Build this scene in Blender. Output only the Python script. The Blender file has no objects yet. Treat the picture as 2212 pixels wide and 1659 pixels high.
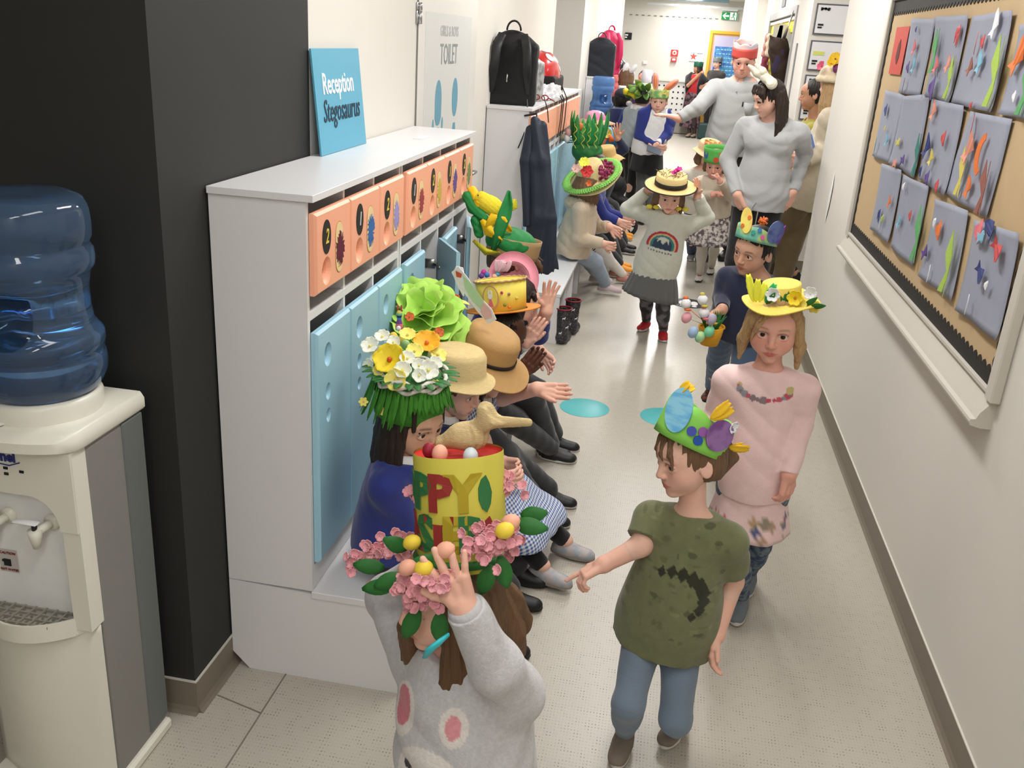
import bpy, bmesh, math, random
import numpy as np
from mathutils import Matrix, Vector
random.seed(7); rng=np.random.RandomState(7)
sc=bpy.context.scene; COL=sc.collection
# ---------------------------------------------------------------- camera, world, lights, exposure
IW,IH,FPX,EYE=2212.,1659.,1982.,1.85
MC=np.array([[0.98266958,0.17490643,0.06138592],[-0.11861654,0.33885205,0.93333242],[-0.14244509,0.92443877,-0.3537264]])
cd=bpy.data.cameras.new('camera'); cam=bpy.data.objects.new('camera',cd); COL.objects.link(cam)
cd.sensor_width=36; cd.lens=36*FPX/IW; cd.clip_start=.02; cd.clip_end=100
cam.matrix_world=Matrix(((MC[0][0],MC[1][0],-MC[2][0],0),(MC[0][1],MC[1][1],-MC[2][1],0),(MC[0][2],MC[1][2],-MC[2][2],EYE),(0,0,0,1)))
sc.camera=cam
w=bpy.data.worlds.new('world'); sc.world=w; w.use_nodes=True
w.node_tree.nodes['Background'].inputs[0].default_value=(.92,.95,1,1); w.node_tree.nodes['Background'].inputs[1].default_value=.25
sc.view_settings.view_transform='Standard'; sc.view_settings.look='None'; sc.view_settings.gamma=1
sc.view_settings.use_curve_mapping=False; sc.view_settings.exposure=0.04
def area(n,loc,sx,sy,pw,col=(1,.98,.965),rot=(0,0,0)):
    l=bpy.data.lights.new(n,'AREA'); l.shape='RECTANGLE'; l.size=sx; l.size_y=sy; l.energy=pw; l.color=col
    o=bpy.data.objects.new(n,l); o.location=loc; o.rotation_euler=rot; COL.objects.link(o); return o
CEIL=2.85
# ceiling lamps of the corridor (x, y, watts): the near ones are weaker than those over the far hall
LAMPS=[(-.1,-.75,20),(-.05,.9,14),(-.05,3.0,28),(.05,5.6,32),(.05,8.2,36),(.05,10.8,46),(.05,13.4,50),(.05,16.0,56),(.05,18.6,110),(.05,20.9,60)]
for x,y,p in LAMPS: area('lamp_light',(x,y,CEIL-.06),.3,1.25,p)
area('alcove_light',(1.9,7.5,CEIL-.06),1.0,.3,14); area('alcove_light',(-1.9,9.7,CEIL-.06),.8,.3,12); area('classroom_light',(2.1,12,CEIL-.06),.8,1.2,25)
# ---------------------------------------------------------------- helpers
def V(*a): return np.array(a,float)
def nv(v):
    v=np.array(v,float); return v/max(1e-9,np.linalg.norm(v))
def at(x,y,**k):      # the point of the place seen at photo pixel x,y on the plane X=, Y= or Z=
    d=MC.T@np.array([(x-IW/2)/FPX,-(y-IH/2)/FPX,1.]); a,v=list(k.items())[0]; i='XYZ'.index(a)
    p0=np.array([0,0,EYE]); return p0+(v-p0[i])/d[i]*d
def lin(c):
    c=np.array(c,float)/255.; return tuple(np.where(c<=.04045,c/12.92,((c+.055)/1.055)**2.4))
MATS={}
def mat(name,rgb,rough=.6,var=.06,scale=30,bump=0,bscale=200,metal=0,spec=.5,trans=0,st=(1,1,1),alpha=1,sheen=0,emit=0,vcol=False,rgb2=None,ior=1.45,sub=0,coat=0):
    if name in MATS: return MATS[name]
    m=bpy.data.materials.new(name); MATS[name]=m; m.use_nodes=True; nt=m.node_tree; N=nt.nodes; L=nt.links
    p=N['Principled BSDF']; I=p.inputs
    I['Roughness'].default_value=rough; I['Metallic'].default_value=metal; I['Specular IOR Level'].default_value=spec; I['IOR'].default_value=ior
    I['Transmission Weight'].default_value=trans; I['Alpha'].default_value=alpha; I['Coat Weight'].default_value=coat
    if sheen: I['Sheen Weight'].default_value=sheen; I['Sheen Roughness'].default_value=.5
    if sub: I['Subsurface Weight'].default_value=sub; I['Subsurface Radius'].default_value=(.012,.004,.002); I['Subsurface Scale'].default_value=1
    tc=N.new('ShaderNodeTexCoord'); mp=N.new('ShaderNodeMapping'); L.new(tc.outputs['Object'],mp.inputs[0]); mp.inputs['Scale'].default_value=st
    nz=N.new('ShaderNodeTexNoise'); nz.inputs['Scale'].default_value=scale; nz.inputs['Detail'].default_value=4; L.new(mp.outputs[0],nz.inputs['Vector'])
    mx=N.new('ShaderNodeMix'); mx.data_type='RGBA'; L.new(nz.outputs[0],mx.inputs['Factor'])
    c=np.array(lin(rgb)); c2=np.array(lin(rgb2)) if rgb2 is not None else np.clip(c*(1+var),0,1)
    c1=c if rgb2 is not None else c*(1-var)
    if vcol:
        at_=N.new('ShaderNodeAttribute'); at_.attribute_name='Col'
        mr=N.new('ShaderNodeMapRange'); mr.inputs[3].default_value=1-var*2; mr.inputs[4].default_value=1+var*2; L.new(nz.outputs[0],mr.inputs[0])
        vm=N.new('ShaderNodeVectorMath'); vm.operation='SCALE'; L.new(at_.outputs['Color'],vm.inputs[0]); L.new(mr.outputs[0],vm.inputs['Scale']); L.new(vm.outputs[0],I['Base Color'])
    else:
        mx.inputs[6].default_value=(*c1,1); mx.inputs[7].default_value=(*c2,1)
        if rgb2 is not None:
            cr=N.new('ShaderNodeValToRGB'); cr.color_ramp.elements[0].position=.42; cr.color_ramp.elements[1].position=.58
            L.new(nz.outputs[0],cr.inputs[0]); L.new(cr.outputs[0],mx.inputs['Factor'])
        L.new(mx.outputs[2],I['Base Color'])
    if bump:
        n2=N.new('ShaderNodeTexNoise'); n2.inputs['Scale'].default_value=bscale; n2.inputs['Detail'].default_value=3; L.new(mp.outputs[0],n2.inputs['Vector'])
        b=N.new('ShaderNodeBump'); b.inputs['Strength'].default_value=bump; b.inputs['Distance'].default_value=.004; L.new(n2.outputs[0],b.inputs['Height']); L.new(b.outputs[0],I['Normal'])
    if emit: I['Emission Color'].default_value=(*c,1); I['Emission Strength'].default_value=emit
    m.diffuse_color=(*c,1)
    return m
def rotm(ax,deg):
    return np.array(Matrix.Rotation(math.radians(deg),3,ax))
def frame(y,z=(0,0,1)):         # 3x3 with columns right, front(y), up(z)
    y=nv(y); x=nv(np.cross(y,z)); z=np.cross(x,y); return np.array([x,y,z]).T
class B:                         # collects shapes, builds ONE mesh object
    def __init__(s): s.v=[]; s.f=[]; s.m=[]; s.c=[]; s.n=0; s.uc=False
    def add(s,v,f,m=0,R=None,t=(0,0,0),col=None):
        v=np.asarray(v,float)
        if R is not None: v=v@np.asarray(R).T
        v=v+np.asarray(t,float); s.v.append(v); n=s.n
        s.f+=[tuple(int(a)+n for a in q) for q in f]
        s.m+=(list(m) if hasattr(m,'__len__') else [m]*len(f)); s.n+=len(v)
        if col is None: s.c.append(np.tile([.8,.8,.8],(len(v),1)))
        else:
            s.uc=True; col=np.asarray(col,float); s.c.append(np.tile(col,(len(v),1)) if col.ndim==1 else col)
        return s
    def box(s,a,b,m=0,bev=0,R=None,t=(0,0,0),col=None,seg=1):
        a=np.array(a,float);b=np.array(b,float); lo=np.minimum(a,b);hi=np.maximum(a,b)
        bm=bmesh.new(); bmesh.ops.create_cube(bm,size=1)
        for q in bm.verts: q.co=Vector((lo+hi)/2)+Vector(np.array(q.co)*(hi-lo))
        if bev: bmesh.ops.bevel(bm,geom=list(bm.edges),offset=min(bev,.49*float((hi-lo).min())),segments=seg,affect='EDGES',profile=.5)
        return s.bm(bm,m,R,t,col)
    def bm(s,bm,m=0,R=None,t=(0,0,0),col=None):
        bm.verts.index_update(); v=[tuple(q.co) for q in bm.verts]; f=[[q.index for q in g.verts] for g in bm.faces]; bm.free(); return s.add(v,f,m,R,t,col)
    def tube(s,pts,r,n=10,m=0,cap=True,col=None,flat=1.,R=None,t=(0,0,0),up=None):
        P=[np.array(p,float) for p in pts]; rs=r if hasattr(r,'__len__') else [r]*len(P); v=[];f=[]; prev=None
        for i,p in enumerate(P):
            d=nv(P[min(i+1,len(P)-1)]-P[max(i-1,0)])
            if prev is None:
                u=np.array(up if up is not None else ((0,0,1) if abs(d[2])<.9 else (1,0,0)),float)
            else: u=prev
            u=nv(u-d*np.dot(u,d)); prev=u; w_=np.cross(d,u)
            for k in range(n):
                a=2*math.pi*k/n; v.append(p+rs[i]*(math.cos(a)*u*flat+math.sin(a)*w_))
        for i in range(len(P)-1):
            for k in range(n): f.append((i*n+k,i*n+(k+1)%n,(i+1)*n+(k+1)%n,(i+1)*n+k))
        if cap: f.append(tuple(range(n))[::-1]); f.append(tuple((len(P)-1)*n+k for k in range(n)))
        return s.add(v,f,m,R,t,col)
    def lathe(s,prof,n=32,m=0,R=None,t=(0,0,0),col=None,fn=None,close=False,mz=None):   # prof [(r,z)]
        v=[];f=[];mm=[]
        for i,(r,z) in enumerate(prof):
            for k in range(n):
                a=2*math.pi*k/n; rr=r*(fn(a,i) if fn else 1); v.append((rr*math.cos(a),rr*math.sin(a),z))
        L=len(prof)
        for i in range(L-1):
            for k in range(n): f.append((i*n+k,i*n+(k+1)%n,(i+1)*n+(k+1)%n,(i+1)*n+k)); mm.append(mz[i] if mz else m)
        return s.add(v,f,mm,R,t,col)
    def ball(s,c,r,n=16,m=0,R=None,col=None,t=(0,0,0)):
        r=np.array([r]*3 if np.isscalar(r) else r,float); v=[];f=[]; k=max(4,n//2)
        for i in range(k+1):
            th=math.pi*i/k
            for j in range(n): a=2*math.pi*j/n; v.append((math.sin(th)*math.cos(a)*r[0],math.sin(th)*math.sin(a)*r[1],math.cos(th)*r[2]))
        for i in range(k):
            for j in range(n): f.append((i*n+j,(i+1)*n+j,(i+1)*n+(j+1)%n,i*n+(j+1)%n))
        v=np.array(v)
        if R is not None: v=v@np.asarray(R).T
        return s.add(v+np.array(c,float),f,m,None,t,col)
    def prism(s,poly,th,m=0,R=None,t=(0,0,0),col=None,bend=None,ms=None):   # 2D outline in x,z extruded th along y
        n=len(poly); v=[(x,0,z) for x,z in poly]+[(x,th,z) for x,z in poly]
        f=[tuple(range(n)),tuple(range(2*n-1,n-1,-1))]+[(i+n,(i+1)%n+n,(i+1)%n,i) for i in range(n)]
        if bend: v=[bend(q) for q in v]
        return s.add(v,f,m if ms is None else [ms]*0+[m,m]+[ms]*n,R,t,col)
    def sheet(s,G,m=0,th=.0015,R=None,t=(0,0,0),col=None):  # G: grid (a,b,3) thickened along its normals
        G=np.asarray(G,float); a,b=G.shape[:2]; du=np.gradient(G,axis=0); dv=np.gradient(G,axis=1)
        nn=np.cross(du,dv); nn/=np.maximum(1e-9,np.linalg.norm(nn,axis=2))[...,None]
        v=np.concatenate([(G+nn*th/2).reshape(-1,3),(G-nn*th/2).reshape(-1,3)]); o=a*b; f=[]
        for i in range(a-1):
            for j in range(b-1):
                q=(i*b+j,(i+1)*b+j,(i+1)*b+j+1,i*b+j+1); f.append(q); f.append(tuple(x+o for x in q[::-1]))
        rim=[(i,0) for i in range(a)]+[(a-1,j) for j in range(1,b)]+[(i,b-1) for i in range(a-2,-1,-1)]+[(0,j) for j in range(b-2,0,-1)]
        for k in range(len(rim)):
            p=rim[k];q=rim[(k+1)%len(rim)]; x=p[0]*b+p[1]; y=q[0]*b+q[1]; f.append((y,x,x+o,y+o))
        return s.add(v,f,m,R,t,col)
    def text(s,txt,size,m=0,R=None,t=(0,0,0),th=.001,align='CENTER',col=None,shear=0,sx=1,bold=0,w=None):
        c=bpy.data.curves.new('t','FONT'); c.body=txt; c.size=size; c.extrude=th; c.align_x=align; c.align_y='CENTER'; c.resolution_u=2; c.shear=shear; c.offset=bold
        o=bpy.data.objects.new('t',c); me=o.to_mesh(); v=[(q.co[0]*sx,-q.co[2],q.co[1]) for q in me.vertices]; f=[tuple(p.vertices) for p in me.polygons]
        
        if w: xs=[q[0] for q in v]; k_=w/(max(xs)-min(xs)); v=[(q[0]*k_,q[1],q[2]) for q in v]
        o.to_mesh_clear(); bpy.data.objects.remove(o); bpy.data.curves.remove(c); return s.add(v,f,m,R,t,col)
    def build(s,name,mats,parent=None,smooth=True,org=None,angle=None,sub=0):
        if not isinstance(mats,(list,tuple)): mats=[mats]
        v=np.concatenate(s.v); og=np.array(parent['_o'] if parent is not None else (org if org is not None else (0,0,0)),float)
        me=bpy.data.meshes.new(name); me.from_pydata((v-og).tolist(),[],s.f)
        for m_ in mats: me.materials.append(m_)
        me.polygons.foreach_set('material_index',np.array(s.m,dtype=np.int32)); me.polygons.foreach_set('use_smooth',np.full(len(s.f),bool(smooth)))
        if s.uc:
            ca=me.color_attributes.new('Col','FLOAT_COLOR','POINT'); cc=np.concatenate(s.c); ca.data.foreach_set('color',np.hstack([cc,np.ones((len(cc),1))]).astype(np.float32).ravel())
        me.update()
        if smooth and angle is not None: me.set_sharp_from_angle(angle=math.radians(angle))
        o=bpy.data.objects.new(name,me); COL.objects.link(o); o['_o']=list(og)
        if parent is not None: o.parent=parent
        else: o.location=og
        if sub: md=o.modifiers.new('s','SUBSURF'); md.levels=sub; md.render_levels=sub
        return o
def tag(o,label,cat,group=None,kind=None):
    if label: o['label']=label
    if cat: o['category']=cat
    if group: o['group']=group
    if kind: o['kind']=kind
    return o
def thing(name,label,cat,loc,group=None):
    o=bpy.data.objects.new(name,None); COL.objects.link(o); o.location=loc; o['_o']=[float(a) for a in loc]; o.empty_display_size=.05
    return tag(o,label,cat,group)
def struct(o): o['kind']='structure'; return o
def copytree(o,delta,parent=None):
    c=o.copy(); COL.objects.link(c)
    if parent is not None: c.parent=parent
    else: c.location=Vector(o.location)+Vector(delta)
    if '_o' in c: c['_o']=[a+b for a,b in zip(o['_o'],delta)]
    for ch in list(o.children): copytree(ch,delta,c)
    return c
# ---- signed distance shapes: smooth continuous bodies
def _ik(a,c,l1,l2,pole):
    a=np.array(a,float);c=np.array(c,float); d=c-a; L=np.linalg.norm(d); 
    if L>(l1+l2)*.999: s=L/((l1+l2)*.999); l1*=s; l2*=s
    u=d/L; x=(l1*l1-l2*l2+L*L)/(2*L); h=math.sqrt(max(0,l1*l1-x*x)); p=np.array(pole,float); p=nv(p-u*np.dot(p,u)); return a+u*x+p*h
def rc(a,b,ra,rb=None,k=.01,flat=False,op='u'): return ('rc',np.array(a,float),np.array(b,float),ra,ra if rb is None else rb,k,flat,op)
def el(c,r,R=None,k=.01,op='u'): return ('el',np.array(c,float),np.array([r]*3 if np.isscalar(r) else r,float),np.eye(3) if R is None else np.asarray(R),k,op)
def bxp(c,h,R=None,rd=.005,k=.01,op='u'): return ('bx',np.array(c,float),np.array(h,float),np.eye(3) if R is None else np.asarray(R),rd,k,op)
def cut(p,n): return ('cut',np.array(p,float),nv(n))      # keeps the side opposite to n
def _bb(p):
    if p[0]=='rc': r=max(p[3],p[4]); return np.minimum(p[1],p[2])-r,np.maximum(p[1],p[2])+r
    if p[0]=='el': e=np.sqrt(((p[3]*p[2])**2).sum(1)); return p[1]-e,p[1]+e
    if p[0]=='bx': e=np.abs(p[3])@(p[2]+p[4]); return p[1]-e,p[1]+e
def _dist(p,X):
    if p[0]=='rc':
        ab=p[2]-p[1]; L2=max(1e-12,float(ab@ab)); q=X-p[1]; t=np.clip((q@ab)/L2,0,1); d=np.linalg.norm(q-t[...,None]*ab,axis=-1)-(p[3]+(p[4]-p[3])*t)
        if p[6]: d=np.maximum(d,((X-p[2])@nv(ab)))
        return d
    if p[0]=='el':
        q=(X-p[1])@p[3]; k0=np.linalg.norm(q/p[2],axis=-1); k1=np.linalg.norm(q/(p[2]**2),axis=-1); return k0*(k0-1)/np.maximum(k1,1e-6)
    if p[0]=='bx':
        q=np.abs((X-p[1])@p[3])-p[2]; return np.linalg.norm(np.maximum(q,0),axis=-1)+np.minimum(q.max(-1),0)-p[4]
_CORN=[(i,j,k) for i in (0,1) for j in (0,1) for k in (0,1)]
_EDG=[(a,b) for a in _CORN for b in _CORN if a<b and sum(abs(x-y) for x,y in zip(a,b))==1]
def sdf(prims,h,noise=None):
    bb=[_bb(p) for p in prims if p[0]!='cut' and p[-1]=='u']
    lo=np.min([b[0] for b in bb],0)-3*h; hi=np.max([b[1] for b in bb],0)+3*h; n=np.ceil((hi-lo)/h).astype(int)+1
    d=np.full(n,1.,np.float32); ax=[lo[i]+h*np.arange(n[i]) for i in range(3)]
    for p in prims:
        if p[0]=='cut':
            G=(ax[0]-p[1][0])[:,None,None]*p[2][0]+(ax[1]-p[1][1])[None,:,None]*p[2][1]+(ax[2]-p[1][2])[None,None,:]*p[2][2]
            d=np.maximum(d,G.astype(np.float32)); continue
        k=p[-3] if p[0]=='rc' else p[-2]
        b0,b1=_bb(p); i0=np.maximum(0,np.floor((b0-k-3*h-lo)/h).astype(int)); i1=np.minimum(n,np.ceil((b1+k+3*h-lo)/h).astype(int)+1)
        if (i1<=i0).any(): continue
        sl=tuple(slice(i0[i],i1[i]) for i in range(3)); X=np.stack(np.meshgrid(*[ax[i][sl[i]] for i in range(3)],indexing='ij'),-1)
        e=_dist(p,X); c=d[sl]
        if p[-1]=='u':
            hh=np.clip(.5+.5*(c-e)/k,0,1); d[sl]=c+(e-c)*hh-k*hh*(1-hh)
        else:
            e=-e; hh=np.clip(.5-.5*(c-e)/k,0,1); d[sl]=c+(e-c)*hh+k*hh*(1-hh)
    d=d.astype(np.float64)
    if noise is not None:
        m=np.abs(d)<.03; I=np.nonzero(m); P=np.stack([ax[i][I[i]] for i in range(3)],-1); d[I]+=noise(P)
    for a in range(3):
        s_=[slice(None)]*3; s_[a]=0; d[tuple(s_)]=np.maximum(d[tuple(s_)],h*.1); s_[a]=-1; d[tuple(s_)]=np.maximum(d[tuple(s_)],h*.1)
    s=d<0; c=sum(s[i:n[0]-1+i,j:n[1]-1+j,k:n[2]-1+k].astype(np.int8) for i,j,k in _CORN); act=(c>0)&(c<8)
    idx=np.full(act.shape,-1,np.int64); I=np.stack(np.nonzero(act),-1); idx[act]=np.arange(len(I)); acc=np.zeros((len(I),3)); cnt=np.zeros(len(I))
    for a,b in _EDG:
        a_=np.array(a);b_=np.array(b); A=I+a_; Bq=I+b_; da=d[A[:,0],A[:,1],A[:,2]]; db=d[Bq[:,0],Bq[:,1],Bq[:,2]]; m=(da<0)!=(db<0); t=da[m]/(da[m]-db[m])
        acc[m]+=a_+(b_-a_)*t[:,None]; cnt[m]+=1
    Vv=lo+h*(I+acc/cnt[:,None]); F=[]
    for x in range(3):
        y,z=(x+1)%3,(x+2)%3; e=np.zeros(3,int); e[x]=1; A=s[tuple(slice(0,n[i]-e[i]) for i in range(3))]; Bb=s[tuple(slice(e[i],n[i]) for i in range(3))]
        E=np.stack(np.nonzero(A!=Bb),-1); E=E[(E[:,y]>0)&(E[:,z]>0)&(E[:,y]<n[y]-1)&(E[:,z]<n[z]-1)]; 
        if len(E)==0: continue
        uy=np.zeros(3,int);uy[y]=1;uz=np.zeros(3,int);uz[z]=1
        q=np.stack([idx[tuple((E-o).T)] for o in (uy+uz,uz,0*uy,uy)],-1); ins=s[tuple(E.T)]; q[~ins]=q[~ins][:,::-1]; F.append(q[(q>=0).all(1)])
    return Vv,np.concatenate(F)
def wr(a=.002,f=38,seed=0):      # cloth folds
    def fn(P):
        x,y,z=P[:,0],P[:,1],P[:,2]; m=.5+.5*np.sin(9*x+7*z+5*y+seed); g=np.sin(f*(z*1.1+.35*x-.3*y)+2.6*np.sin(f*.22*x+seed)+1.9*np.sin(f*.25*y+seed*2)); return a*(m*(1-np.abs(g))*1.5-.5*m+.35*np.sin(f*2.1*(x*.6-z*.5+y)+3*np.sin(f*.4*z+seed)))
    return fn
def strand(a=.0018,f=420,hc=(0,0,0)):    # hair ridges running down
    def fn(P):
        x,y,z=P[:,0]-hc[0],P[:,1]-hc[1],P[:,2]-hc[2]; an=np.arctan2(y,x); q=1-np.exp(-((x*x+y*y)/.0012)); return q*(a*np.sin(f*.06*an+1.2*np.sin(z*30+3*an))+a*.6*np.sin(f*.13*an+2.*np.sin(z*21+an*4)))
    return fn
# ---------------------------------------------------------------- materials
WHITE=mat('wall_white',(222,218,210),.75,.015,6,bump=.05,bscale=60)
BLACKW=mat('wall_black',(42,43,42),.7,.05,8,bump=.05,bscale=60)
CEILM=mat('ceiling_white',(225,225,222),.8,.02)
TRIMW=mat('trim_white',(214,210,200),.45,.02)
LAM=mat('white_laminate',(228,228,230),.35,.015,5)
ORANGE=mat('orange_door',(250,178,146),.42,.02,8)
BLUE=mat('blue_door',(160,204,224),.38,.02,8)
DARKIN=mat('locker_inside',(196,193,188),.6,.04)
VINYL=mat('skirting_vinyl',(128,119,106),.55,.06,60)
CHROME=mat('chrome',(190,190,190),.25,.02,metal=1)
BLK=mat('black_plastic',(24,24,26),.5,.1)
PAPERW=mat('white_paper',(240,240,238),.7,.02,12,bump=.1,bscale=40)
GREYP=mat('grey_plastic',(133,131,128),.5,.03)
CREAM=mat('cream_plastic',(228,226,214),.3,.015)
def floor_mat():
    m=bpy.data.materials.new('floor_vinyl'); m.use_nodes=True; nt=m.node_tree; N=nt.nodes; L=nt.links; p=N['Principled BSDF']
    tc=N.new('ShaderNodeTexCoord'); sp=N.new('ShaderNodeSeparateXYZ'); L.new(tc.outputs['Object'],sp.inputs[0])
    def ma(op,a,b=None,c=None):
        q=N.new('ShaderNodeMath'); q.operation=op
        for i,x in enumerate((a,b,c)):
            if x is None: continue
            if isinstance(x,(int,float)): q.inputs[i].default_value=x
            else: L.new(x,q.inputs[i])
        return q.outputs[0]
    def tri(x,f,ph=0): return ma('ABSOLUTE',ma('SINE',ma('ADD',ma('MULTIPLY',x,f*math.pi),ph)))
    gx=tri(sp.outputs[0],105); gy=tri(sp.outputs[1],80)
    g=ma('MULTIPLY',gx,gy); dot=N.new('ShaderNodeMapRange'); dot.inputs[1].default_value=.70; dot.inputs[2].default_value=.93; L.new(g,dot.inputs[0])
    n1=N.new('ShaderNodeTexNoise'); n1.inputs['Scale'].default_value=34; n1.inputs['Detail'].default_value=3; L.new(tc.outputs['Object'],n1.inputs[0])
    r1=N.new('ShaderNodeMapRange'); r1.inputs[1].default_value=.47; r1.inputs[2].default_value=.66; L.new(n1.outputs[0],r1.inputs[0])
    n2=N.new('ShaderNodeTexNoise'); n2.inputs['Scale'].default_value=3; n2.inputs['Detail'].default_value=2; L.new(tc.outputs['Object'],n2.inputs[0])
    fac=ma('MULTIPLY',dot.outputs[0],ma('ADD',ma('MULTIPLY',r1.outputs[0],.75),.14))
    mx=N.new('ShaderNodeMix'); mx.data_type='RGBA'; mx.inputs[6].default_value=(*lin((190,184,172)),1); mx.inputs[7].default_value=(*lin((118,108,96)),1); L.new(fac,mx.inputs[0])
    m2=N.new('ShaderNodeMix'); m2.data_type='RGBA'; m2.blend_type='MULTIPLY'; m2.inputs[0].default_value=.25; L.new(mx.outputs[2],m2.inputs[6])
    cr=N.new('ShaderNodeValToRGB'); cr.color_ramp.elements[0].color=(.72,.72,.72,1); L.new(n2.outputs[0],cr.inputs[0]); L.new(cr.outputs[0],m2.inputs[7])
    L.new(m2.outputs[2],p.inputs['Base Color']); p.inputs['Roughness'].default_value=.33; p.inputs['Specular IOR Level'].default_value=.45
    b=N.new('ShaderNodeBump'); b.inputs['Strength'].default_value=.12; b.inputs['Distance'].default_value=.002; L.new(dot.outputs[0],b.inputs['Height']); L.new(b.outputs[0],p.inputs['Normal'])
    return m
FLOORM=floor_mat()
# ---------------------------------------------------------------- setting
def S(name,a,b,m,bev=0): return struct(B().box(a,b,bev=bev).build(name,m,smooth=False))
XL,XR=-1.14,.99
S('floor',(-4,-1.5,-.1),(5,22.2,0),FLOORM)
S('ceiling',(-4,-1.5,CEIL),(5,22.2,CEIL+.1),CEILM)
S('wall_black',(-4,1.94,0),(XL,2.85,CEIL),BLACKW)
S('wall_left',(XL-.2,2.85,0),(XL,8.5,CEIL),WHITE)
S('wall_left_recess',(-4,10.87,0),(XL,11.07,CEIL),WHITE)
S('wall_left_far',(XL-.2,11.07,0),(XL,17.5,CEIL),WHITE)
S('wall_left_outer',(-4.1,-1.5,0),(-4,22.2,CEIL),WHITE)
S('wall_behind',(-4,-1.6,0),(5,-1.5,CEIL),WHITE)
S('wall_right',(XR,-1.5,0),(XR+.14,6.57,CEIL),WHITE)
S('wall_right_alcove',(XR,6.57,0),(5,6.6,CEIL),WHITE)
S('wall_right_outer',(5,-1.5,0),(5.1,22.2,CEIL),WHITE)
S('wall_posters',(1.0,8.55,0),(5,8.7,CEIL),WHITE)
b=B().box((1.0,8.7,0),(1.14,9.72,CEIL)).box((1.0,9.72,2.24),(1.14,12.6,CEIL)).box((1.0,12.6,0),(1.14,13.5,CEIL)); struct(b.build('wall_right_far',WHITE,smooth=False))
S('wall_right_pillar',(.87,13.5,0),(1.14,16.8,CEIL),WHITE)
S('wall_end',(-4,22,0),(5,22.2,CEIL),WHITE)
S('wall_classroom',(1.14,12.9,0),(5,13,CEIL),WHITE)
# skirtings: coved vinyl with a thin pale top edge
def skirt(name,p,q,n):
    p=V(*p);q=V(*q);n=V(*n); up=V(0,0,1); b=B(); prof=[(0,.0),(.018,.0),(.010,.008),(.005,.022),(.004,.105),(0,.107)]
    v=[];f=[]
    for e in (p,q):
        for o,z in prof: v.append(e+n*o+up*z)
    k=len(prof)
    for i in range(k-1): f.append((i,i+1,k+i+1,k+i))
    f.append(tuple(range(k))); f.append(tuple(range(2*k-1,k-1,-1)))
    b.add(v,f,0)
    lo=np.minimum(p,q)+up*.106; hi=np.maximum(p,q)+up*.110+np.abs(n)*0
    a=p+up*.1055; c=q+up*.1095+n*.006; b.box(a,c,1)
    return struct(b.build(name,[VINYL,TRIMW],smooth=False))
skirt('baseboard_right',(XR,-1.4,0),(XR,6.57,0),(-1,0,0))
skirt('baseboard_right_end',(XR-.004,6.6,0),(XR+.14,6.6,0),(0,1,0))
skirt('baseboard_black_column',(XL,1.94,0),(XL,2.85,0),(1,0,0))
skirt('baseboard_black_front',(-4,1.94,0),(XL+.005,1.94,0),(0,-1,0))
skirt('baseboard_left',(XL,2.85,0),(XL,8.5,0),(1,0,0))
skirt('baseboard_posters',(1.0,8.55,0),(2.9,8.55,0),(0,-1,0))
skirt('baseboard_right_far',(1.0,8.55,0),(1.0,9.7,0),(-1,0,0))
skirt('baseboard_pillar',(.87,13.5,0),(.87,16.8,0),(-1,0,0))
S('baseboard_end',(-4,21.985,0),(.4,22,.14),VINYL)
S('baseboard_left_far',(XL,11.07,0),(XL+.008,17.5,.11),VINYL)
# floor seam where two vinyl sheets meet
b=B(); 
for p,q in (((-.967,1.2,0),(-.967,2.3,0)),((-1.12,2.02,0),(-.967,1.98,0))):
    b.tube([p,q],.0025,6)
struct(b.build('trim_seam',mat('seam',(128,120,108),.7,.1),smooth=False))
# toilet door (flush, in the left wall) with its frame line, hinge, sticker panel and handle
b=B().box((XL,4.085,0),(XL+.004,5.28,CEIL-.02)); d=struct(b.build('door_1',mat('door_white',(226,224,218),.4,.01),smooth=False))
b=B().box((XL+.0005,4.073,0),(XL+.0045,4.085,CEIL)); struct(b.build('trim_1',mat('gap_dark',(120,118,112),.7),smooth=False))
for z0,z1 in ((1.875,1.9275),(1.93,1.96)): b=B(); b.tube([(XL+.012,4.08,z0),(XL+.012,4.08,z1)],.009,12); b.box((XL+.002,4.05,z0),(XL+.007,4.11,z1),bev=.001); b.build('hinge',CHROME,d)
b=B().box((XL+.004,4.2,.9),(XL+.0055,5.13,1.93)); b.build('sticker_panel',mat('film',(216,217,214),.5,.01),d,smooth=False)
RL=np.array([[0,1,0],[1,0,0],[0,0,1]],float)   # picture plane on the left wall: x->+Y, depth ->+X
RLw=np.array([[0,-1,0],[1,0,0],[0,0,1.]])
TG=mat('toilet_grey',(140,146,148),.6); TG2=mat('toilet_grey_light',(186,188,188),.6); TB=mat('toilet_blue',(104,160,182),.55,.02)
b=B().text('TOILET',.135,R=RLw,t=(XL+.0062,4.645,1.745),w=.35); b.build('lettering',TG,d,smooth=False)
b=B().text('GIRLS & BOYS',.068,R=RLw,t=(XL+.0062,4.645,1.852),w=.36); b.build('lettering',TG2,d,smooth=False)
def oval(cx,cz,rx,rz,n=28,a0=0,a1=360): return [(cx+rx*math.cos(math.radians(a0+(a1-a0)*i/n)),cz+rz*math.sin(math.radians(a0+(a1-a0)*i/n))) for i in range(n+(a1-a0<360))]
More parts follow.
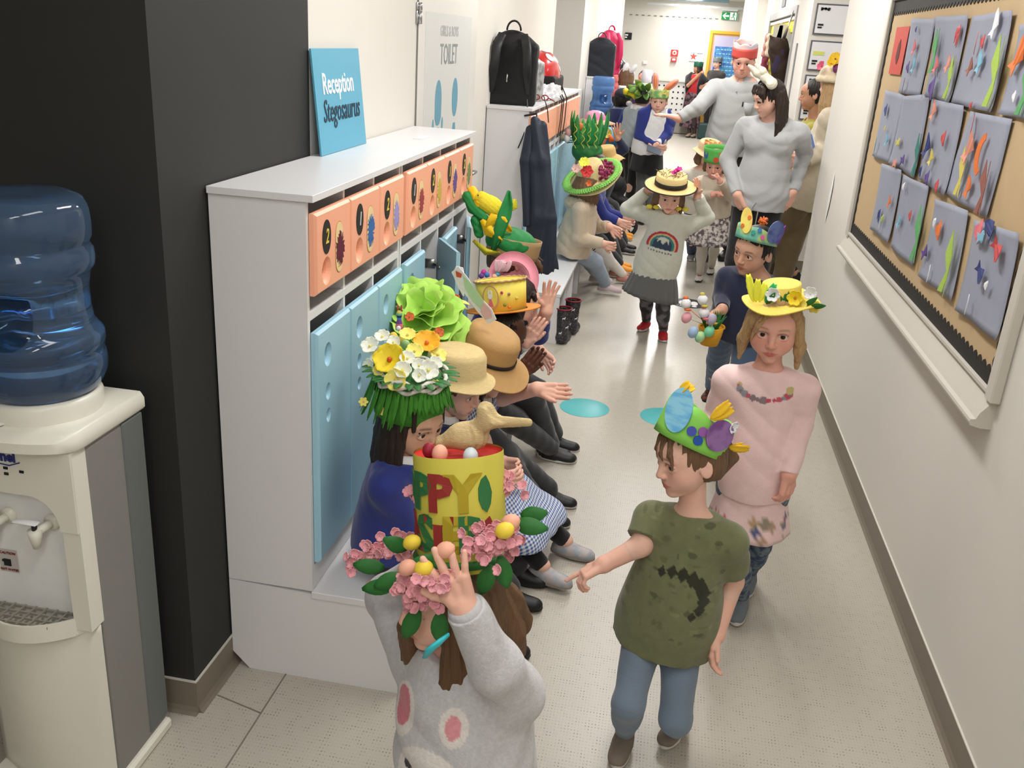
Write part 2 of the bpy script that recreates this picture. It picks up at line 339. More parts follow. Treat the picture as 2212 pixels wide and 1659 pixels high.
def pict(girl,cy,parent):
    b=B(); M=dict(R=RLw,t=(XL+.0065,cy,0))
    b.prism(oval(0,1.54,.062,.095),.002,**M)
    if girl:
        b.prism([(-.06,1.54),(.06,1.54),(.058,1.46),(.03,1.43),(0,1.425),(-.03,1.43),(-.058,1.46)],.0021,R=RLw,t=(XL+.0072,cy,0))
        for s in (-1,1): b.prism(oval(s*.088,1.43,.016,.03),.002,**M); b.prism(oval(s*.112,1.385,.012,.018),.002,**M)
    b.prism([(-.022,1.415),(.022,1.415),(.05,1.34),(.075,1.18),(.062,1.175),(.05,1.24),(.05,1.05),(-.05,1.05),(-.05,1.24),(-.062,1.175),(-.075,1.18),(-.05,1.34)],.002,**M)
    b.build('child_pictogram',TB,parent,smooth=False)
pict(True,4.46,d); pict(False,4.80,d)
b=B().tube([(XL+.01,5.18,1.12),(XL+.055,5.18,1.12),(XL+.055,5.07,1.12)],.009,10); b.build('door_handle',CHROME,d)
# ---------------------------------------------------------------- lockers
def numdisc(parent,y,z,n,stk,R,X,r=(.030,.045)):
    b=B(); yc=y; b.prism(oval(0,0,r[0],r[1]),.0015,0,R=R,t=(X+.0015,yc,z)); b.text(str(n),.055,1,R=R,t=(X+.0026,yc,z),th=.0008,shear=.2,sx=.8)
    b.build('number_badge',[BLK,mat('badge_yellow',(236,206,80),.6) if stk!='w' else mat('badge_white',(225,230,230),.6)],parent,smooth=False)
def scatter_star(cx,cz,rx,rz,n=26,seed=1,j=.35):
    q=random.Random(seed); return [(cx+rx*(1-j*(i%2)*q.random()-.15*q.random())*math.cos(2*math.pi*i/n),cz+rz*(1-j*(i%2)*q.random()-.15*q.random())*math.sin(2*math.pi*i/n)) for i in range(n)]
STICK={'plum':(94,18,48),'blue':(52,104,170),'lilac':(158,150,206),'crimson':(158,56,66),'gold':(206,176,84),'violet':(96,74,150),'olive':(120,140,84)}
def cup_recess(b,R,X,y,z,rx,rz,m,depth=.012):     # sunken oval finger hole
    v=[];f=[];n=28
    rings=[(1.0,.0006),(.93,-.001),(.72,-depth*.8),(.5,-depth)]
    for s_,d_ in rings:
        for k in range(n): a=2*math.pi*k/n; v.append((rx*s_*math.cos(a),-d_,rz*s_*math.sin(a)))
    for i in range(len(rings)-1):
        for k in range(n): f.append((i*n+k,i*n+(k+1)%n,(i+1)*n+(k+1)%n,(i+1)*n+k))
    f.append(tuple(3*n+k for k in range(n))); b.add(v,f,m,R=R,t=(X,y,z))
def panel_holes(y0,y1,z0,z1,holes,x0,x1,bev=.007):
    """door leaf in the YZ plane with true through-holes lined by sloping cups"""
    bm=bmesh.new(); 
    W=y1-y0;Hh=z1-z0
    outer=[(y0+bev,z0+bev),(y1-bev,z0+bev),(y1-bev,z1-bev),(y0+bev,z1-bev)]
    vs=[bm.verts.new((x1,a,c)) for a,c in outer]; ed=[bm.edges.new((vs[i],vs[(i+1)%4])) for i in range(4)]
    rings=[]
    for (cy,cz,ry,rz) in holes:
        r=[bm.verts.new((x1,cy+ry*math.cos(2*math.pi*k/24),cz+rz*math.sin(2*math.pi*k/24))) for k in range(24)]; rings.append((r,cy,cz,ry,rz))
        ed+=[bm.edges.new((r[k],r[(k+1)%24])) for k in range(24)]
    bmesh.ops.triangle_fill(bm,edges=ed,use_beauty=True,use_dissolve=True,normal=(1,0,0))
    o2=[bm.verts.new((x1-bev,a,c)) for a,c in ((y0,z0),(y1,z0),(y1,z1),(y0,z1))]; o3=[bm.verts.new((x0,a,c)) for a,c in ((y0,z0),(y1,z0),(y1,z1),(y0,z1))]
    for i in range(4):
        j=(i+1)%4; bm.faces.new((vs[i],o2[i],o2[j],vs[j])); bm.faces.new((o2[i],o3[i],o3[j],o2[j]))
    bm.faces.new(o3)
    for r,cy,cz,ry,rz in rings:
        prev=r
        for s_,xx in ((.9,x1-.003),(.74,x1-.010),(.68,x0+.001)):
            q=[bm.verts.new((xx,cy-ry*.12*(1-s_)*3+ry*s_*math.cos(2*math.pi*k/24),cz+rz*.03+rz*s_*math.sin(2*math.pi*k/24))) for k in range(24)]
            for k in range(24): bm.faces.new((prev[k],prev[(k+1)%24],q[(k+1)%24],q[k]))
            prev=q
    bmesh.ops.recalc_face_normals(bm,faces=bm.faces); return bm
BX0,BX1=XL+.005,-.877; DX=-.857
def lockers(name,label,y0,cols,w,z_top=1.455,orange=(),blue=(),badge=True,bench=True,benchx=-.60,open_=(),group=None,detail=True,zb=.311):
    y1=y0+cols*w+.03; t=thing(name,label,'lockers',(BX0,y0,0),group)
    b=B().box((BX0,y0-.008,z_top-.018),(-.855,y1+.003,z_top),bev=.0008).build('top_panel',LAM,t,smooth=False)
    B().box((BX0,y0,zb),(BX1,y0+.016,z_top-.0185)).build('side_panel',LAM,t,smooth=False); B().box((BX0,y1-.016,zb),(BX1,y1,z_top-.0185)).build('side_panel',LAM,t,smooth=False)
    b=B().box((BX0,y0+.016,zb),(BX0+.006,y1-.016,z_top-.019),1)
    for i in range(1,cols): y=y0+.015+i*w; b.box((BX0+.006,y-.007,zb+.01),(BX1-.001,y+.007,z_top-.019))
    b.box((BX0+.006,y0+.016,1.125),(BX1,y1-.016,1.147)); b.box((BX0+.006,y0+.016,zb+.002),(BX1,y1-.016,.39))
    b.build('carcass',[LAM,DARKIN],t,smooth=False)
    names=['plum','blue','lilac','crimson','gold','violet','olive']
    for i in range(cols):
        a=y0+.016+i*w; c=a+w-.003
        if i in orange:
            bm=panel_holes(a,c,1.192,1.405,[(a+.072,1.245,.033,.038)] if detail else [(a+.10,1.26,.016,.035)],BX1+.001,DX)
            o=B().bm(bm).build('orange_door',ORANGE,t,smooth=False)
            if detail:
                k=orange.index(i)+badge; col=names[k%7]; n=(1 if k%2 else 2)
                numdisc(o,a+.072,1.335,n,'w' if k in (1,3) else 'y',RLw,DX)
                b=B(); M=dict(R=RLw,t=(DX,a+.165,1.29)); 
                b.prism(oval(0,.033,.027,.035,14,0,180)+oval(0,-.033,.027,.035,14,180,360),.0018,0,R=RLw,t=(DX+.0018,a+.165,1.29))
                b.prism(oval(0,.033,.0295,.0375,14,0,180)+oval(0,-.033,.0295,.0375,14,180,360),.0008,2,R=RLw,t=(DX+.0008,a+.165,1.29))
                b.prism(scatter_star(.004,-.004,.036,.052,38,k+3,.5),.003,1,R=RLw,t=(DX+.003,a+.165,1.29))
                b.text(['Camel','Fish','Whale','Ant','Lion','Bird','Frog'][k%7] if 0 else '~~~',.014,2,R=RLw,t=(DX+.0022,a+.165,1.239),th=.0004)
                b.build('animal_sticker',[mat('sticker_cream',(238,212,160),.5),mat('stk_'+col,STICK[col],.6,.25,120),mat('sticker_edge',(190,140,80),.6)],o,smooth=False)
        if i in blue:
            h=[(a+.075,1.012,.028,.034),(a+.075,.904,.019,.025),(a+.075,.833,.017,.021)]
            bm=panel_holes(a,c,.40,1.092,h if detail else [(a+.1,.98,.012,.02),(a+.1,.90,.008,.015),(a+.1,.84,.008,.015)],BX1+.001,DX)
            o=B().bm(bm).build('blue_door',BLUE,t,smooth=False)
    return t,y1
T1,_=lockers('locker_cabinet','white locker unit with three orange doors over blue doors beside the black wall',2.157,3,.262,orange=(0,1,2),blue=(0,1,2),badge=0)
T2,_=lockers('locker_cabinet','white locker unit with four orange doors and half-open blue doors by the toilet door',2.985,4,.2565,orange=(0,1,2,3),blue=(0,),badge=3)
# open blue doors of the second unit, with hinges
def door_at(parent,yh,ang,z0=.40,z1=1.085,w=.25,dirn=-1):
    b=B(); bm=panel_holes(0,w,z0,z1,[(w-.075,1.012,.028,.034),(w-.075,.904,.019,.025),(w-.075,.833,.017,.021)],0,.018)
    for v in bm.verts: v.co=Vector((v.co[0],dirn*v.co[1],v.co[2]))
    bmesh.ops.reverse_faces(bm,faces=bm.faces); a=math.radians(ang*(-dirn)); R=np.array([[math.cos(a),-math.sin(a),0],[math.sin(a),math.cos(a),0],[0,0,1]])
    o=b.bm(bm,R=R,t=(BX1+.002,yh,0)).build('blue_door',BLUE,parent,smooth=False)
    for z in (.98,.55): b=B(); b.box((BX1-.05,yh-.012,z-.02),(BX1-.005,yh-.002,z+.02),bev=.003); b.tube([(BX1-.01,yh-.008,z),(BX1+.012,yh-.02,z-.004),(BX1+.02,yh-.03,z-.01)],.007,8); b.build('hinge',CHROME,o)
door_at(T2,2.985+.016+2*.2565,30); door_at(T2,2.985+.016+3*.2565,3); door_at(T2,2.985+.016+4*.2565,13)
# seats of the locker units: long box benches
def bench(name,label,y0,y1,x1=-.596,z=.31,group=None,slats=False):
    t=thing(name,label,'bench',(BX0,y0,0),group)
    if not slats:
        # end panel with a cut-off rear corner
        v=[(BX0,.055),(BX0+.052,0),(x1-.002,0),(x1-.002,z-.024),(BX0,z-.001)]; 
        B().add([(x,y0,zz) for x,zz in v]+[(x,y0+.016,zz) for x,zz in v],[(0,1,2,3,4),(9,8,7,6,5)]+[(i,i+5,(i+1)%5+5,(i+1)%5) for i in range(5)]).build('end_panel',LAM,t,smooth=False)
        B().box((BX1-.003,y0-.004,z-.023),(x1,y1,z),bev=.002).build('seat',LAM,t,smooth=False)
        B().box((BX0,y0+.016,z-.02),(BX1-.003,y1-.001,z)).build('rear_shelf',LAM,t,smooth=False); B().box((x1-.05,y0+.016,0),(x1-.034,y1-.016,z-.0235)).build('front_panel',LAM,t,smooth=False); B().box((BX0,y1-.016,0),(x1-.01,y1,z-.0235)).build('end_panel',LAM,t,smooth=False)
    else:
        B().box((BX1-.003,y0,z-.022),(x1,y1,z),bev=.002).build('seat',LAM,t,smooth=False)
        B().box((BX0,y0,0),(x1-.004,y0+.016,z-.023)).build('end_panel',LAM,t,smooth=False)
        n=max(2,int((y1-y0)/.34)); 
        for i in range(1,n+1):
            y=y0+(y1-y0)*i/n; B().box((BX1,y-.016,0),(x1-.012,y,z-.023)).build('divider',LAM,t,smooth=False)
        B().box((BX1-.004,y0+.016,0),(BX1+.004,y1-.016,z-.03)).build('back_panel',LAM,t,smooth=False); B().box((BX0,y0+.016,z-.02),(BX1-.003,y1-.016,z)).build('rear_shelf',LAM,t,smooth=False)
    return t
bench('locker_bench','low white bench built out in front of the near locker units',2.157,4.05)
T3,_=lockers('locker_cabinet','long white locker unit with many orange and blue doors under the black backpack',5.656,6,.225,orange=range(6),blue=range(6),detail=False,zb=.333)
T4,_=lockers('locker_cabinet','white locker unit under the red spotted bag in the middle distance',7.04,6,.225,orange=range(6),blue=range(6),detail=False,zb=.333)
bench('locker_bench','white open-fronted bench with a smooth seat and the spotted boots beside it',5.656,6.98,z=.332,slats=True)
bench('locker_bench','white open-fronted bench behind the seated children in the middle distance',7.0,8.40,x1=-.62,z=.332,slats=True)
T5,_=lockers('locker_cabinet','far white locker unit with orange doors behind the second water cooler',11.65,10,.25,orange=range(10),blue=range(10),detail=False,zb=.333)
bench('locker_bench','far white bench beyond the second water cooler',11.65,14.1,x1=-.74,z=.332,slats=True)
# ---------------------------------------------------------------- class sign leaning on the wall
p=at(697,338,Z=1.456); q=at(790,309,Z=1.456); xb=(p[0]+q[0])/2; ya,yb=p[1],q[1]; tl=at(657,105,X=XL+.012)
hgt=math.hypot(tl[2]-1.456,xb-XL-.012); u=nv(V(XL+.012-xb,0,tl[2]-1.456)); Rs=np.array([[0,1,0],nv(np.cross(u,V(0,1,0))),u]).T
if Rs[0,1]>0: pass
Rs=np.array([V(0,1,0),V(-u[2],0,u[0]),u]).T      # x->+Y, y-> into wall, z-> up the sign
sg=thing('class_sign','blue rectangular class sign leaning against the wall on the white lockers','sign',(xb,(ya+yb)/2,1.456))
B().box((-(yb-ya)/2,0,0),((yb-ya)/2,.006,hgt),0,R=Rs,t=(xb,(ya+yb)/2,1.4565)).build('board',mat('sign_blue',(92,168,196),.5,.02),sg,smooth=False)
c0=V(xb,(ya+yb)/2,1.4565)
B().text('Reception',.092,R=Rs,t=c0+Rs@V(-.012,-.0012,hgt*.66),w=.285,bold=.0012).build('lettering',mat('sign_white',(240,244,246),.5),sg,smooth=False)
B().text('Stegosaurus',.10,R=Rs,t=c0+Rs@V(0,-.0012,hgt*.40),shear=.3,w=.35).build('lettering',mat('sign_navy',(22,50,72),.5),sg,smooth=False)
# label strip on top of the lockers
B().box((-1.0,3.55,1.4555),(-.96,3.66,1.4565),bev=.0003).build('paper_tag',PAPERW,smooth=False)
tag(bpy.data.objects['paper_tag'],'small crumpled paper tag lying on the white locker top','tag')
# ---------------------------------------------------------------- display board on the right wall
RR=np.array([[0,1,0],[-1,0,0],[0,0,1.]])      # x->-Y, depth->+X
yN,yF=2.66,5.09; zB,zT=.985,2.125              # inner frame edges
bd=thing('display_board','framed display board covered in tan paper with a black scalloped border','display board',(XR,(yN+yF)/2,zB))
fw=.055
FRM=mat('board_frame',(205,200,190),.4,.02)
def mould(a,b_,inner,name):    # frame bar, thicker on its outer side
    B().box(a,b_,bev=.004).build(name,FRM,bd,smooth=False)
mould((XR-.030,yN-fw,zB-.02),(XR,yN,zT+fw),0,'frame'); mould((XR-.030,yF,zB-.02),(XR,yF+fw,zT+fw),0,'frame'); mould((XR-.030,yN,zT),(XR,yF,zT+fw),0,'frame')
mould((XR-.022,yN-fw+.018,zB),(XR-.002,yN-.001,zT),0,'frame_step') if 0 else None
# tray ledge along the foot of the board
prof=[(0,-.105),(-.030,-.105),(-.058,-.098),(-.062,-.088),(-.060,-.080),(-.046,-.078),(-.040,-.060),(-.022,-.035),(-.016,-.016),(-.026,-.006),(-.026,.004),(0,.006)]
v=[];f=[];k=len(prof)
for yy in (yN-.03,yF+.055):
    for o,z in prof: v.append((XR+o,yy,zB+z))
for i in range(k-1): f.append((i,k+i,k+i+1,i+1))
f.append(tuple(range(k))); f.append(tuple(range(2*k-1,k-1,-1))); B().add(v,f).build('tray_ledge',FRM,bd,smooth=True,angle=30)
TAN=mat('tan_paper',(192,166,128),.85,.05,14,bump=.15,bscale=12)
B().box((XR-.010,yN,zB),(XR-.001,yF,zT)).build('backing_paper',TAN,bd,smooth=False)
BORD=mat('black_corrugated',(34,32,30),.7,.15,300,bump=.3,bscale=160,st=(1,1,.05))
def scal(n,L,h,amp): 
    pts=[(0,0),(L,0)]; m=n*4
    for i in range(m,-1,-1): pts.append((L*i/m,h+amp*(abs(math.sin(math.pi*i/4))*2-1)))
    return pts
def strip(n,L,h,amp,R,t): B().prism(scal(n,L,h,amp),.0025,R=R,t=t).build('scalloped_border',BORD,bd,smooth=False)
xb=XR-.0135
strip(54,yF-yN,.052,.010,RR,(xb,yF,zB)); strip(54,yF-yN,.060,.010,RR@rotm('Y',180),(xb,yN,zT))
strip(22,zT-zB,.022,.006,RR@rotm('Y',90),(xb-.001,yF,zT)) ; strip(22,zT-zB,.040,.008,RR@rotm('Y',-90),(xb-.001,yN,zB))
# collage papers
PB=mat('blue_grey_paper',(150,154,170),.8,.04,20,bump=.25,bscale=18)
def blob(n,rx,rz,j,seed): 
    q=random.Random(seed); return [((rx*(1+j*(q.random()-.5)*2))*math.cos(2*math.pi*i/n),(rz*(1+j*(q.random()-.5)*2))*math.sin(2*math.pi*i/n)) for i in range(n)]
def fish(l,h): return [(l*.5,0),(l*.3,h*.38),(0,h*.5),(-l*.25,h*.2),(-l*.5,h*.45),(-l*.42,0),(-l*.5,-h*.45),(-l*.25,-h*.2),(0,-h*.5),(l*.3,-h*.38)]
def weed(w_,h): return [(-w_/2,0),(-w_*.15,h*.35),(-w_*.5,h*.6),(-w_*.3,h),(w_*.05,h*.55),(w_*.25,h*.98),(w_*.5,h*.5),(w_*.2,h*.3),(w_*.5,-h*.02),(w_*.12,h*.02),(0,h*.25),(-w_*.15,0)]
def hook(r): return [(r*math.cos(a/10),r*1.6*math.sin(a/10)) for a in range(-14,15,3)]+[(r*.55*math.cos(a/10)-.002,r*1.15*math.sin(a/10)) for a in range(14,-15,-3)]
def jelly(r): return [(-r,0),(-r*.8,r*.7),(0,r*1.1),(r*.8,r*.7),(r,0),(r*.8,-r*1.4),(r*.6,0),(r*.2,-r*1.8),(0,0),(-r*.3,-r*1.6),(-r*.6,0),(-r*.85,-r*1.2)]
CC={'red':(196,78,80),'lime':(170,200,92),'green':(104,172,112),'violet':(94,72,140),'navy':(58,68,124),'white':(235,236,240),'pink':(222,120,130),'orange':(226,120,60),'sky':(128,184,206),'yellow':(214,200,100),'brown':(150,96,84),'teal':(60,130,120),'salmon':(224,150,130)}
def cm(c): return mat('craft_'+c,CC[c],.6,.12,60,bump=.3,bscale=50)
SHP={'f':('paper_fish',lambda:fish(.075,.05)),'F':('paper_fish',lambda:fish(.11,.062)),'w':('paper_seaweed',lambda:weed(.075,.20)),'W':('paper_seaweed',lambda:weed(.09,.26)),'h':('paper_seahorse',lambda:hook(.026)),'j':('paper_jellyfish',lambda:jelly(.030)),'b':('paper_pebble',lambda:blob(11,.024,.03,.25,3)),'d':('paper_pebble',lambda:blob(9,.012,.014,.2,5))}
PAPERS=[  # corners tl,tr,br,bl and cut-outs (kind, colour, x, y, rot, scale) read on the board, in enlarged photo pixels
 ([(590,140),(770,140),(650,720),(490,690)],[('f','pink',610,350,75,1),('b','violet',565,500,10,.9),('F','sky',610,480,75,.8),('d','navy',625,220,0,1),('h','brown',530,640,0,1)],'thin pink strip fish','in the top row by the red envelope'),
 ([(775,125),(1020,110),(875,770),(695,715)],[('j','red',935,250,0,1.1),('w','green',740,540,8,1),('f','pink',780,480,70,1.1),('f','salmon',870,470,60,1.1),('b','violet',755,660,0,1.6),('w','lime',850,740,-5,.9),('h','white',690,650,0,1.3)],'round red jellyfish','in the top row'),
 ([(1050,120),(1355,75),(1190,840),(885,770)],[('h','salmon',1065,320,0,1.1),('b','red',1125,310,0,.8),('f','sky',1100,460,80,1.2),('F','white',1225,170,75,1),('W','lime',1170,800,0,1),('f','brown',1045,490,60,1),('d','red',1045,790,0,1)],'white squid above lime seaweed','in the top row'),
 ([(395,670),(540,710),(418,1220),(295,1160)],[('b','navy',395,820,0,1),('f','sky',405,1040,80,1),('d','yellow',390,960,0,1),('h','green',320,1080,0,1)],'small navy blob at its top','at the far edge of the middle row'),
 ([(530,720),(730,700),(610,1330),(425,1215)],[('F','yellow',490,1060,15,.7),('w','teal',600,1310,6,1),('f','salmon',470,1220,10,1),('f','violet',530,1190,20,1)],'curled yellow piece','in the middle row'),
 ([(745,740),(990,790),(840,1460),(640,1335)],[('f','salmon',755,820,80,1.2),('F','navy',715,1080,70,1.1),('b','red',835,1035,0,1),('f','yellow',745,1170,80,1),('j','navy',665,1270,0,.6),('b','violet',720,1330,0,1),('b','red',790,1390,0,.9)],'navy strip fish','in the middle row'),
 ([(1030,830),(1345,890),(1150,1630),(830,1430)],[('h','red',1030,960,0,1.4),('F','salmon',1035,1090,70,1.2),('h','orange',1120,1160,180,2),('w','yellow',930,1460,0,1),('f','orange',1020,1390,80,1.2),('w','brown',1100,1600,4,1)],'red seahorse and orange crescent','in the middle row'),
 ([(1410,190),(1600,150),(1480,900),(1245,850)],[('F','orange',1400,400,60,1.3),('b','white',1355,720,0,.6),('w','green',1400,860,0,1)],'big orange fish near the frame','at the near end of the top row'),
 ([(370,1220),(522,1270),(416,1815),(281,1709)],[('j','navy',345,1600,0,.9),('d','lime',372,1635,0,1.6),('f','orange',425,1500,70,.9),('h','white',350,1680,0,.8)],'navy jellyfish with a lime dot','at the far end of the bottom row'),
 ([(525,1300),(722,1390),(596,1990),(433,1844)],[('f','sky',495,1645,70,1),('w','green',600,1950,6,1.3),('b','red',580,1610,0,.8),('d','white',535,1395,0,1.4)],'long pale green seaweed','second in the bottom row'),
 ([(776,1484),(1018,1574),(889,2249),(647,2058)],[('b','orange',795,1720,0,1.3),('j','white',760,1660,0,.6),('f','violet',700,1875,40,1.1),('h','white',715,2040,0,1),('W','lime',830,2190,0,1)],'broad lime seaweed and orange flower','third in the bottom row'),
 ([(1069,1642),(1406,1743),(1232,2547),(922,2316)],[('F','navy',1180,1710,160,1),('b','pink',1100,1730,0,1.4),('f','red',1240,1880,-40,1.3),('f','navy',1110,2050,-40,1.2),('d','white',1155,2135,0,1.2),('h','white',1010,2270,0,1),('f','sky',1130,1770,20,1)],'red comma fish and dark crab','at the near end of the bottom row'),
]
for i,(cn,pcs,la,pl) in enumerate(PAPERS):
    xo=XR-.0165-.002*(i%3); CP=[at(1800+x/3.456,y/3.456,X=xo) for x,y in cn]; ce=sum(CP)/4
    p=thing('collage_paper',('grey collage with %s, %s'%(la,pl)).replace(' of the middle row',' mid row').replace(' of the top row',' top row').replace(' of the bottom row',' bottom row').replace('in the middle row','in the middle row'),'paper',ce,'sea collages pinned on the display board')
    nx,nz=13,15; G=np.zeros((nx,nz,3))
    for a in range(nx):
        for c in range(nz):
            u,v_=a/(nx-1),c/(nz-1); q=CP[3]*(1-u)*(1-v_)+CP[2]*u*(1-v_)+CP[1]*u*v_+CP[0]*(1-u)*v_
            G[a,c]=q-V(1,0,0)*(.003*abs(math.sin(5*u+i))*(abs(v_-.5)*2)+.007*(abs(v_-.5)*2)**6*(.5+.5*math.sin(i*2+u*5)))
    B().sheet(G,0,.0012).build('sheet',PB,p)
    q=random.Random(i)
    for j,(kd,c,px,py,ro,s_) in enumerate(pcs):
        nm,fn=SHP[kd]; poly=[(x*s_*.82,z*s_*.82) for x,z in fn()]; P_=at(1800+px/3.456,py/3.456,X=xo-.012); Rq=RR@rotm('Y',-ro)
        def bend(v_,s=q.random()*.6+.5): return (v_[0],v_[1]-.012*s*abs(v_[0])/.04,v_[2])
        B().prism(poly,.002,0,R=Rq,t=P_-V(.0012*j,0,0),bend=bend).build(nm,cm(c),p,smooth=False)
o=B().prism([(-(at(1800+x/3.456,y/3.456,X=XR-.016)[1]-4.9),at(1800+x/3.456,y/3.456,X=XR-.016)[2]) for x,y in ((478,205),(575,195),(500,560),(415,550))],.002,R=RR,t=(XR-.018,4.9,0)).build('red_envelope',mat('red_card',(200,76,64),.6,.08,20),smooth=False)
tag(o,'red card envelope pinned at the far top corner of the display board','envelope')
B().prism(blob(14,.035,.05,.2,4),.001,R=RR,t=at(1940,112,X=XR-.0195)).build('dark_print',mat('dark_print',(96,40,36),.7,.3,90),o,smooth=False)
# torn white paper on the right wall near its end
o=B().prism([(0,.0),(.035,.12),(.07,.03),(.06,-.08),(.01,-.20),(-.03,-.06)],.002,R=RR,t=(XR-.006,6.0,1.08),bend=lambda v_:(v_[0],v_[1]-.03*v_[0],v_[2])).build('paper_scrap',PAPERW,smooth=False)
tag(o,'torn scrap of white paper stuck on the right wall before its corner','paper')
# ---------------------------------------------------------------- water coolers
def cooler(name,label,x0,x1,y0,y1,full=True):
    t=thing(name,label,'water cooler',((x0+x1)/2,(y0+y1)/2,0)); w_=x1-x0; xc=(x0+x1)/2
    # body: white curved front, grey sides
    def plan(off=0,front=.035,n=9): 
        pts=[(x1+off,y1),(x1+off,y0+.03)]+[(xc+(w_/2+off)*math.cos(math.pi*k/(n+1)),y0+.03-(front+off)*math.sin(math.pi*k/(n+1))**.8) for k in range(1,n+1)]+[(x0-off,y0+.03),(x0-off,y1)]
        return pts
    def slab(pl,z0,z1,m,b,mf=None):
        n=len(pl); v=[(x,y,z0) for x,y in pl]+[(x,y,z1) for x,y in pl]; f=[tuple(range(n))[::-1],tuple(range(n,2*n))]+[(i,(i+1)%n,(i+1)%n+n,i+n) for i in range(n)]
        b.add(v,f,m)
    pl=plan()
    b=B(); b.box((x0,y0+.045,.03),(x1,y1,.955),bev=.012,seg=2); b.build('side_casing',GREYP,t,smooth=False)
    b=B(); b.box((x1-.004,y1-.09,.05),(x1+.004,y1-.005,.95),bev=.003); b.build('side_groove',mat('grey_plastic_cool',(104,110,108),.5),t,smooth=False)
    # front: lower bulged door, frame around the niche, top fascia
    lo=B(); 
    n=12; zz=[.03,.06,.475,.497]; G=np.zeros((n+1,len(zz),3))
    for i in range(n+1):
        for j,z in enumerate(zz): u=i/n*2-1; G[i,j]=(xc+w_/2*.97*u,y0+.04-.055*math.cos(u*math.pi/2)*(1 if 0<j<3 else .9),z)
    lo.sheet(G[:, :, :],0,.012); lo.build('lower_front',CREAM,t,smooth=True)
    b=B(); b.box((x0+.002,y0+.002,.50),(x0+.045,y0+.05,.957)); b.box((x1-.045,y0+.002,.50),(x1-.002,y0+.05,.957))
    poly=[(x0+.002,.957),(x0+.002,.76),(x0+.045,.76)]+[(x0+.045+.07*(1-math.cos(a)),.76+.08*math.sin(a)) for a in np.linspace(.2,math.pi/2,7)]+[(x1-.045-.07*(1-math.cos(a)),.76+.08*math.sin(a)) for a in np.linspace(math.pi/2,.2,7)]+[(x1-.045,.76),(x1-.002,.76),(x1-.002,.957)]
    poly=[(xc+(x-xc)*.985,z-(.0015 if z>.95 else 0)) for x,z in poly]; b.prism(poly,.030,t=(0,y0-.002,0)); b.build('front_frame',CREAM,t,smooth=False)
    B().box((x0+.02,y0+.030,.48),(x1-.02,y0+.044,.87)).build('niche_back',mat('niche_grey',(232,233,233),.4),t,smooth=False)
    # drip tray with grille
    b=B(); G=np.zeros((n+1,2,3))
    for i in range(n+1):
        u=i/n*2-1
        for j,z in enumerate((.484,.529)): G[i,j]=(xc+w_/2*.84*u,y0+.03-.085*math.cos(u*math.pi/2)**.7,z)
    b.sheet(G,0,.006); b.box((x0+.04,y0+.0,.483),(x1-.04,y0+.04,.489)); tr=b.build('drip_tray',CREAM,t,smooth=True,angle=40)
    b=B()
    for i in range(9): x=x0+.05+i*(w_-.1)/8; u=(x-xc)/(w_/2*.84); b.box((x-.002,y0+.03-.075*max(0,math.cos(u*math.pi/2))**.7,.519),(x+.002,y0+.035,.525))
    for j in range(4): y=y0-.035+j*.020; hw=(w_/2*.84)*(.55+.13*j if j<3 else .93); b.box((xc-hw,y-.002,.518),(xc+hw,y+.002,.524))
    b.build('grille',mat('grille',(150,146,134),.5),tr,smooth=False)
    # taps
    for k,dx in enumerate((-.075,.035)):
        b=B(); px,py,pz=xc+dx+.02,y0-.005,.765
        b.tube([(px+.02,y0+.034,pz),(px+.02,y0+.020,pz)],.019,14); b.tube([(px+.018,y0+.022,pz-.002),(px,py-.005,pz-.012)],.010,10); b.tube([(px,py-.005,pz-.005),(px,py-.005,pz-.022),(px,py-.005,pz-.05)],[.016,.014,.008],14)
        tp=b.build('tap',CREAM,t); b=B(); b.tube([(px,py-.005,pz+.006),(px,py-.005,pz-.006)],.006,8,m=1); b.box((px-.05,py-.014,pz+.008),(px+.010,py+.006,pz+.014),bev=.003); b.build('tap_lever',[mat('lever_white',(238,240,242),.25),BLK],tp)
    # caution label, logo and lights
    if full:
        px=xc-.055; b=B().box((px-.024,y0+.028,.61),(px+.024,y0+.0298,.67),0,bev=.0005); b.box((px-.012,y0+.0265,.627),(px+.006,y0+.028,.645),1); b.box((px-.016,y0+.0266,.637),(px-.012,y0+.028,.643),1)
        b.text('CAUTION',.009,2,t=(px,y0+.0275,.661)); b.text('HOT WATER',.008,2,t=(px,y0+.0275,.617)); b.build('caution_label',[mat('label_silver',(190,186,182),.4),BLK,mat('label_red',(130,40,40),.6)],t,smooth=False)
        b=B().text('nel',.034,0,t=(xc+.008,y0-.0035,.930),bold=.0012,sx=.9); b.tube([(xc-.04,y0-.004,.914),(xc+.01,y0-.004,.910),(xc+.036,y0-.004,.920)],.0014,6); b.build('logo',mat('logo_blue',(40,48,120),.5),t,smooth=False)
        b=B(); 
        for dx,dz in ((-.0,.902),(-.0,.888),(.038,.898)): b.box((xc+dx-.006,y0-.004,dz-.003),(xc+dx+.004,y0-.001,dz+.003))
        b.build('indicator_lights',BLK,t,smooth=False)
    # top tray, collar
    b=B(); P1=plan(.004,.055,15); P2=plan(.010,.066,15); P3=plan(.0,.05,15); n=len(P1); R_=[[(x,y,.955) for x,y in P1],[(x,y,.962) for x,y in P2],[(x,y,.985) for x,y in P2],[(x,y,.995) for x,y in P1],[(x,y,1.0) for x,y in P3],[(xc+(x-xc)*.6,(y-(y0+y1)/2)*.6+(y0+y1)/2,1.004) for x,y in P3]]
    v=[p for r_ in R_ for p in r_]; f=[tuple(range(n))[::-1],tuple(range(5*n,6*n))]+[(r*n+i,r*n+(i+1)%n,(r+1)*n+(i+1)%n,(r+1)*n+i) for r in range(5) for i in range(n)]
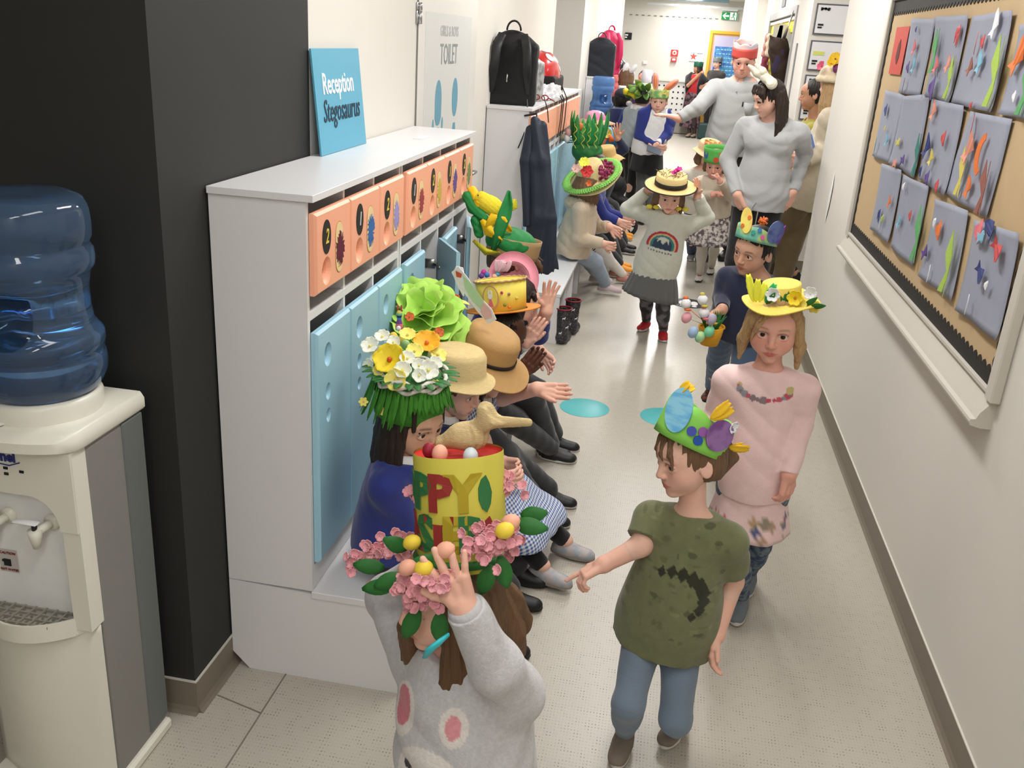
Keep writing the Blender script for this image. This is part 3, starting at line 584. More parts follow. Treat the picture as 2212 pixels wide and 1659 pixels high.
    b.add(v,f); b.build('top_tray',CREAM,t,smooth=True,angle=50)
    B().box((x0-.002,y0-.012,.0),(x1+.012,y1,.035),bev=.008).build('base',CREAM,t,smooth=False)
    return t,xc
C1,_=cooler('water_cooler','grey and white water cooler with drip tray and two taps by the black wall',-1.51,-1.19,1.60,1.875)
def bottle(label,xc,yc,z0,r,h,glassy,dz=0):
    t=thing('water_bottle',label,'water bottle',(xc,yc,z0))
    prof=[(.28,.0),(.45,.01),(.72,.035),(.9,.09),(.985,.15),(1,.19),(.985,.235),(.93,.255),(.985,.275),(1,.31),(.985,.345),(.93,.365),(.86,.40),(.835,.47),(.835,.56),(.865,.62),(.9,.645),(.95,.665),(.96,.70),(.95,.74),(.90,.76),(.90,.775),(.945,.80),(.95,.86),(.93,.93),(.86,.975),(.72,.995),(.45,.995),(.0,.985)]
    def fn(a,i): 
        z=prof[i][1]; return 1-(.30*math.exp(-((z-.48)/.10)**2)*math.exp(-((((a+1.35)+math.pi)%(2*math.pi)-math.pi)/.30)**2))
    b=B().lathe([(max(.001,q*r),z*h) for q,z in prof],48,t=(xc,yc,z0),fn=fn); b.build('shell',glassy,t)
    b=B().lathe([(max(.001,q*r*.975),z*h) for q,z in [(0,.004),(.28,.004)]+prof[2:15]+[(0,.555)]],40,t=(xc,yc,z0),fn=lambda a,i:.99); 
    b.build('water',mat('water',(150,190,220),.02,.01,trans=1,ior=1.33,spec=.4),t)
    b=B().tube([(xc+r*.15*1.0,yc-r*.93,z0+h*.40),(xc+r*.05,yc-r*1.00,z0+h*.42),(xc+r*.0,yc-r*1.0,z0+h*.50),(xc+r*.02,yc-r*.95,z0+h*.60)],.008,8) if 0 else None
    return t
BOT=mat('bottle_blue',(140,178,222),.08,.01,trans=.88,ior=1.22,spec=.6,coat=.4)
bottle('large blue ribbed water bottle upside down on the near water cooler',-1.335,1.725,1.020,.143,.465,BOT)
b=B().lathe([(.125,1.0),(.127,1.035),(.120,1.048),(.105,1.046),(.09,1.02),(.05,1.012),(.0,1.012)],40,t=(-1.335,1.725,0)); b.build('bottle_collar',CREAM,C1)
# warning note lying on the cooler top
o=B().box((-.055,-.036,0),(.055,.036,.001),0,R=rotm('Z',-14),t=(-1.40,1.585,1.0065)); 
Rn=rotm('Z',-14)@np.array([[1,0,0],[0,0,1],[0,-1,0]]).T
Rn=rotm('Z',-14)@np.array([[1,0,0],[0,0,1],[0,-1,0]],float).T
o.text('UWAGA',.015,1,R=rotm('Z',-14)@np.array([[1,0,0],[0,0,1.],[0,-1,0]]).T@np.eye(3) if 0 else rotm('Z',-14)@rotm('X',-90),t=(-1.395,1.607,1.0081),th=.0002)
for i in range(4): o.box((-.045,.006-i*.009,.001),(.045-.01*(i%2),.0085-i*.009,.0013),1,R=rotm('Z',-14),t=(-1.40,1.585,1.0065))
o=o.build('warning_note',[PAPERW,mat('ink',(70,70,80),.7)],smooth=False); tag(o,'white warning note lying on top of the near water cooler','note')
C2,_=cooler('water_cooler','white water cooler against the far lockers, seen above the seated children',-1.06,-.74,11.2,11.5,False)
bottle('large blue ribbed water bottle upside down on the far white water cooler',-.90,11.36,1.02,.14,.46,mat('bottle_blue_far',(110,150,205),.1,.02,trans=.6,ior=1.2))
b=B().lathe([(.125,1.0),(.127,1.035),(.120,1.048),(.105,1.046),(.05,1.012),(.0,1.012)],30,t=(-.90,11.36,0)); b.build('bottle_collar',CREAM,C2)
t=thing('cup_dispenser','tall white tube of paper cups beside the far water cooler','cup dispenser',(-.655,11.3,.9))
B().lathe([(.001,.92),(.040,.92),(.040,1.33),(.001,1.33)],20,t=(-.672,11.3,0)).build('tube',mat('tube_white',(214,214,216),.35),t); B().lathe([(.001,1.33),(.046,1.33),(.046,1.385),(.04,1.39),(.001,1.39)],20,t=(-.672,11.3,0)).build('cap',CREAM,t)
B().box((-.728,11.28,1.0),(-.70,11.32,1.1)).build('bracket',CREAM,t,smooth=False)
# ---------------------------------------------------------------- floor stickers
TQ=mat('turquoise_vinyl',(84,182,186),.4,.02)
def disc(x,y,r,m,th=.0012): return B().lathe([(.0001,th),(r*.99,th),(r,th*.5),(r,0)],48,t=(x,y,.0002))
tag(disc(-.306,4.61,.134,0).build('floor_sticker',TQ),'round turquoise floor sticker, the left and complete one of the pair','floor sticker','turquoise floor stickers')
tag(disc(.127,4.615,.134,0).build('floor_sticker',TQ),'round turquoise floor sticker half hidden behind the painted paper crown','floor sticker','turquoise floor stickers')
ds=thing('floor_sticker','dark round floor sticker with a white footprint, behind the chick basket','floor sticker',(.256,7.03,0))
disc(.256,7.03,.14,0).build('disc',mat('navy_vinyl',(52,56,66),.45),ds)
b=B()
for dx in (-.045,.045): b.prism(oval(0,0,.028,.062),.0006,R=rotm('X',90),t=(.256+dx,7.03,.0022)); b.prism(oval(0,0,.02,.02),.0006,R=rotm('X',90),t=(.256+dx,6.945,.0022))
b.build('footprints',PAPERW,ds,smooth=False)
# ---------------------------------------------------------------- ceiling lamps
for i,(x,y,p) in enumerate(LAMPS):
    t=thing('ceiling_light','long rectangular ceiling light panel above '+['the floor before the coolers','the near water cooler','the near orange lockers','the toilet door','the spotted red bag','the right side doorway','the far lockers','the far end of the lockers','the end hall','the white end wall'][i],'ceiling light',(x,y,CEIL))
    B().box((x-.17,y-.66,CEIL-.03),(x+.17,y+.66,CEIL)).build('housing',TRIMW,t,smooth=False); B().box((x-.15,y-.63,CEIL-.034),(x+.15,y+.63,CEIL-.0305)).build('diffuser',mat('lamp_on',(255,250,240),.5,emit=3),t,smooth=False)
# ---------------------------------------------------------------- end wall fittings
Y=21.99
def E(px,py): return at(px,py,Y=Y)
def rect(name,px0,py0,px1,py1,th,m,parent=None,bev=0):
    a=E(px0,py0);c=E(px1,py1); return B().box((a[0],Y-th,c[2]),(c[0],Y,a[2]),bev=bev).build(name,m,parent,smooth=False)
rd=thing('radiator_cover','white radiator cover punched with rows of round black holes on the end wall','radiator cover',E(1462,270)*V(1,1,0)+V(0,0,.14))
a=E(1425,188);c=E(1500,270); x0,x1,z0,z1=-.55,.33,.42,1.12
B().box((x0,Y-.12,z0),(x1,Y-.10,z1)).build('perforated_panel',mat('cover_white',(226,224,220),.5),rd,smooth=False)
B().box((x0-.01,Y-.16,z1),(x1+.01,Y,z1+.04),bev=.005).build('top_shelf',TRIMW,rd,smooth=False)
for i in range(8):
    for j in range(5):
        B().lathe([(.0005,0),(.020,0),(.020,.004),(.0005,.004)],12,R=rotm('X',90),t=(x0+.07+i*.108,Y-.1195,z1-.09-j*.125)).build('hole',BLK,rd)
B().box((x0,Y-.10,z0),(x0+.02,Y,z1)).build('side_panel',mat('cover_white',(226,224,220),.5),rd,smooth=False); B().box((x1-.02,Y-.10,z0),(x1,Y,z1)).build('side_panel',mat('cover_white',(226,224,220),.5),rd,smooth=False)
b=B().box((-1.2,Y-.03,.02),(.45,Y-.002,.38)); struct(b.build('trim_2',mat('plinth_grey',(150,144,134),.6),smooth=False))
# yellow framed door with a glazed panel looking on a blue display
YEL=mat('yellow_frame',(238,186,56),.45,.03)
dx0,dx1,dz1=.50,1.35,2.24
d=struct(B().box((dx0-.005,Y-.05,0),(dx0+.055,Y,dz1)).box((dx1,Y-.05,0),(dx1+.06,Y,dz1)).box((dx0+.055,Y-.05,dz1-.06),(dx1,Y,dz1)).build('door_2',YEL,smooth=False))
B().box((dx0+.056,Y-.03,0),(dx1-.001,Y-.001,dz1-.061)).build('door_leaf',mat('door_wood',(206,160,92),.5,.06,10,st=(1,1,.2)),d,smooth=False)
B().box((dx0+.10,Y-.036,.9),(dx1-.06,Y-.0305,dz1-.10)).build('window_frame',mat('pale_violet_frame',(196,190,220),.5),d,smooth=False)
g=B().box((dx0+.14,Y-.040,1.05),(dx1-.08,Y-.0365,1.92),0)
g.build('blue_display',mat('blue_display',(84,160,206),.4,rgb2=(70,110,190),scale=14,st=(1,1,1)),d,smooth=False)
b=B()
for i in range(9):
    z=1.86-i*.085; q=random.Random(i); x=dx0+.18
    while x<dx1-.16: l=.02+.05*q.random(); b.box((x,Y-.0425,z-.012),(x+l,Y-.0405,z+.010)); x+=l+.02
b.build('display_lines',mat('pale_cyan',(150,214,226),.5),d,smooth=False)
# fire alarm: red square sign and the call point below
fa=thing('fire_alarm_sign','red square fire alarm sign with a white ring on the end wall','sign',E(1456,116))
rect('plate',1450,107,1464,122,.01,mat('alarm_red',(206,52,44),.5),fa); p=E(1457,114.5)
B().lathe([(.022,0),(.050,0),(.050,.004),(.022,.004)],24,R=rotm('X',90),t=(p[0],Y-.011,p[2])).build('ring',mat('alarm_white',(244,226,220),.5),fa)
o=thing('alarm_call_point','small red and white alarm call point under the red square sign','call point',E(1455,132)); rect('case',1450,124,1461,134,.05,mat('alarm_red',(206,52,44),.5),o,.004); p=E(1455.5,128.5)
B().box((p[0]-.035,Y-.054,p[2]-.02),(p[0]+.035,Y-.0505,p[2]+.022)).build('label',PAPERW,o,smooth=False)
o=thing('wall_socket','small white wall socket on the end wall near the black plate','socket',E(1394,134)); rect('plate',1389,131,1398,139,.02,mat('socket_white',(232,230,226),.4),o,.003)
o=thing('black_door_plate','small black plate with white writing at the left of the end wall','sign',E(1357,78)); rect('plate',1351,70,1364,86,.012,BLK,o)
p=E(1356,76); B().box((p[0]-.06,Y-.015,p[2]-.01),(p[0]+.01,Y-.0125,p[2]+.02)).box((p[0]-.06,Y-.015,p[2]-.06),(p[0]-.01,Y-.0125,p[2]-.03)).build('writing',PAPERW,o,smooth=False)
o=thing('starfish_poster','white poster with a red starfish on the end wall','poster',E(1505,125)); rect('sheet',1490,112,1519,134,.006,PAPERW,o); p=E(1498,122)
B().prism([(.09*(1 if i%2==0 else .38)*math.sin(math.pi*i/5),.09*(1 if i%2==0 else .38)*math.cos(math.pi*i/5)) for i in range(10)],.002,t=(p[0],Y-.0085,p[2])).build('starfish',mat('star_red',(206,84,70),.6),o,smooth=False)
p=E(1512,116); B().box((p[0]-.06,Y-.0085,p[2]-.01),(p[0]+.06,Y-.006,p[2]+.01)).build('writing',mat('ink_pale',(150,150,160),.7),o,smooth=False)
ex=thing('exit_sign','green and white emergency exit sign with an arrow pointing left','exit sign',E(1575,35)); pl=rect('panel',1560,26,1592,44,.04,mat('exit_green',(28,140,76),.5,emit=.25),ex)
a=E(1560,26);c=E(1592,44); xw=a[0]+(c[0]-a[0])*.52
B().box((xw,Y-.043,c[2]),(c[0],Y-.0405,a[2])).build('white_field',mat('exit_white',(236,250,240),.5,emit=.4),ex,smooth=False)
zc=(a[2]+c[2])/2; xa=a[0]+(xw-a[0])*.5
B().prism([(-.07,0),(-.01,.06),(.015,.06),(-.02,.018),(.07,.018),(.07,-.018),(-.02,-.018),(.015,-.06),(-.01,-.06)],.002,t=(xa,Y-.0435,zc)).build('arrow',mat('exit_white',(236,250,240),.5),ex,smooth=False)
b=B(); xm=(xw+c[0])/2; G2=mat('exit_green',(28,140,76),.5)
b.ball((xm+.0,Y-.045,zc+.06),(.014,.004,.014),10)
for p,q in (((0,.045),(-.01,-.005)),((-.01,-.005),(-.035,-.03)),((-.035,-.03),(-.06,-.03)),((-.01,-.005),(.02,-.04)),((.02,-.04),(.015,-.075)),((0,.04),(-.035,.02)),((0,.04),(.03,.02))): b.tube([(xm+p[0],Y-.045,zc+p[1]),(xm+q[0],Y-.045,zc+q[1])],.007,6)
b.box((xm+.055,Y-.046,zc-.08),(xm+.075,Y-.043,zc+.08)); b.build('running_figure',G2,ex)
rect('top_case',1560,17,1593,25,.05,PAPERW,ex)
b=B()
for i in range(16): p=E(1363+i*13.2,31.5+i*.66); b.box((p[0]-.03,Y-.006,p[2]-.008),(p[0]+.03,Y,p[2]+.008))
struct(b.build('trim_3',mat('slot_grey',(120,118,116),.7),smooth=False))
# ventilation duct and beam hanging under the far ceiling
struct(B().box((-.9,20.3,CEIL-.12),(.75,20.6,CEIL),bev=.01).build('trim_4',mat('duct_blue',(150,182,196),.4,.03),smooth=False))
struct(B().box((-1.3,19.2,CEIL-.1),(-.9,20.2,CEIL),bev=.01).build('trim_5',mat('duct_grey',(120,124,126),.4,.03),smooth=False))
struct(B().box((-.9,21.0,CEIL-.2),(1.1,21.06,CEIL-.16)).build('trim_6',mat('rail_white',(224,230,230),.4,.03),smooth=False))
# plate, slot and intercom on the right far walls
o=thing('door_closer_plate','black rectangular plate high on the white pillar wall','plate',(.87,15,2)); 
B().box((.862,15.4,1.93),(.87,17.0-.25,2.03)).build('plate',BLK,o,smooth=False)
o=thing('door_plate','small dark square plate high beside the yellow lintel','plate',(1.0,11,2.38)); B().box((.99,10.98,2.33),(.9995,11.35,2.44)).build('plate',mat('dark_grey',(90,90,94),.5),o,smooth=False)
# classroom door opening on the right with yellow lintel
d=struct(B().box((.985,9.64,0),(1.145,9.72,2.29)).box((.985,9.72,2.22),(1.145,12.6,2.29)).box((.985,12.58,0),(1.145,12.66,2.29)).build('door_3',mat('frame_grey',(170,170,168),.5),smooth=False))
B().box((1.02,9.73,2.06),(1.06,12.59,2.17)).build('yellow_lintel',mat('yellow_bright',(246,222,40),.5,.03),d,smooth=False)
B().box((1.0,9.72,2.17),(1.05,12.6,2.2)).build('lintel_panel',WHITE,d,smooth=False)
o=thing('wall_trim_rail','grey metal rail leaning by the classroom door frame','rail',(1,9.2,1)); B().box((.99,9.2,.5),(1.0,9.26,1.95)).build('rail',mat('rail_grey',(130,132,134),.4),o,smooth=False); B().box((.985,8.9,.4),(.9995,8.98,1.3)).build('strip',mat('strip_grey',(168,176,184),.4),o,smooth=False)
# hanging costumes inside the classroom opening
# posters on the poster wall
PG=mat('poster_edge',(92,92,98),.6); PS=mat('poster_sheet',(226,226,228),.35,.03,4,bump=.35,bscale=6)
for k,(z0,z1,la) in enumerate(((2.02,2.262,'black framed poster with a black logo at its top corner, uppermost on the wall'),(1.735,1.975,'crumpled white poster with a lime stripe, second from the top'),(1.33,1.70,'white poster behind the dark haired woman with the bun'))):
    xl=1.035-k*.006 if 0 else 1.03; t=thing('wall_poster',la,'poster',(1.35,8.545,z0),'posters on the alcove wall')
    B().box((xl,8.536,z0),(xl+.62,8.548,z1)).build('frame',PG,t,smooth=False); B().box((xl+.012,8.532,z0+.012),(xl+.608,8.5355,z1-.012)).build('sheet',PS,t,smooth=False)
    b=B(); rr=random.Random(k)
    if k!=1:
        for i in range(3): b.box((xl+.035+.028*i,8.5295,z1-.05),(xl+.055+.028*i,8.5315,z1-.03))
        b.prism(oval(0,0,.035,.022,14,0,180)+oval(0,0,.02,.012,14,180,0),.002,t=(xl+.07,8.5295,z1-.055)); 
    if k!=1: b.build('logo_print',BLK,t,smooth=False)
    B().box((xl+.03,8.5295,z0+.07),(xl+.075,8.5315,z0+.085)).box((xl+.03,8.5295,z0+.05),(xl+.065,8.5315,z0+.063)).build('small_print',BLK,t,smooth=False)
    if k==1: B().box((xl+.03,8.5295,z1-.115),(xl+.12,8.5315,z1-.085)).build('lime_stripe',mat('lime_print',(206,214,110),.6),t,smooth=False)
# ---------------------------------------------------------------- people
SK={'fair':(232,186,166),'pink':(230,174,156),'olive':(212,166,140),'dark':(92,58,44),'tan':(196,146,118)}
HR={'black':(26,20,18),'dark':(46,33,27),'brown':(100,72,46),'mid':(112,84,60),'blond':(178,146,104),'grey':(120,112,104),'sandy':(150,122,88)}
SKM=mat('skin',(220,170,150),.52,.02,60,vcol=True,spec=.35,sub=.12)
EYEM=[mat('eye_white',(226,220,214),.2),mat('iris_brown',(70,44,30),.2),mat('pupil',(12,10,10),.1),mat('iris_blue',(90,116,132),.2)]
def hairm(c): return mat('hair_'+c,HR[c],.46,.5,45,bump=.45,bscale=60,st=(6,6,.22),spec=.4)
def fab(n,rgb,**k): k.setdefault('rough',.85); k.setdefault('bump',.25); k.setdefault('bscale',420); k.setdefault('var',.07); k.setdefault('sheen',.25); return mat('fabric_'+n,rgb,**k)
def hand(wrp,d,palm,side,L,pose='relax'):
    """palm, four fingers, thumb. d: wrist->fingers, palm: direction the palm faces, side: +1 thumb on d x palm side"""
    d=nv(d); pn=nv(np.array(palm,float)-d*np.dot(palm,d)); x=np.cross(d,pn)*side; P=[]
    def W(a,b_,c): return wrp+L*(x*a+d*b_-pn*c)
    for a0,a1 in ((.09,.17),(.0,.03),(-.09,-.16)): P.append(rc(W(a0,.0,.0),W(a1,.46,.0),.115*L,.088*L,k=.05*L))
    P.append(rc(W(.12,.08,.03),W(.2,.26,.04),.10*L,.08*L,k=.05*L))
    cu={'relax':(22,28,18),'flat':(4,6,4),'grip':(62,70,40),'point':(30,40,25),'fist':(80,85,50),'spread':(4,6,4)}[pose]
    sp={'flat':2,'spread':11,'relax':4,'grip':2,'point':5,'fist':1}[pose]
    for i,(fx,l,rr) in enumerate(((.185,.46,.068),(.065,.52,.072),(-.06,.47,.068),(-.175,.37,.058))):
        an=0; p=W(fx,.46,0); fan=math.radians((1.5-i)*sp); jj=(1+.12*i) if pose!='point' or i else .1
        dd=d*math.cos(fan)+x*math.sin(fan)
        for k,(fr) in enumerate((.46,.31,.23)):
            an+=math.radians(cu[k]*jj); q=p+L*l*fr*(dd*math.cos(an)+pn*math.sin(an)); r0=L*rr*(1-.1*k); P.append(rc(p,q,r0,r0*.9,k=.012*L)); p=q
    ta={'relax':38,'flat':28,'grip':30,'point':30,'fist':20,'spread':58}[pose]; tc={'relax':.25,'flat':.1,'grip':.9,'point':.3,'fist':1.0,'spread':.05}[pose]
    a=math.radians(ta); p=W(.17,.16,-.02); q=p+L*.24*(x*math.sin(a)+d*math.cos(a)+pn*tc*.6); r=q+L*.20*(x*math.sin(a)*(.6-.6*tc)+d*math.cos(a)+pn*tc*.7)
    P+=[rc(p,q,.085*L,.07*L,k=.03*L),rc(q,r,.07*L,.055*L,k=.01*L)]
    return P
def head(c,R,hh,skin,brow,h,smile=.2,eyec=1,gaze=(0,1,0),man=False,blink=False,eyes=True,rosy=1,chubby=1.):
    """face along local +y. returns (verts,faces,colours), eye builder list"""
    def T(x,y,z): return c+R@(hh*V(x,y,z))
    r=lambda *a: hh*V(*a); k=hh
    P=[el(T(0,-.06,.10),r(.36,.43,.40),R,k*.05),el(T(0,.08,-.12),r(.285,.27,.36),R,k*.12),el(T(0,.17,.13),r(.27,.24,.24),R,k*.1)]
    for s in (-1,1): P+=[el(T(s*.15,.15,-.17),r(.14*chubby,.16*chubby,.15),R,k*.1)]
    P+=[el(T(0,.23,-.42),r(.10,.10,.075),R,k*.07)]
    if man: P+=[el(T(0,.12,-.34),r(.25,.22,.14),R,k*.08)]
    for s in (-1,1): P.append(el(T(s*.145,.40,-.005),r(.10,.075,.062),R,k*.05,op='s'))
    P+=[rc(T(0,.36,.03),T(0,.425,-.145),.032*k,.045*k,k=.05*k),el(T(.045,.39,-.165),r(.034,.04,.028),R,k*.03),el(T(-.045,.39,-.165),r(.034,.04,.028),R,k*.03)]
    for s in (-1,1): P.append(el(T(s*.028,.425,-.192),r(.016,.02,.012),R,k*.01,op='s'))
    if eyes:
        for s in (-1,1):    # eyelids round each eye
            ec=V(s*.145,.292,-.008)
            for aa in range(6):
                t0,t1=[math.radians(18+aa*24+q) for q in (0,24)]
                f=lambda t,up: T(s*.145+.078*math.cos(t),.350-.040*abs(math.cos(t))**2+(.010 if up>0 else 0),-.008+up*.050*math.sin(t))
                P.append(rc(f(t0,1),f(t1,1),.015*k,k=.014*k)); P.append(rc(f(t0,-1),f(t1,-1),.012*k,k=.014*k))
            P.append(rc(T(s*.06,.375,.085),T(s*.22,.32,.085),.02*k,.014*k,k=.05*k))
    mw=.118+.035*max(0,smile); cz=.03*smile
    lips=[]
    for s in (-1,1):
        lips+=[(T(s*.022,.356,-.288),T(s*mw,.318,-.295+cz),.015*k,.007*k),(T(s*.01,.352,-.318),T(s*mw*.85,.320,-.302+cz),.019*k,.008*k)]
    P.append(el(T(0,.26,-.28),r(.17,.10,.10),R,k*.07))
    for s in (-1,1): P.append(rc(T(0,.372,-.303),T(s*mw*.92,.338,-.299+cz),.006*k,.004*k,k=.01*k,op='s'))
    for a,b_,ra,rb in lips: P.append(rc(a,b_,ra,rb,k=.012*k))
    if smile>.6: pass
    for s in (-1,1):
        Re=R@rotm('Y',s*-12)@rotm('Z',s*18)
        P+=[el(T(s*.365,-.05,-.03),r(.035,.085,.125),Re,k*.02),el(T(s*.398,-.03,-.02),r(.02,.05,.08),Re,k*.015,op='s')]
    Vv,F=sdf(P,h)
    L=(Vv-c)@R/hh; base=np.array(lin(SK[skin])); C=np.tile(base,(len(Vv),1))
    def blend(w_,col): 
        nonlocal C; w_=np.clip(w_,0,1)[:,None]; C=C*(1-w_)+np.array(lin(col) if max(col)>1 else col)*w_
    red=tuple(np.clip(base*np.array([.95,.62,.58]),0,1))
    for s in (-1,1): blend(.30*rosy*np.exp(-(((L[:,0]-s*.19)/.11)**2+((L[:,2]+.15)/.09)**2))*(L[:,1]>.1),red)
    blend(.25*rosy*np.exp(-((L[:,0]/.06)**2+((L[:,2]+.15)/.05)**2))*(L[:,1]>.3),red)
    dl=np.full(len(Vv),9.)
    for a,b_,ra,rb in lips: dl=np.minimum(dl,_dist(rc(a,b_,ra,rb),Vv))
    lipc=tuple(np.clip(base*np.array([.74,.34,.36]),0,1)); blend(.95*(1-np.clip((dl/hh-.004)/.010,0,1)),lipc)
    mo=np.full(len(Vv),9.)
    for s in (-1,1): mo=np.minimum(mo,_dist(rc(T(0,.355,-.303),T(s*mw*.92,.322,-.299+cz),.004*k),Vv))
    blend(.75*(1-np.clip(mo/hh/.007,0,1)),tuple(base*np.array([.3,.14,.13])))
    if smile>.75: 
        te=np.exp(-((L[:,0]/.075)**4+((L[:,2]+.300-cz*(L[:,0]/mw)**2)/.009)**4))*(L[:,1]>.3); blend(te*.75,(215,205,196))
    for s in (-1,1):
        bz=.112-.25*(abs(L[:,0])-.14)**2*6; blend(.8*np.exp(-(((L[:,2]-bz)/.016)**2))*np.exp(-(((L[:,0]-s*.15)/.085)**6))*(L[:,1]>.15),HR[brow])
        if eyes:
            ex=(L[:,0]-s*.145)/.082; lz=-.008+.053*np.sqrt(np.clip(1-ex**2,0,1)); blend(.85*np.exp(-(((L[:,2]-lz-.004)/.0085)**2))*(np.abs(ex)<1.02)*(L[:,1]>.25),(44,30,26))
        blend(.7*np.exp(-(((L[:,0]-s*.028)/.014)**2+((L[:,2]+.19)/.010)**2))*(L[:,1]>.37),tuple(base*.3))
    E=[]
    if eyes:
        for s in (-1,1): E.append((T(s*.145,.275,-.008),hh*.080))
    return (Vv,F,C),E
def eye(b,cn,r,gd,ic=1):
    Rg=frame(gd)@rotm('X',-90)     # pole (z) towards gaze
    n=20; v=[];f=[];m=[]; ths=[0,.20,.235,.42,.48,.8,1.2,1.8,2.4,math.pi]
    for th in ths:
        for j in range(n): a=2*math.pi*j/n; v.append((math.sin(th)*math.cos(a)*r,math.sin(th)*math.sin(a)*r,math.cos(th)*r))
    for i in range(len(ths)-1):
        for j in range(n): f.append((i*n+j,(i+1)*n+j,(i+1)*n+(j+1)%n,i*n+(j+1)%n)); m.append(2 if i<1 else (2 if i==1 else (ic if i<4 else 0)))
    b.add(v,f,m,Rg,cn)
def person(label,H,ground,pel,nk,face,hc,hf,roll=0,adult=False,w=1.,skin='fair',wrist=None,pole=None,ank=None,kneep=None,foot=None,hands=('relax','relax'),palm=None,hdir=None,
           top=None,sleeve='long',topm=None,hem=.06,bot='trousers',botm=None,shoem=None,solem=None,hair=None,smile=.2,eyec=1,gaze=None,vox=.004,brow='brown',collar=None,eyes=True,legskin=True,skirtl=.2,man=False,
           hide=(),sock=None,chubby=1.,hoff=(0,0,0),hh=None,cuff=None,rosy=1,shoet=1.,wrinkle=.0018,seated=False,extra=None,elb=None,sleevew=1.,name='person',group=None,leg_w=1.,topcol=None,topx=None,hemw=1.,hemd=1.):
    """face: body facing direction (x,y). wrist/ank: (right,left) world points"""
    pel=np.array(pel,float);nk=np.array(nk,float);hc=np.array(hc,float); H_=H
    hh=hh or H*(.138 if adult else .196-.03*max(0,min(1,(H-1.0)/.4)))
    up=nv(nk-pel); fr=frame((face[0],face[1],0),up) ; x,y=fr[:,0],nv(np.cross(up,fr[:,0])); T=np.array([x,y,up]).T
    Ls=np.linalg.norm(nk-pel); sw=H*(.118 if adult else .108)*w; hw=H*.052*w
    tw=w*(1.0 if adult else 1.0)
    sh=[nk+x*sw*s-up*.035*H for s in (1,-1)]; hp=[pel+x*hw*s-up*.02*H for s in (1,-1)]
    ua,fa=H*(.172 if adult else .158),H*(.150 if adult else .135); th,sk=H*(.245 if adult else .215),H*(.245 if adult else .205)
    HL=H*(.108 if adult else .108)
    fd=nv((face[0],face[1],0)); EL=[];WR=[];KN=[];AN=[]
    for i in (0,1):
        s=1-2*i
        wv=wrist[i] if wrist is not None and wrist[i] is not None else sh[i]+x*s*.03-up*(ua+fa)*.97+fd*.03
        wv=np.array(wv,float)
        if elb is not None and elb[i] is not None: e=np.array(elb[i],float)
        else: e=_ik(sh[i],wv,ua,fa,(pole[i] if pole is not None and pole[i] is not None else x*s*.5-fd*.6-V(0,0,.6)))
        EL.append(e); WR.append(wv)
        av=np.array(ank[i] if ank is not None and ank[i] is not None else V(hp[i][0],hp[i][1],.055*H),float); AN.append(av)
        KN.append(_ik(hp[i],av,th,sk,(kneep if kneep is not None else fd+V(0,0,.05))))
    def torso(t,lo=True,fs=1.):
        q=[el(pel+up*Ls*.76,V(.100*H*tw+t,.066*H*fs+t,.115*H+t),T,.03),rc(sh[0]-x*.01*H,sh[1]+x*.01*H,.040*H+t,k=.04),el(pel+up*Ls*.38+y*.008*H,V(.092*H*tw+t,.066*H*fs+t,.14*H+t),T,.04),
           el(pel+up*.01*H,V(.094*H*tw+t,.072*H*fs+t,.085*H+t),T,.04)]
        return q
    aR=(.031,.026,.0185) if adult else (.033,.028,.021); lR=(.052,.036,.024) if adult else (.055,.038,.027)
    aR=tuple(a*(w**.5) for a in aR)
    # body ------------------------------------------------
    body=B(); sc_=np.array(lin(SK[skin]))
    nkp=rc(nk-up*.01*H,hc+(-.12*hh)*(hc-nk)/np.linalg.norm(hc-nk)*0-frame(hf)[:,1]*hh*.10-V(0,0,hh*.22),.036*H*(1 if not adult else .86)*(1.12 if man else 1),.034*H*(1 if not adult else .84)*(1.12 if man else 1),k=.03)
    t=-.006
    P=torso(t)+[nkp]
    for i in (0,1): P+=[rc(sh[i],EL[i],aR[0]*H,aR[1]*H,k=.02),rc(EL[i],EL[i]+(WR[i]-EL[i])*.3,aR[1]*H,aR[1]*.95*H,k=.015)]
    legs=not (bot=='none')
    for i in (0,1):
        if ('leg%d'%i) in hide: continue
        P+=[rc(hp[i],KN[i],lR[0]*H-.004,lR[1]*H-.003,k=.02),rc(KN[i],AN[i],lR[1]*H-.003,lR[2]*H-.002,k=.02),el(KN[i]+(AN[i]-KN[i])*.3-fd*.012*H,V(.036,.036,.07)*H-.003,frame(fd+.001,nv(KN[i]-AN[i])),.03)]
    v,f=sdf(P,vox*1.4); body.add(v,f,0,col=sc_)
    Rh=frame(hf)@rotm('Y',roll)
    (v,f,c_),E=head(hc,Rh,hh,skin,brow,vox*.68,smile,eyec,man=man,eyes=eyes,rosy=rosy,chubby=chubby); body.add(v,f,0,col=c_)
    for i in (0,1):
        if ('hand%d'%i) in hide: continue
        s=1-2*i; d=nv(WR[i]-EL[i]); dv=np.array(hdir[i],float) if hdir is not None and hdir[i] is not None else d
        pm=np.array(palm[i],float) if palm is not None and palm[i] is not None else -x*s
        # thumb side: right hand thumb lies on cross(fingers,palm) * -1
        A=[rc(EL[i],WR[i],aR[1]*H,aR[2]*H,k=.01),rc(WR[i],WR[i]+nv(dv)*.12*HL,aR[2]*H*.96,HL*.15,k=.012)]+hand(WR[i]+nv(dv)*.05*HL,dv,pm,-s,HL,hands[i])
        v,f=sdf(A,min(vox*.62,HL*.03) if vox<.006 else vox*.6); body.add(v,f,0,col=sc_*np.array([1,.95,.94]))
    root=body.build(name,SKM,org=ground); tag(root,label,'person' if adult else 'child',group)
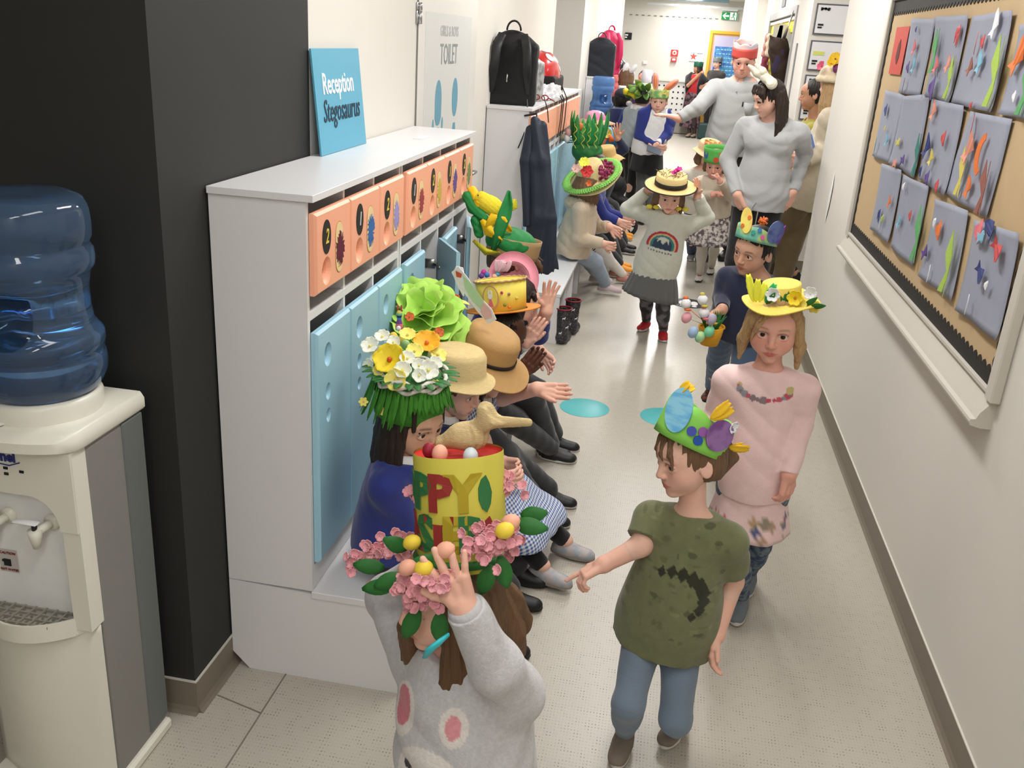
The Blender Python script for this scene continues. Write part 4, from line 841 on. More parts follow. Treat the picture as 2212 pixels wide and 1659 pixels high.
    if E:
        for cn,r in E:
            b=B(); gd=np.array(gaze,float) if gaze is not None else Rh[:,1]; eye(b,cn,r,gd,eyec); b.build('eye',EYEM,root)
    # top ------------------------------------------------
    q=topm or fab('plain',(120,120,120))
    if top:
        t=.007 if not adult else .010
        if top=='loose': t=.014
        P=torso(t,fs=1.06); P+=[rc(nk-up*.015*H,nk+up*.018*H,.052*H,.044*H,k=.02)]
        P+=[el(pel+up*.02*H,V((.124 if not adult else .112)*hemw*H*tw+t,(.098 if not adult else .084)*hemd*H+t,.26*H),T,.04)]
        if topx: P+=topx(T,nk,pel,up)
        P.append(cut(pel-up*hem*H,-up))
        P.append(cut(nk+up*(.022 if collar!='polo' else .03)*H,nv(nk-pel)*1.0+0*x))
        hasslv=sleeve!='none'
        if hasslv:
            for i in (0,1):
                if sleeve=='long':
                    P+=[rc(sh[i],EL[i],aR[0]*H+.010*sleevew,aR[1]*H+.009*sleevew,k=.022),rc(EL[i],WR[i]-nv(WR[i]-EL[i])*.004*H,aR[1]*H+.009*sleevew,aR[2]*H+.007*sleevew,k=.016,flat=True)]
                elif sleeve=='short': P+=[rc(sh[i],sh[i]+(EL[i]-sh[i])*.72,aR[0]*H+.012,aR[1]*H+.018,k=.02,flat=True)]
                elif sleeve=='pushed': P+=[rc(sh[i],EL[i],aR[0]*H+.010*sleevew,aR[1]*H+.010*sleevew,k=.022),rc(EL[i],EL[i]+(WR[i]-EL[i])*.62,aR[1]*H+.010*sleevew,aR[2]*H+.010*sleevew,k=.016,flat=True)]
        P.append(rc(nk-up*.02*H,hc-V(0,0,hh*.25),.040*H,.040*H,k=.006,op='s'))
        v,f=sdf(P,vox*1.05,wr(wrinkle,34,random.random()*6)); tp=B().add(v,f,col=None if topcol is None else topcol((v-nk)@T)).build(top if top!='loose' else 'sweatshirt',q,root)
        if cuff is not None and sleeve=='long':
            for i in (0,1):
                d=nv(WR[i]-EL[i]); b=B(); b.tube([WR[i]-d*.024*H,WR[i]-d*.003*H,WR[i]+d*.006*H],[aR[2]*H+.009,aR[2]*H+.0085,aR[2]*H+.005],18); b.build('cuff',cuff,tp)
    # bottom ------------------------------------------------
    if bot in('trousers','leggings','jeans'):
        t=.003 if bot=='leggings' else .011; tt=t*leg_w; P=[el(pel+up*.01*H,V(.094*H*tw+t*.7,.072*H+t*.7,.08*H+t),T,.03)]
        for i in (0,1):
            if ('leg%d'%i) in hide: continue
            P+=[rc(hp[i],KN[i],lR[0]*H+tt*.6,lR[1]*H+tt,k=.03),rc(KN[i],AN[i]+(KN[i]-AN[i])*.06,lR[1]*H+tt,lR[2]*H+tt*(1.1 if bot!='leggings' else .6),k=.02)]
            if bot=='leggings': P.append(el(KN[i]+(AN[i]-KN[i])*.3-fd*.012*H,V(.036,.036,.07)*H+.001,frame(fd+.001,nv(KN[i]-AN[i])),.03))
        v,f=sdf(P,vox*1.1,wr(.0022 if bot!='leggings' else .001,42,random.random()*6)); B().add(v,f).build('leggings' if bot=='leggings' else ('jeans' if bot=='jeans' else 'trousers'),botm,root)
    if bot=='tights' and sock:
        pass
    # shoes ------------------------------------------------
    if shoem:
        for i in (0,1):
            if ('leg%d'%i) in hide: continue
            fdir=nv(foot[i]) if foot is not None and foot[i] is not None else fd
            shoe(root,AN[i],fdir,H*(.152 if adult else .152),shoem,solem,vox,shoet if isinstance(shoet,str) else 'sneaker')
    if sock:
        for i in (0,1): 
            if ('leg%d'%i) in hide: continue
            u=nv(KN[i]-AN[i]); v,f=sdf([rc(AN[i]-u*.01*H,AN[i]+u*sock[1]*H,lR[2]*H+.002,lR[2]*H*1.15+.002,k=.01)],vox); B().add(v,f).build('sock',sock[0],root)
    J=dict(root=root,hc=hc,Rh=Rh,hh=hh,nk=nk,pel=pel,T=T,x=x,y=y,up=up,H=H,sh=sh,EL=EL,WR=WR,KN=KN,AN=AN,hp=hp,fd=fd,tw=tw,vox=vox,sw=sw,aR=aR,lR=lR)
    if hair: mkhair(J,**hair)
    return J
def shoe(root,an,fdir,L,m,sm,vox,kind='sneaker'):
    """shoe of length L below the ankle point, sole following the foot direction"""
    f=nv(fdir); s=nv(np.cross(f,(0,0,1))); u=np.cross(s,f); hgt=.036*L/.15; base=an-u*(hgt+.012*L/.15)
    Wd=L*.165
    def W(a,b_,c): return base+f*a*L+s*b_*L+u*c*L
    P=[rc(W(-.17,0,.14),W(.10,0,.13),Wd*.82,Wd*.9,k=.03),rc(W(.10,0,.11),W(.52,.02,.085),Wd*.95,Wd*.74,k=.03),el(W(.40,.01,.10),V(Wd*1.05,L*.26,L*.10),np.array([s,f,u]).T,.02),rc(W(-.10,0,.15),W(-.06,0,.34),Wd*.80,Wd*.72,k=.02)]
    P.append(cut(W(0,0,.045),-u)); P.append(cut(W(0,0,.40),u)); P.append(rc(W(-.07,0,.30),W(-.05,0,.5),Wd*.52,Wd*.58,k=.008,op='s'))
    if kind=='ballet': P.append(el(W(.12,0,.26),V(Wd*.62,L*.2,L*.14),np.array([s,f,u]).T,.01,op='s'))
    v,F=sdf(P,vox*.75); o=B().add(v,F).build('shoe',m,root)
    pts=[]
    n=24
    for k in range(n):
        a=2*math.pi*k/n; ca,sa=math.cos(a),math.sin(a); wd=.185+.025*ca; pts.append((.18+.50*ca,wd*sa*(1-.12*(ca<0))))
    b=B(); lo=[W(p,q,0) for p,q in pts]; mi=[W(.18+(p-.18)*1.02,q*1.04,.035) for p,q in pts]; hi=[W(p,q*.98,.085+.03*max(0,-(p-.18))) for p,q in pts]
    b.add(lo+mi+hi,[tuple(range(n))[::-1],tuple(range(2*n,3*n))]+[(r*n+k,r*n+(k+1)%n,(r+1)*n+(k+1)%n,(r+1)*n+k) for r in range(2) for k in range(n)]); b.build('sole',sm or TRIMW,o,smooth=True,angle=50)
    return o
def mkhair(J,style='short',color='brown',length=.2,fringe=.25,extra=(),vol=1.,span=122,mat_=None):
    c,R,hh=J['hc'],J['Rh'],J['hh']; T=lambda x,y,z:c+R@(hh*V(x,y,z)); r=lambda *a:hh*V(*a); k=hh; v_=vol; vox=J['vox']
    P=[el(T(0,-.075,.12),r(.385*v_,.445*v_,.42*v_),R,k*.03)]
    if style!='bald': P.append(el(T(0,-.22,-.05),r(.36*v_,.28*v_,.34*v_),R,k*.08))
    # clear the face
    P.append(el(T(0,.42,-.16),r(.34,.36,.36+ (.0)),R,k*.04,op='s')); P.append(el(T(0,.36,.02-fringe*.2),r(.285,.20,.30-.45*fringe+.05),R,k*.03,op='s'))
    for s in (-1,1): P.append(el(T(s*.40,.08,-.16),r(.10,.16,.20),R,k*.03,op='s') if style in('short',) else el(T(s*.40,.25,-.2),r(.10,.12,.20),R,k*.03,op='s'))
    if style=='short':
        P.append(el(T(0,-.2,-.42),r(.5,.4,.18),R,k*.03,op='s'))
        for i in range(26):
            a=random.uniform(0,2*math.pi); p=V(.34*math.sin(a),-.08-.36*math.cos(a),.05+.15*random.random()); q=p*V(1.10,1.08,1)-V(0,0,.16+.06*random.random())
            if q[1]>.15 and abs(q[0])<.3: continue
            P.append(rc(T(*p),T(*q),.035*k,.012*k,k=.02*k))
        for i in range(10):
            x0=-.24+.05*i; P.append(rc(T(x0,.26,.30),T(x0+.03,.335-.12*abs(x0),.30-fringe*.42-.03*(i%2)),.045*k,.02*k,k=.02*k))
    if style in('long','bob','pony','bun'):
        if style in('long','bob'):
            Ln=length/hh
            for i in range(34):
                a=math.radians(-span+2*span*i/33); sx,sy=math.sin(a),-math.cos(a)
                p=V(.36*sx,-.07+.38*sy,.12); q=V(.405*sx,-.08+.41*sy,-.22); 
                l=Ln*(1+.12*math.sin(i*2.3)); e=V((.42+.05*math.sin(i*1.7))*sx,-.10+.40*sy,-.22-l)
                if abs(a)>1.9: p=V(.33*sx,-.02+.30*sy,.22)
                P+=[rc(T(*p),T(*q),.06*k,.062*k,k=.03*k)]
                # lower hair falls straight down in the world
                w0=T(*q); w1=w0*0.+(w0-V(0,0,length*(1+.12*math.sin(i*2.3))))+ (w0-c)*V(.12,.12,0)
                if length>.02: P.append(rc(w0,w0*.5+w1*.5+(w0-c)*V(.05,.05,0),.06*k,.055*k,k=.03*k)); P.append(rc(w0*.5+w1*.5+(w0-c)*V(.05,.05,0),w1,.055*k,.018*k,k=.03*k))
            for i in range(9 if fringe>.1 else 0):
                x0=-.26+.065*i; P.append(rc(T(x0,.24,.32),T(x0*1.05,.365-.35*x0*x0*3,.34-fringe*.55-.02*(i%2)),.05*k,.022*k,k=.03*k))
        if style in('pony','bun'):
            P.append(el(T(0,-.2,-.42),r(.5,.4,.16),R,k*.03,op='s'))
            if style=='bun': P.append(el(T(0,-.52,.22),r(.16,.16,.16),R,k*.03))
            else:
                w0=T(0,-.5,.15); 
                for i in range(9): 
                    a=i*.7; o=V(.05*math.sin(a),.05*math.cos(a),0)*hh; P+=[rc(w0+o,w0+o*1.8-R[:,1]*.12*hh-V(0,0,length*.5),.05*k,.06*k,k=.02*k),rc(w0+o*1.8-R[:,1]*.12*hh-V(0,0,length*.5),w0+o-V(0,0,length*(1+.1*math.sin(i))),.06*k,.015*k,k=.02*k)]
    for e in extra:   # locks given by head-local points
        pts=[T(*p) for p in e[0]]; rs=e[1]
        for i in range(len(pts)-1): P.append(rc(pts[i],pts[i+1],rs[i]*k,rs[i+1]*k,k=.02*k))
    v,f=sdf(P,vox*.85,strand(.0014 if vox<.006 else .002,420,c)); return B().add(v,f).build('hair',mat_ or hairm(color),J['root'])
# ---- craft shapes shared by the hats
def petal_flower(b,c,N,r,n=6,m=0,mc=1,cup=.35,w_=.5,col=None,cr=.16,ph=0.):
    """flower with n broad petals around axis N"""
    R=frame(N,(0,0,1) if abs(nv(N)[2])<.9 else (0,1,0)) # y = axis
    for k in range(n):
        a=2*math.pi*k/n+ph; G=np.zeros((6,5,3))
        for i in range(6):
            u=i/5; rad=r*(.08+.92*u); wd=r*w_*math.sin(math.pi*min(1,.12+.80*u))**.7
            for j in range(5):
                s=(j/4-.5)*2; y_=r*cup*(u**1.5)+.10*r*abs(s)*u+.05*r*math.sin(6*s+k)*u
                px,pz=rad-.06*r*s*s,s*wd; G[i,j]=(px*math.cos(a)-pz*math.sin(a),y_,px*math.sin(a)+pz*math.cos(a))
        b.sheet(G,m,.0012,R=R,t=c)
    b.ball(np.array(c)+nv(N)*r*.12,(r*cr,r*cr,r*cr),10,mc)
def leaf(b,p,d,N,L,W,m=0,curl=.2,n=7):
    d=nv(d); N=nv(np.array(N)-d*np.dot(N,d)); s=np.cross(d,N); G=np.zeros((n,3,3))
    for i in range(n):
        u=i/(n-1); wd=W*math.sin(math.pi*(.06+.9*u))**.8; c=np.array(p)+d*L*u-N*curl*L*u*u
        for j in (-1,0,1): G[i,j+1]=c+s*wd*j+N*abs(j)*wd*.25
    b.sheet(G,m,.001)
def ruffle(b,c,N,r,n=48,m=0,amp=.25,rings=6,freq=7,cup=.3,ph=0.,th=.0012,sx=1.):
    R=frame(N,(0,0,1) if abs(nv(N)[2])<.9 else (0,1,0)); G=np.zeros((rings,n+1,3))
    for i in range(rings):
        u=i/(rings-1)
        for j in range(n+1):
            a=2*math.pi*j/n; rr=r*(.06+.94*u)*(1+.07*u*math.sin(freq*2*a+ph)); G[i,j]=(rr*math.cos(a)*sx,r*cup*u*u+r*amp*u*u*math.sin(freq*a+ph*2)*.6,rr*math.sin(a))
    b.sheet(G,m,th,R=R,t=c)
def band(b,c,Rm,rx,ry,z0,z1,fn=None,n=64,m=0,th=.002,tilt=0,flare=0.):
    """paper band round the head; fn(a)->height factor for points of a crown"""
    v=[];f=[]; rows=4
    for side in (1,-1):
        for i in range(rows+1):
            for k in range(n):
                a=2*math.pi*k/n; zt=z0+(z1-z0)*(fn(a) if fn else 1); z=z0+(zt-z0)*i/rows; g=1+flare*(z-z0); o=th/2*side
                v.append(((rx*g+o)*math.sin(a),(ry*g+o)*math.cos(a),z))
    S_=(rows+1)*n
    for i in range(rows):
        for k in range(n):
            q=(i*n+k,(i+1)*n+k,(i+1)*n+(k+1)%n,i*n+(k+1)%n); f.append(q); f.append(tuple(S_+x for x in q[::-1]))
    for k in range(n):
        k2=(k+1)%n; f.append((rows*n+k,S_+rows*n+k,S_+rows*n+k2,rows*n+k2)); f.append((k,k2,S_+k2,S_+k))
    b.add(v,f,m,Rm,c)
def onband(c,Rm,rx,ry,a,z,off=.002):
    """point and outward normal on the band at angle a (0 = front)"""
    p=V((rx+off)*math.sin(a),(ry+off)*math.cos(a),z); nn=nv(V(math.sin(a)/rx,math.cos(a)/ry,0)); return c+Rm@p,Rm@nn
def stick_disc(b,p,N,r,m=0,rz=None,th=.002,rot=0,poly=None):
    Rn=frame(-nv(N),(0,0,1)) @ rotm('Y',rot); b.prism(poly or oval(0,0,r,rz or r,20),th,m,R=Rn,t=np.array(p)+nv(N)*th)
def paint(n,rgb,rgb2=None,**k): k.setdefault('rough',.6); k.setdefault('scale',25); return mat('paint_'+n,rgb,rgb2=rgb2,**k)
def egg(b,c,r,m=0,R=None): b.ball(c,(r*.82,r*.82,r),16,m,R=R)
def feather(b,p,d,N,L,W,m=0,curl=.25): 
    d=nv(d); N=nv(np.array(N,float)-d*np.dot(N,d)); s=np.cross(d,N); G=np.zeros((10,5,3))
    for i in range(10):
        u=i/9; wd=W*math.sin(math.pi*(.05+.85*u))**.6*(1+.12*(i%2)); c=np.array(p)+d*L*u-N*curl*L*u*u
        for j in range(5): q=(j-2)/2; G[i,j]=c+s*wd*q+d*W*.35*abs(q)+N*.15*wd*abs(q)
    b.sheet(G,m,.0012)

def skirt(J,m,z0=.03,L=.22,r0=1.,r1=1.6,pleats=0,name='skirt',amp=.03,swing=(0,0),ph=0,th=.003,hemz=None,col=None):
    """flared skirt hanging from the waist, lengths in metres"""
    H,T,pel=J['H'],J['T'],J['pel']; n=max(48,pleats*4); rows=9; G=np.zeros((rows,n+1,3)); rx,ry=.098*H*J['tw'],.080*H
    for i in range(rows):
        u=i/(rows-1); k=r0+(r1-r0)*u**.8
        for j in range(n+1):
            a=2*math.pi*j/n
            if pleats: w_=1+amp*u**.5*(((pleats*j/n)%1)*2-1)
            else: w_=1+amp*u*math.sin(7*a+ph)+amp*.5*u*math.sin(11*a+ph*2)
            p=V(rx*k*w_*math.cos(a),ry*k*w_*math.sin(a),0); q=pel+T@p+J['up']*z0*(1-u)-V(0,0,L*u)+V(swing[0],swing[1],0)*u*u; G[i,j]=q
    B().sheet(G,0,th).build(name,m,J['root'])
def collar(J,m,name='collar',sz=1.,open_=.5):
    """shirt collar with two points"""
    H,T,nk=J['H'],J['T'],J['nk']; b=B(); r=.052*H*sz
    for s in (-1,1):
        G=np.zeros((9,4,3))
        for i in range(9):
            a=math.radians(-90+s*(0+180*i/8)) ; a=math.pi/2+s*(math.radians(12)+ (math.pi-math.radians(12))*i/8)
            for j in range(4):
                u=j/3; rr=r*(1.0+.34*u); dz=.046-.040*u-(.030*u if i<2 else 0)
                G[i,j]=nk+T@V(rr*math.cos(a)*1.12,rr*math.sin(a)*1.0+(.018*u if i<3 else 0),dz*H*.9-.002)
        b.sheet(G,0,.002)
    return b.build(name,m,J['root'])
def necktor(J,m,name='neckline',r=.050,dz=.014,th=.006):
    H,T,nk=J['H'],J['T'],J['nk']; b=B(); pts=[nk+T@V(r*H*1.05*math.cos(a),r*H*math.sin(a),dz*H-.012*H*math.sin(a)) for a in np.linspace(0,2*math.pi,33)]; b.tube(pts,th,8,cap=False); return b.build(name,m,J['root'])
A=lambda x,y,Y: at(x,y,Y=Y)
def frontmat(name,base,gx=0): pass
def gingham(name,c1,c2,f=75):
    m=bpy.data.materials.new(name); m.use_nodes=True; nt=m.node_tree; N=nt.nodes; L=nt.links; p=N['Principled BSDF']; tc=N.new('ShaderNodeTexCoord'); sp=N.new('ShaderNodeSeparateXYZ'); L.new(tc.outputs['Object'],sp.inputs[0])
    def ma(op,a,b):
        q=N.new('ShaderNodeMath'); q.operation=op
        for i,x in enumerate((a,b)):
            if isinstance(x,(int,float)): q.inputs[i].default_value=x
            else: L.new(x,q.inputs[i])
        return q.outputs[0]
    u=ma('ADD',ma('MULTIPLY',sp.outputs[1],1.),ma('MULTIPLY',sp.outputs[0],.5)); v=ma('SUBTRACT',sp.outputs[2],ma('MULTIPLY',sp.outputs[0],.6))
    a=ma('GREATER_THAN',ma('FRACT',ma('MULTIPLY',u,f),0),.5); b=ma('GREATER_THAN',ma('FRACT',ma('MULTIPLY',v,f),0),.5); s=ma('MULTIPLY',ma('ADD',a,b),.5)
    mx=N.new('ShaderNodeMix'); mx.data_type='RGBA'; mx.inputs[6].default_value=(*lin(c1),1); mx.inputs[7].default_value=(*lin(c2),1); L.new(s,mx.inputs[0]); L.new(mx.outputs[2],p.inputs['Base Color']); p.inputs['Roughness'].default_value=.85; return m

def hat(name,label,J,group=None,z=.25): 
    return thing(name,label,'hat',J['hc']+J['Rh']@(J['hh']*V(0,-.06,z)),group)
def HF(J,tx=0,ty=0,z=.20,dy=-.06,dx=0):     # hat frame: centre on the head, axes x right, y front, z up, tilted back (tx) and sideways (ty)
    R=J['Rh']@rotm('X',tx)@rotm('Y',ty); return J['hc']+J['Rh']@(J['hh']*V(dx,dy,z)),R
def strawm(n,rgb): return mat('straw_'+n,rgb,.75,.16,60,bump=.6,bscale=150,st=(1,1,6))
def brimhat(t,c,R,rc_,hc_,rb,m,mb=None,droop=.1,dome=.3,wav=0,bh=.25,thick=.004,curl=0):
    """crown radius rc_, height hc_, brim radius rb"""
    n=56; prof=[(rb,-droop*(rb-rc_)+curl),(rb*.97+rc_*.03,-droop*(rb-rc_)+curl*.8),((rb+rc_)/2,-droop*.35*(rb-rc_)),(rc_*1.03,.0),(rc_,.01),(rc_*.97,hc_*(1-dome*.5)),(rc_*.86,hc_*.96),(rc_*.6,hc_),(.001,hc_*(1.0+.03*dome))]
    def fn(a,i): return 1
    v=[]
    P=[];
    for side in (0,1):
        for i,(r,z) in enumerate(prof):
            for k in range(n):
                a=2*math.pi*k/n; wv=wav*math.sin(3*a+1)*max(0,(r-rc_)/(rb-rc_+1e-6))**1.5; P.append(((r-side*thick*(i>3))*math.cos(a),(r-side*thick*(i>3))*math.sin(a)*1.1,z+wv-side*thick))
    L=len(prof); f=[]
    for i in range(L-1):
        for k in range(n): q=(i*n+k,i*n+(k+1)%n,(i+1)*n+(k+1)%n,(i+1)*n+k); f.append(q[::-1]); f.append(tuple(x+L*n for x in q))
    for k in range(n): f.append((k,(k+1)%n,L*n+(k+1)%n,L*n+k))
    B().add(P,f,0,R,c).build('hat_body',m,t)
    if mb is not None: B().lathe([(rc_*1.035,.004),(rc_*1.045,.004),(rc_*1.035,hc_*bh+.004),(rc_*1.02,hc_*bh+.004),(rc_*1.02,.004)],n,R=R@np.diag([1,1.1,1]),t=c).build('hat_band',mb,t)
# ---------------------------------------------------------------- the children and adults of the parade
NAVY=fab('navy_knit',(28,34,62),rough=.9); ROYAL=fab('royal_knit',(36,50,128)); BLACKT=fab('black_cloth',(24,24,26)); WHT=fab('white_cotton',(226,226,226)); GREYJ=fab('grey_jersey',(172,172,172),var=.12,scale=90)
SHB=mat('shoe_black',(22,22,24),.5,.1); SOLEW=mat('sole_white',(206,204,198),.6,.05); SOLED=mat('sole_dark',(40,38,38),.7,.1)
# ---- toddler in the green shirt
pel=A(1437,1352,2.15); nk=A(1497,1120,2.16); hc=A(1487,990,2.15)
def green_print(L):
    L=L*V(-1,1,1)+V(.008,0,-.05); base=np.array(lin((110,114,80))); C=np.tile(base,(len(L),1)); dk=np.array(lin((44,46,30))); fr=L[:,1]>0
    for k in range(9):       # row of dark back plates along an arc
        a=math.radians(120-20*k); cx,cz=-.01-.085*math.cos(a)*-1*-1 if 0 else .005-.080*math.cos(math.pi-a),-.235+.065*math.sin(a); s=.009+.0095*math.sin(math.pi*(k+1)/10)
        m=(np.abs(L[:,0]-cx)/s+np.abs(L[:,2]-cz-.2*s)/(s*1.3)<1)&fr; C[m]=dk
    q=random.Random(5)
    for k in range(70):
        cx,cz,rx,rz=q.uniform(-.12,.12),q.uniform(-.36,-.03),q.uniform(.002,.014),q.uniform(.002,.009); m=(((L[:,0]-cx)/rx)**2+((L[:,2]-cz)/rz)**2<1); C[m]=C[m]*q.choice([.55,.75,.8,1.25])
    return C
J2=person('toddler in a green dinosaur t-shirt and blue leggings stepping forward in grey shoes',.99,(.13,2.13,0),pel,nk,(-.12,-1),hc,(-.86,-.48,-.12),roll=6,skin='fair',
  wrist=(A(1303,1220,2.08),A(1548,1372,2.12)),elb=(A(1385,1178,2.12),A(1583,1255,2.19)),ank=(at(1350,1578,Z=.06),at(1468,1545,Z=.065)),kneep=(-.1,-1,.1),foot=((-.15,-1,0),(-.45,-1,0)),
  hands=('point','relax'),palm=((0,-.2,-1),(1,.2,0)),top='t_shirt',sleeve='short',topm=mat('green_jersey',(110,114,80),.85,.12,40,bump=.3,bscale=300,vcol=True,sheen=.2),topcol=green_print,hemw=1.08,hemd=1.12,hem=.05,
  bot='leggings',botm=fab('blue_ribbed',(112,128,146),var=.14,scale=70,st=(.2,.2,6)),shoem=mat('shoe_taupe',(128,116,104),.8,.08),solem=SOLEW,
  hair=dict(style='pony',color='mid',length=.10,fringe=.12,vol=1.0,extra=[([(-.12,.30,.34),(-.19,.36,.16),(-.25,.36,-.0)],(.05,.035,.01)),([(0,.32,.34),(-.04,.41,.17),(-.10,.41,.07)],(.05,.035,.01)),([(.12,.30,.34),(.10,.39,.18),(.04,.41,.09)],(.05,.035,.01)),([(.33,.1,.1),(.37,.05,-.15)],(.06,.03)),([(.36,-.1,.1),(.40,-.14,-.3),(.36,-.2,-.6)],(.1,.08,.03))]),
  smile=.4,eyec=1,vox=.0036,brow='mid',wrinkle=.003)
# ---- girl in the pink dress
pel=A(1628,1045,2.86); nk=A(1657,808,2.86); hc=A(1672,706,2.85)
def pink_print(L):
    base=np.array(lin((240,208,206))); C=np.tile(base,(len(L),1)); q=random.Random(9)
    cols=[(150,150,158),(204,72,92),(196,176,120),(140,120,124),(206,90,110)]
    for k in range(17):
        a=math.pi*(k/16)*1.1-.15; cx,cy,cz=.078*math.cos(a),.075,-.030-.030*math.sin(a); r=q.uniform(.006,.013); m=((L[:,0]-cx)**2+(L[:,2]-cz)**2<r*r)&(L[:,1]>0); C[m]=lin(q.choice(cols))
    return C
PKM=mat('pink_cotton',(240,208,206),.85,.05,30,bump=.25,bscale=300,vcol=True,sheen=.2)
J3=person('blonde girl in a pale pink dress with patterned leggings walking along the right wall',1.12,(.41,2.86,0),pel,nk,(-.15,-1),hc,(-.12,-1,-.10),skin='pink',
  wrist=(A(1540,960,2.80),A(1704,1026,2.76)),elb=(A(1545,900,2.92),A(1728,915,2.84)),ank=(at(1600,1285,Z=.065),V(.46,3.05,.07)),hands=('relax','relax'),palm=((1,0,0),(-.6,.6,0)),hdir=(None,(.0,-.1,-1)),
  top='dress_top',sleeve='long',topm=PKM,topcol=pink_print,hemw=.72,hem=.02,bot='leggings',botm=mat('floral_leggings',(60,76,112),.85,rgb2=(120,134,140),scale=45),shoem=mat('shoe_grey_blue',(110,118,126),.7),solem=SOLEW,
  hair=dict(style='bob',color='blond',length=.03,fringe=-.1,vol=1.0,span=108,extra=[([(-.08,.24,.47),(-.26,.21,.33),(-.36,.13,.05),(-.41,.07,-.3),(-.42,.05,-.58)],(.05,.07,.07,.08,.03)),([(-.08,.24,.47),(.16,.27,.36),(.33,.20,.12),(.41,.10,-.2),(.43,.05,-.55)],(.05,.07,.08,.09,.03)),([(-.06,.26,.46),(.10,.33,.30),(.22,.33,.10),(.30,.28,-.12)],(.04,.05,.04,.015))]),
  smile=.25,eyec=1,vox=.0036,brow='sandy',eyes=True,rosy=1.3,chubby=1.08)
def pink_skirt():
    J=J3; H=J['H']; n=72; rows=14; G=np.zeros((rows,n+1,3)); rx,ry=.090*H,.082*H
    for i in range(rows):
        u=i/(rows-1)
        for j in range(n+1):
            a=2*math.pi*j/n; w_=1+.035*u*math.sin(6*a+1)+.02*u*math.sin(10*a); k=1.0+.36*u; G[i,j]=J['pel']+J['T']@V(rx*k*w_*math.cos(a),ry*k*w_*math.sin(a),0)+J['up']*.03*(1-u)-V(0,0,.165*u)
    C=np.tile(np.array(lin((240,208,206))),(rows*(n+1)*2,1)); q=random.Random(2); P=np.concatenate([G.reshape(-1,3)]*2)
    cols=[(150,140,120),(206,70,90),(120,110,130),(180,150,130),(90,100,140),(190,160,120)]
    for k in range(60):
        i,j=q.randint(8,12),q.randint(0,n); c=G[i,j]; r=q.uniform(.006,.015); m=np.linalg.norm((P-c)*V(1,1,.8),axis=1)<r; C[m]=lin(q.choice(cols))
    B().sheet(G,0,.003,col=C).build('dress_skirt',PKM,J['root'])
pink_skirt()
# ---- boy in the navy jumper
pel=A(1597,700,4.16); nk=A(1627,603,4.12); hc=A(1627,541,4.08)
J4=person('boy in a navy jumper and blue jeans carrying a yellow basket',1.10,(.38,4.15,0),pel,nk,(-.35,-1),hc,(-.62,-.78,-.16),roll=-8,skin='olive',
  wrist=(A(1560,668,3.98),None),elb=(A(1560,640,4.14),None),ank=(A(1540,835,4.62),V(.42,4.02,.065)),kneep=(-.3,-1,0),hands=('grip','relax'),hdir=((-.75,-.2,-.45),None),palm=((0,-.3,-1),None),
  top='jumper',sleeve='long',topm=NAVY,hem=.05,bot='jeans',botm=fab('denim',(72,92,118),var=.15),shoem=mat('shoe_orange_black',(130,66,44),.7,rgb2=(40,40,44),scale=60),solem=SOLED,
  hair=dict(style='short',color='black',fringe=-.05,vol=.98),smile=.35,eyec=1,vox=.0042,brow='black',sock=None,gaze=(-.8,-.5,-.25))
# ---- girl in the rainbow sweatshirt
pel=A(1418,575,5.95); nk=A(1450,465,5.95); hc=A(1446,421,5.90)
def rainbow(L):
    base=np.array(lin((196,198,186))); C=np.tile(base,(len(L),1)); fr=L[:,1]>0; x=L[:,0]/1.25; z=(L[:,2]+.185)/1.25; r=np.sqrt(x**2+(z*1.12)**2); up=z>-.015
    for a,b_,c in ((.082,.070,(170,44,60)),(.070,.062,(206,170,120)),(.062,.050,(54,120,124))): C[(r<a)&(r>=b_)&up&fr]=lin(c)
    m=(r<.050)&up&fr; C[m&(z<.010+.018*np.sin(x*90)**2+.02*(np.abs(x)>.03))]=lin((44,62,84))
    m=(np.abs(z+.030)<.004)&(np.abs(x)<.066)&fr&(np.sin(x*420)>-.2); C[m]=lin((90,96,100)); return C
J5=person('small girl in a pale rainbow sweatshirt and grey pleated skirt holding her hat brim',1.10,(.02,6.08,0),pel,nk,(-.05,-1),hc,(.10,-1,-.32),skin='fair',
  wrist=(A(1398,413,5.95),A(1507,425,5.92)),elb=(A(1356,452,6.0),A(1527,470,5.98)),ank=(at(1396,692,Z=.06),at(1433,712,Z=.06)),hands=('grip','spread'),hdir=((.7,-.2,.45),(-.15,-.1,1)),palm=((.3,.2,-1),(-.8,-.5,0)),foot=((-.35,-1,0),(.1,-1,0)),
  top='loose',sleeve='long',sleevew=1.9,topm=mat('sage_fleece',(196,198,186),.9,.05,40,bump=.2,bscale=200,vcol=True,sheen=.2),topcol=rainbow,hem=.10,bot='leggings',botm=mat('dark_tights',(46,46,48),.85,rgb2=(110,108,112),scale=18),
  shoem=mat('shoe_red',(186,32,44),.55,.1),solem=SOLEW,hair=dict(style='bob',color='mid',length=.0,fringe=.1,vol=1.0,extra=[([(-.38,.0,0),(-.42,-.05,-.35),(-.40,0,-.6)],(.1,.09,.05)),([(.38,.0,0),(.42,-.05,-.35),(.40,0,-.55)],(.1,.09,.05))]),smile=-.3,vox=.0048,brow='mid')
skirt(J5,fab('grey_pleat',(92,92,92)),z0=.0,L=.20,r0=1.1,r1=1.75,pleats=22,amp=.045,swing=(-.02,0))
b=B()
for s in (-1,1):
    c=J5['hc']+J5['Rh']@(J5['hh']*V(s*.44,-.02,-.42)); 
    for k in (-1,1): b.ball(c+V(k*.022,-.03,-.0),(.022,.008,.014),8)
b.build('hair_bow',mat('bow_yellow',(226,206,60),.6),J5['root'])
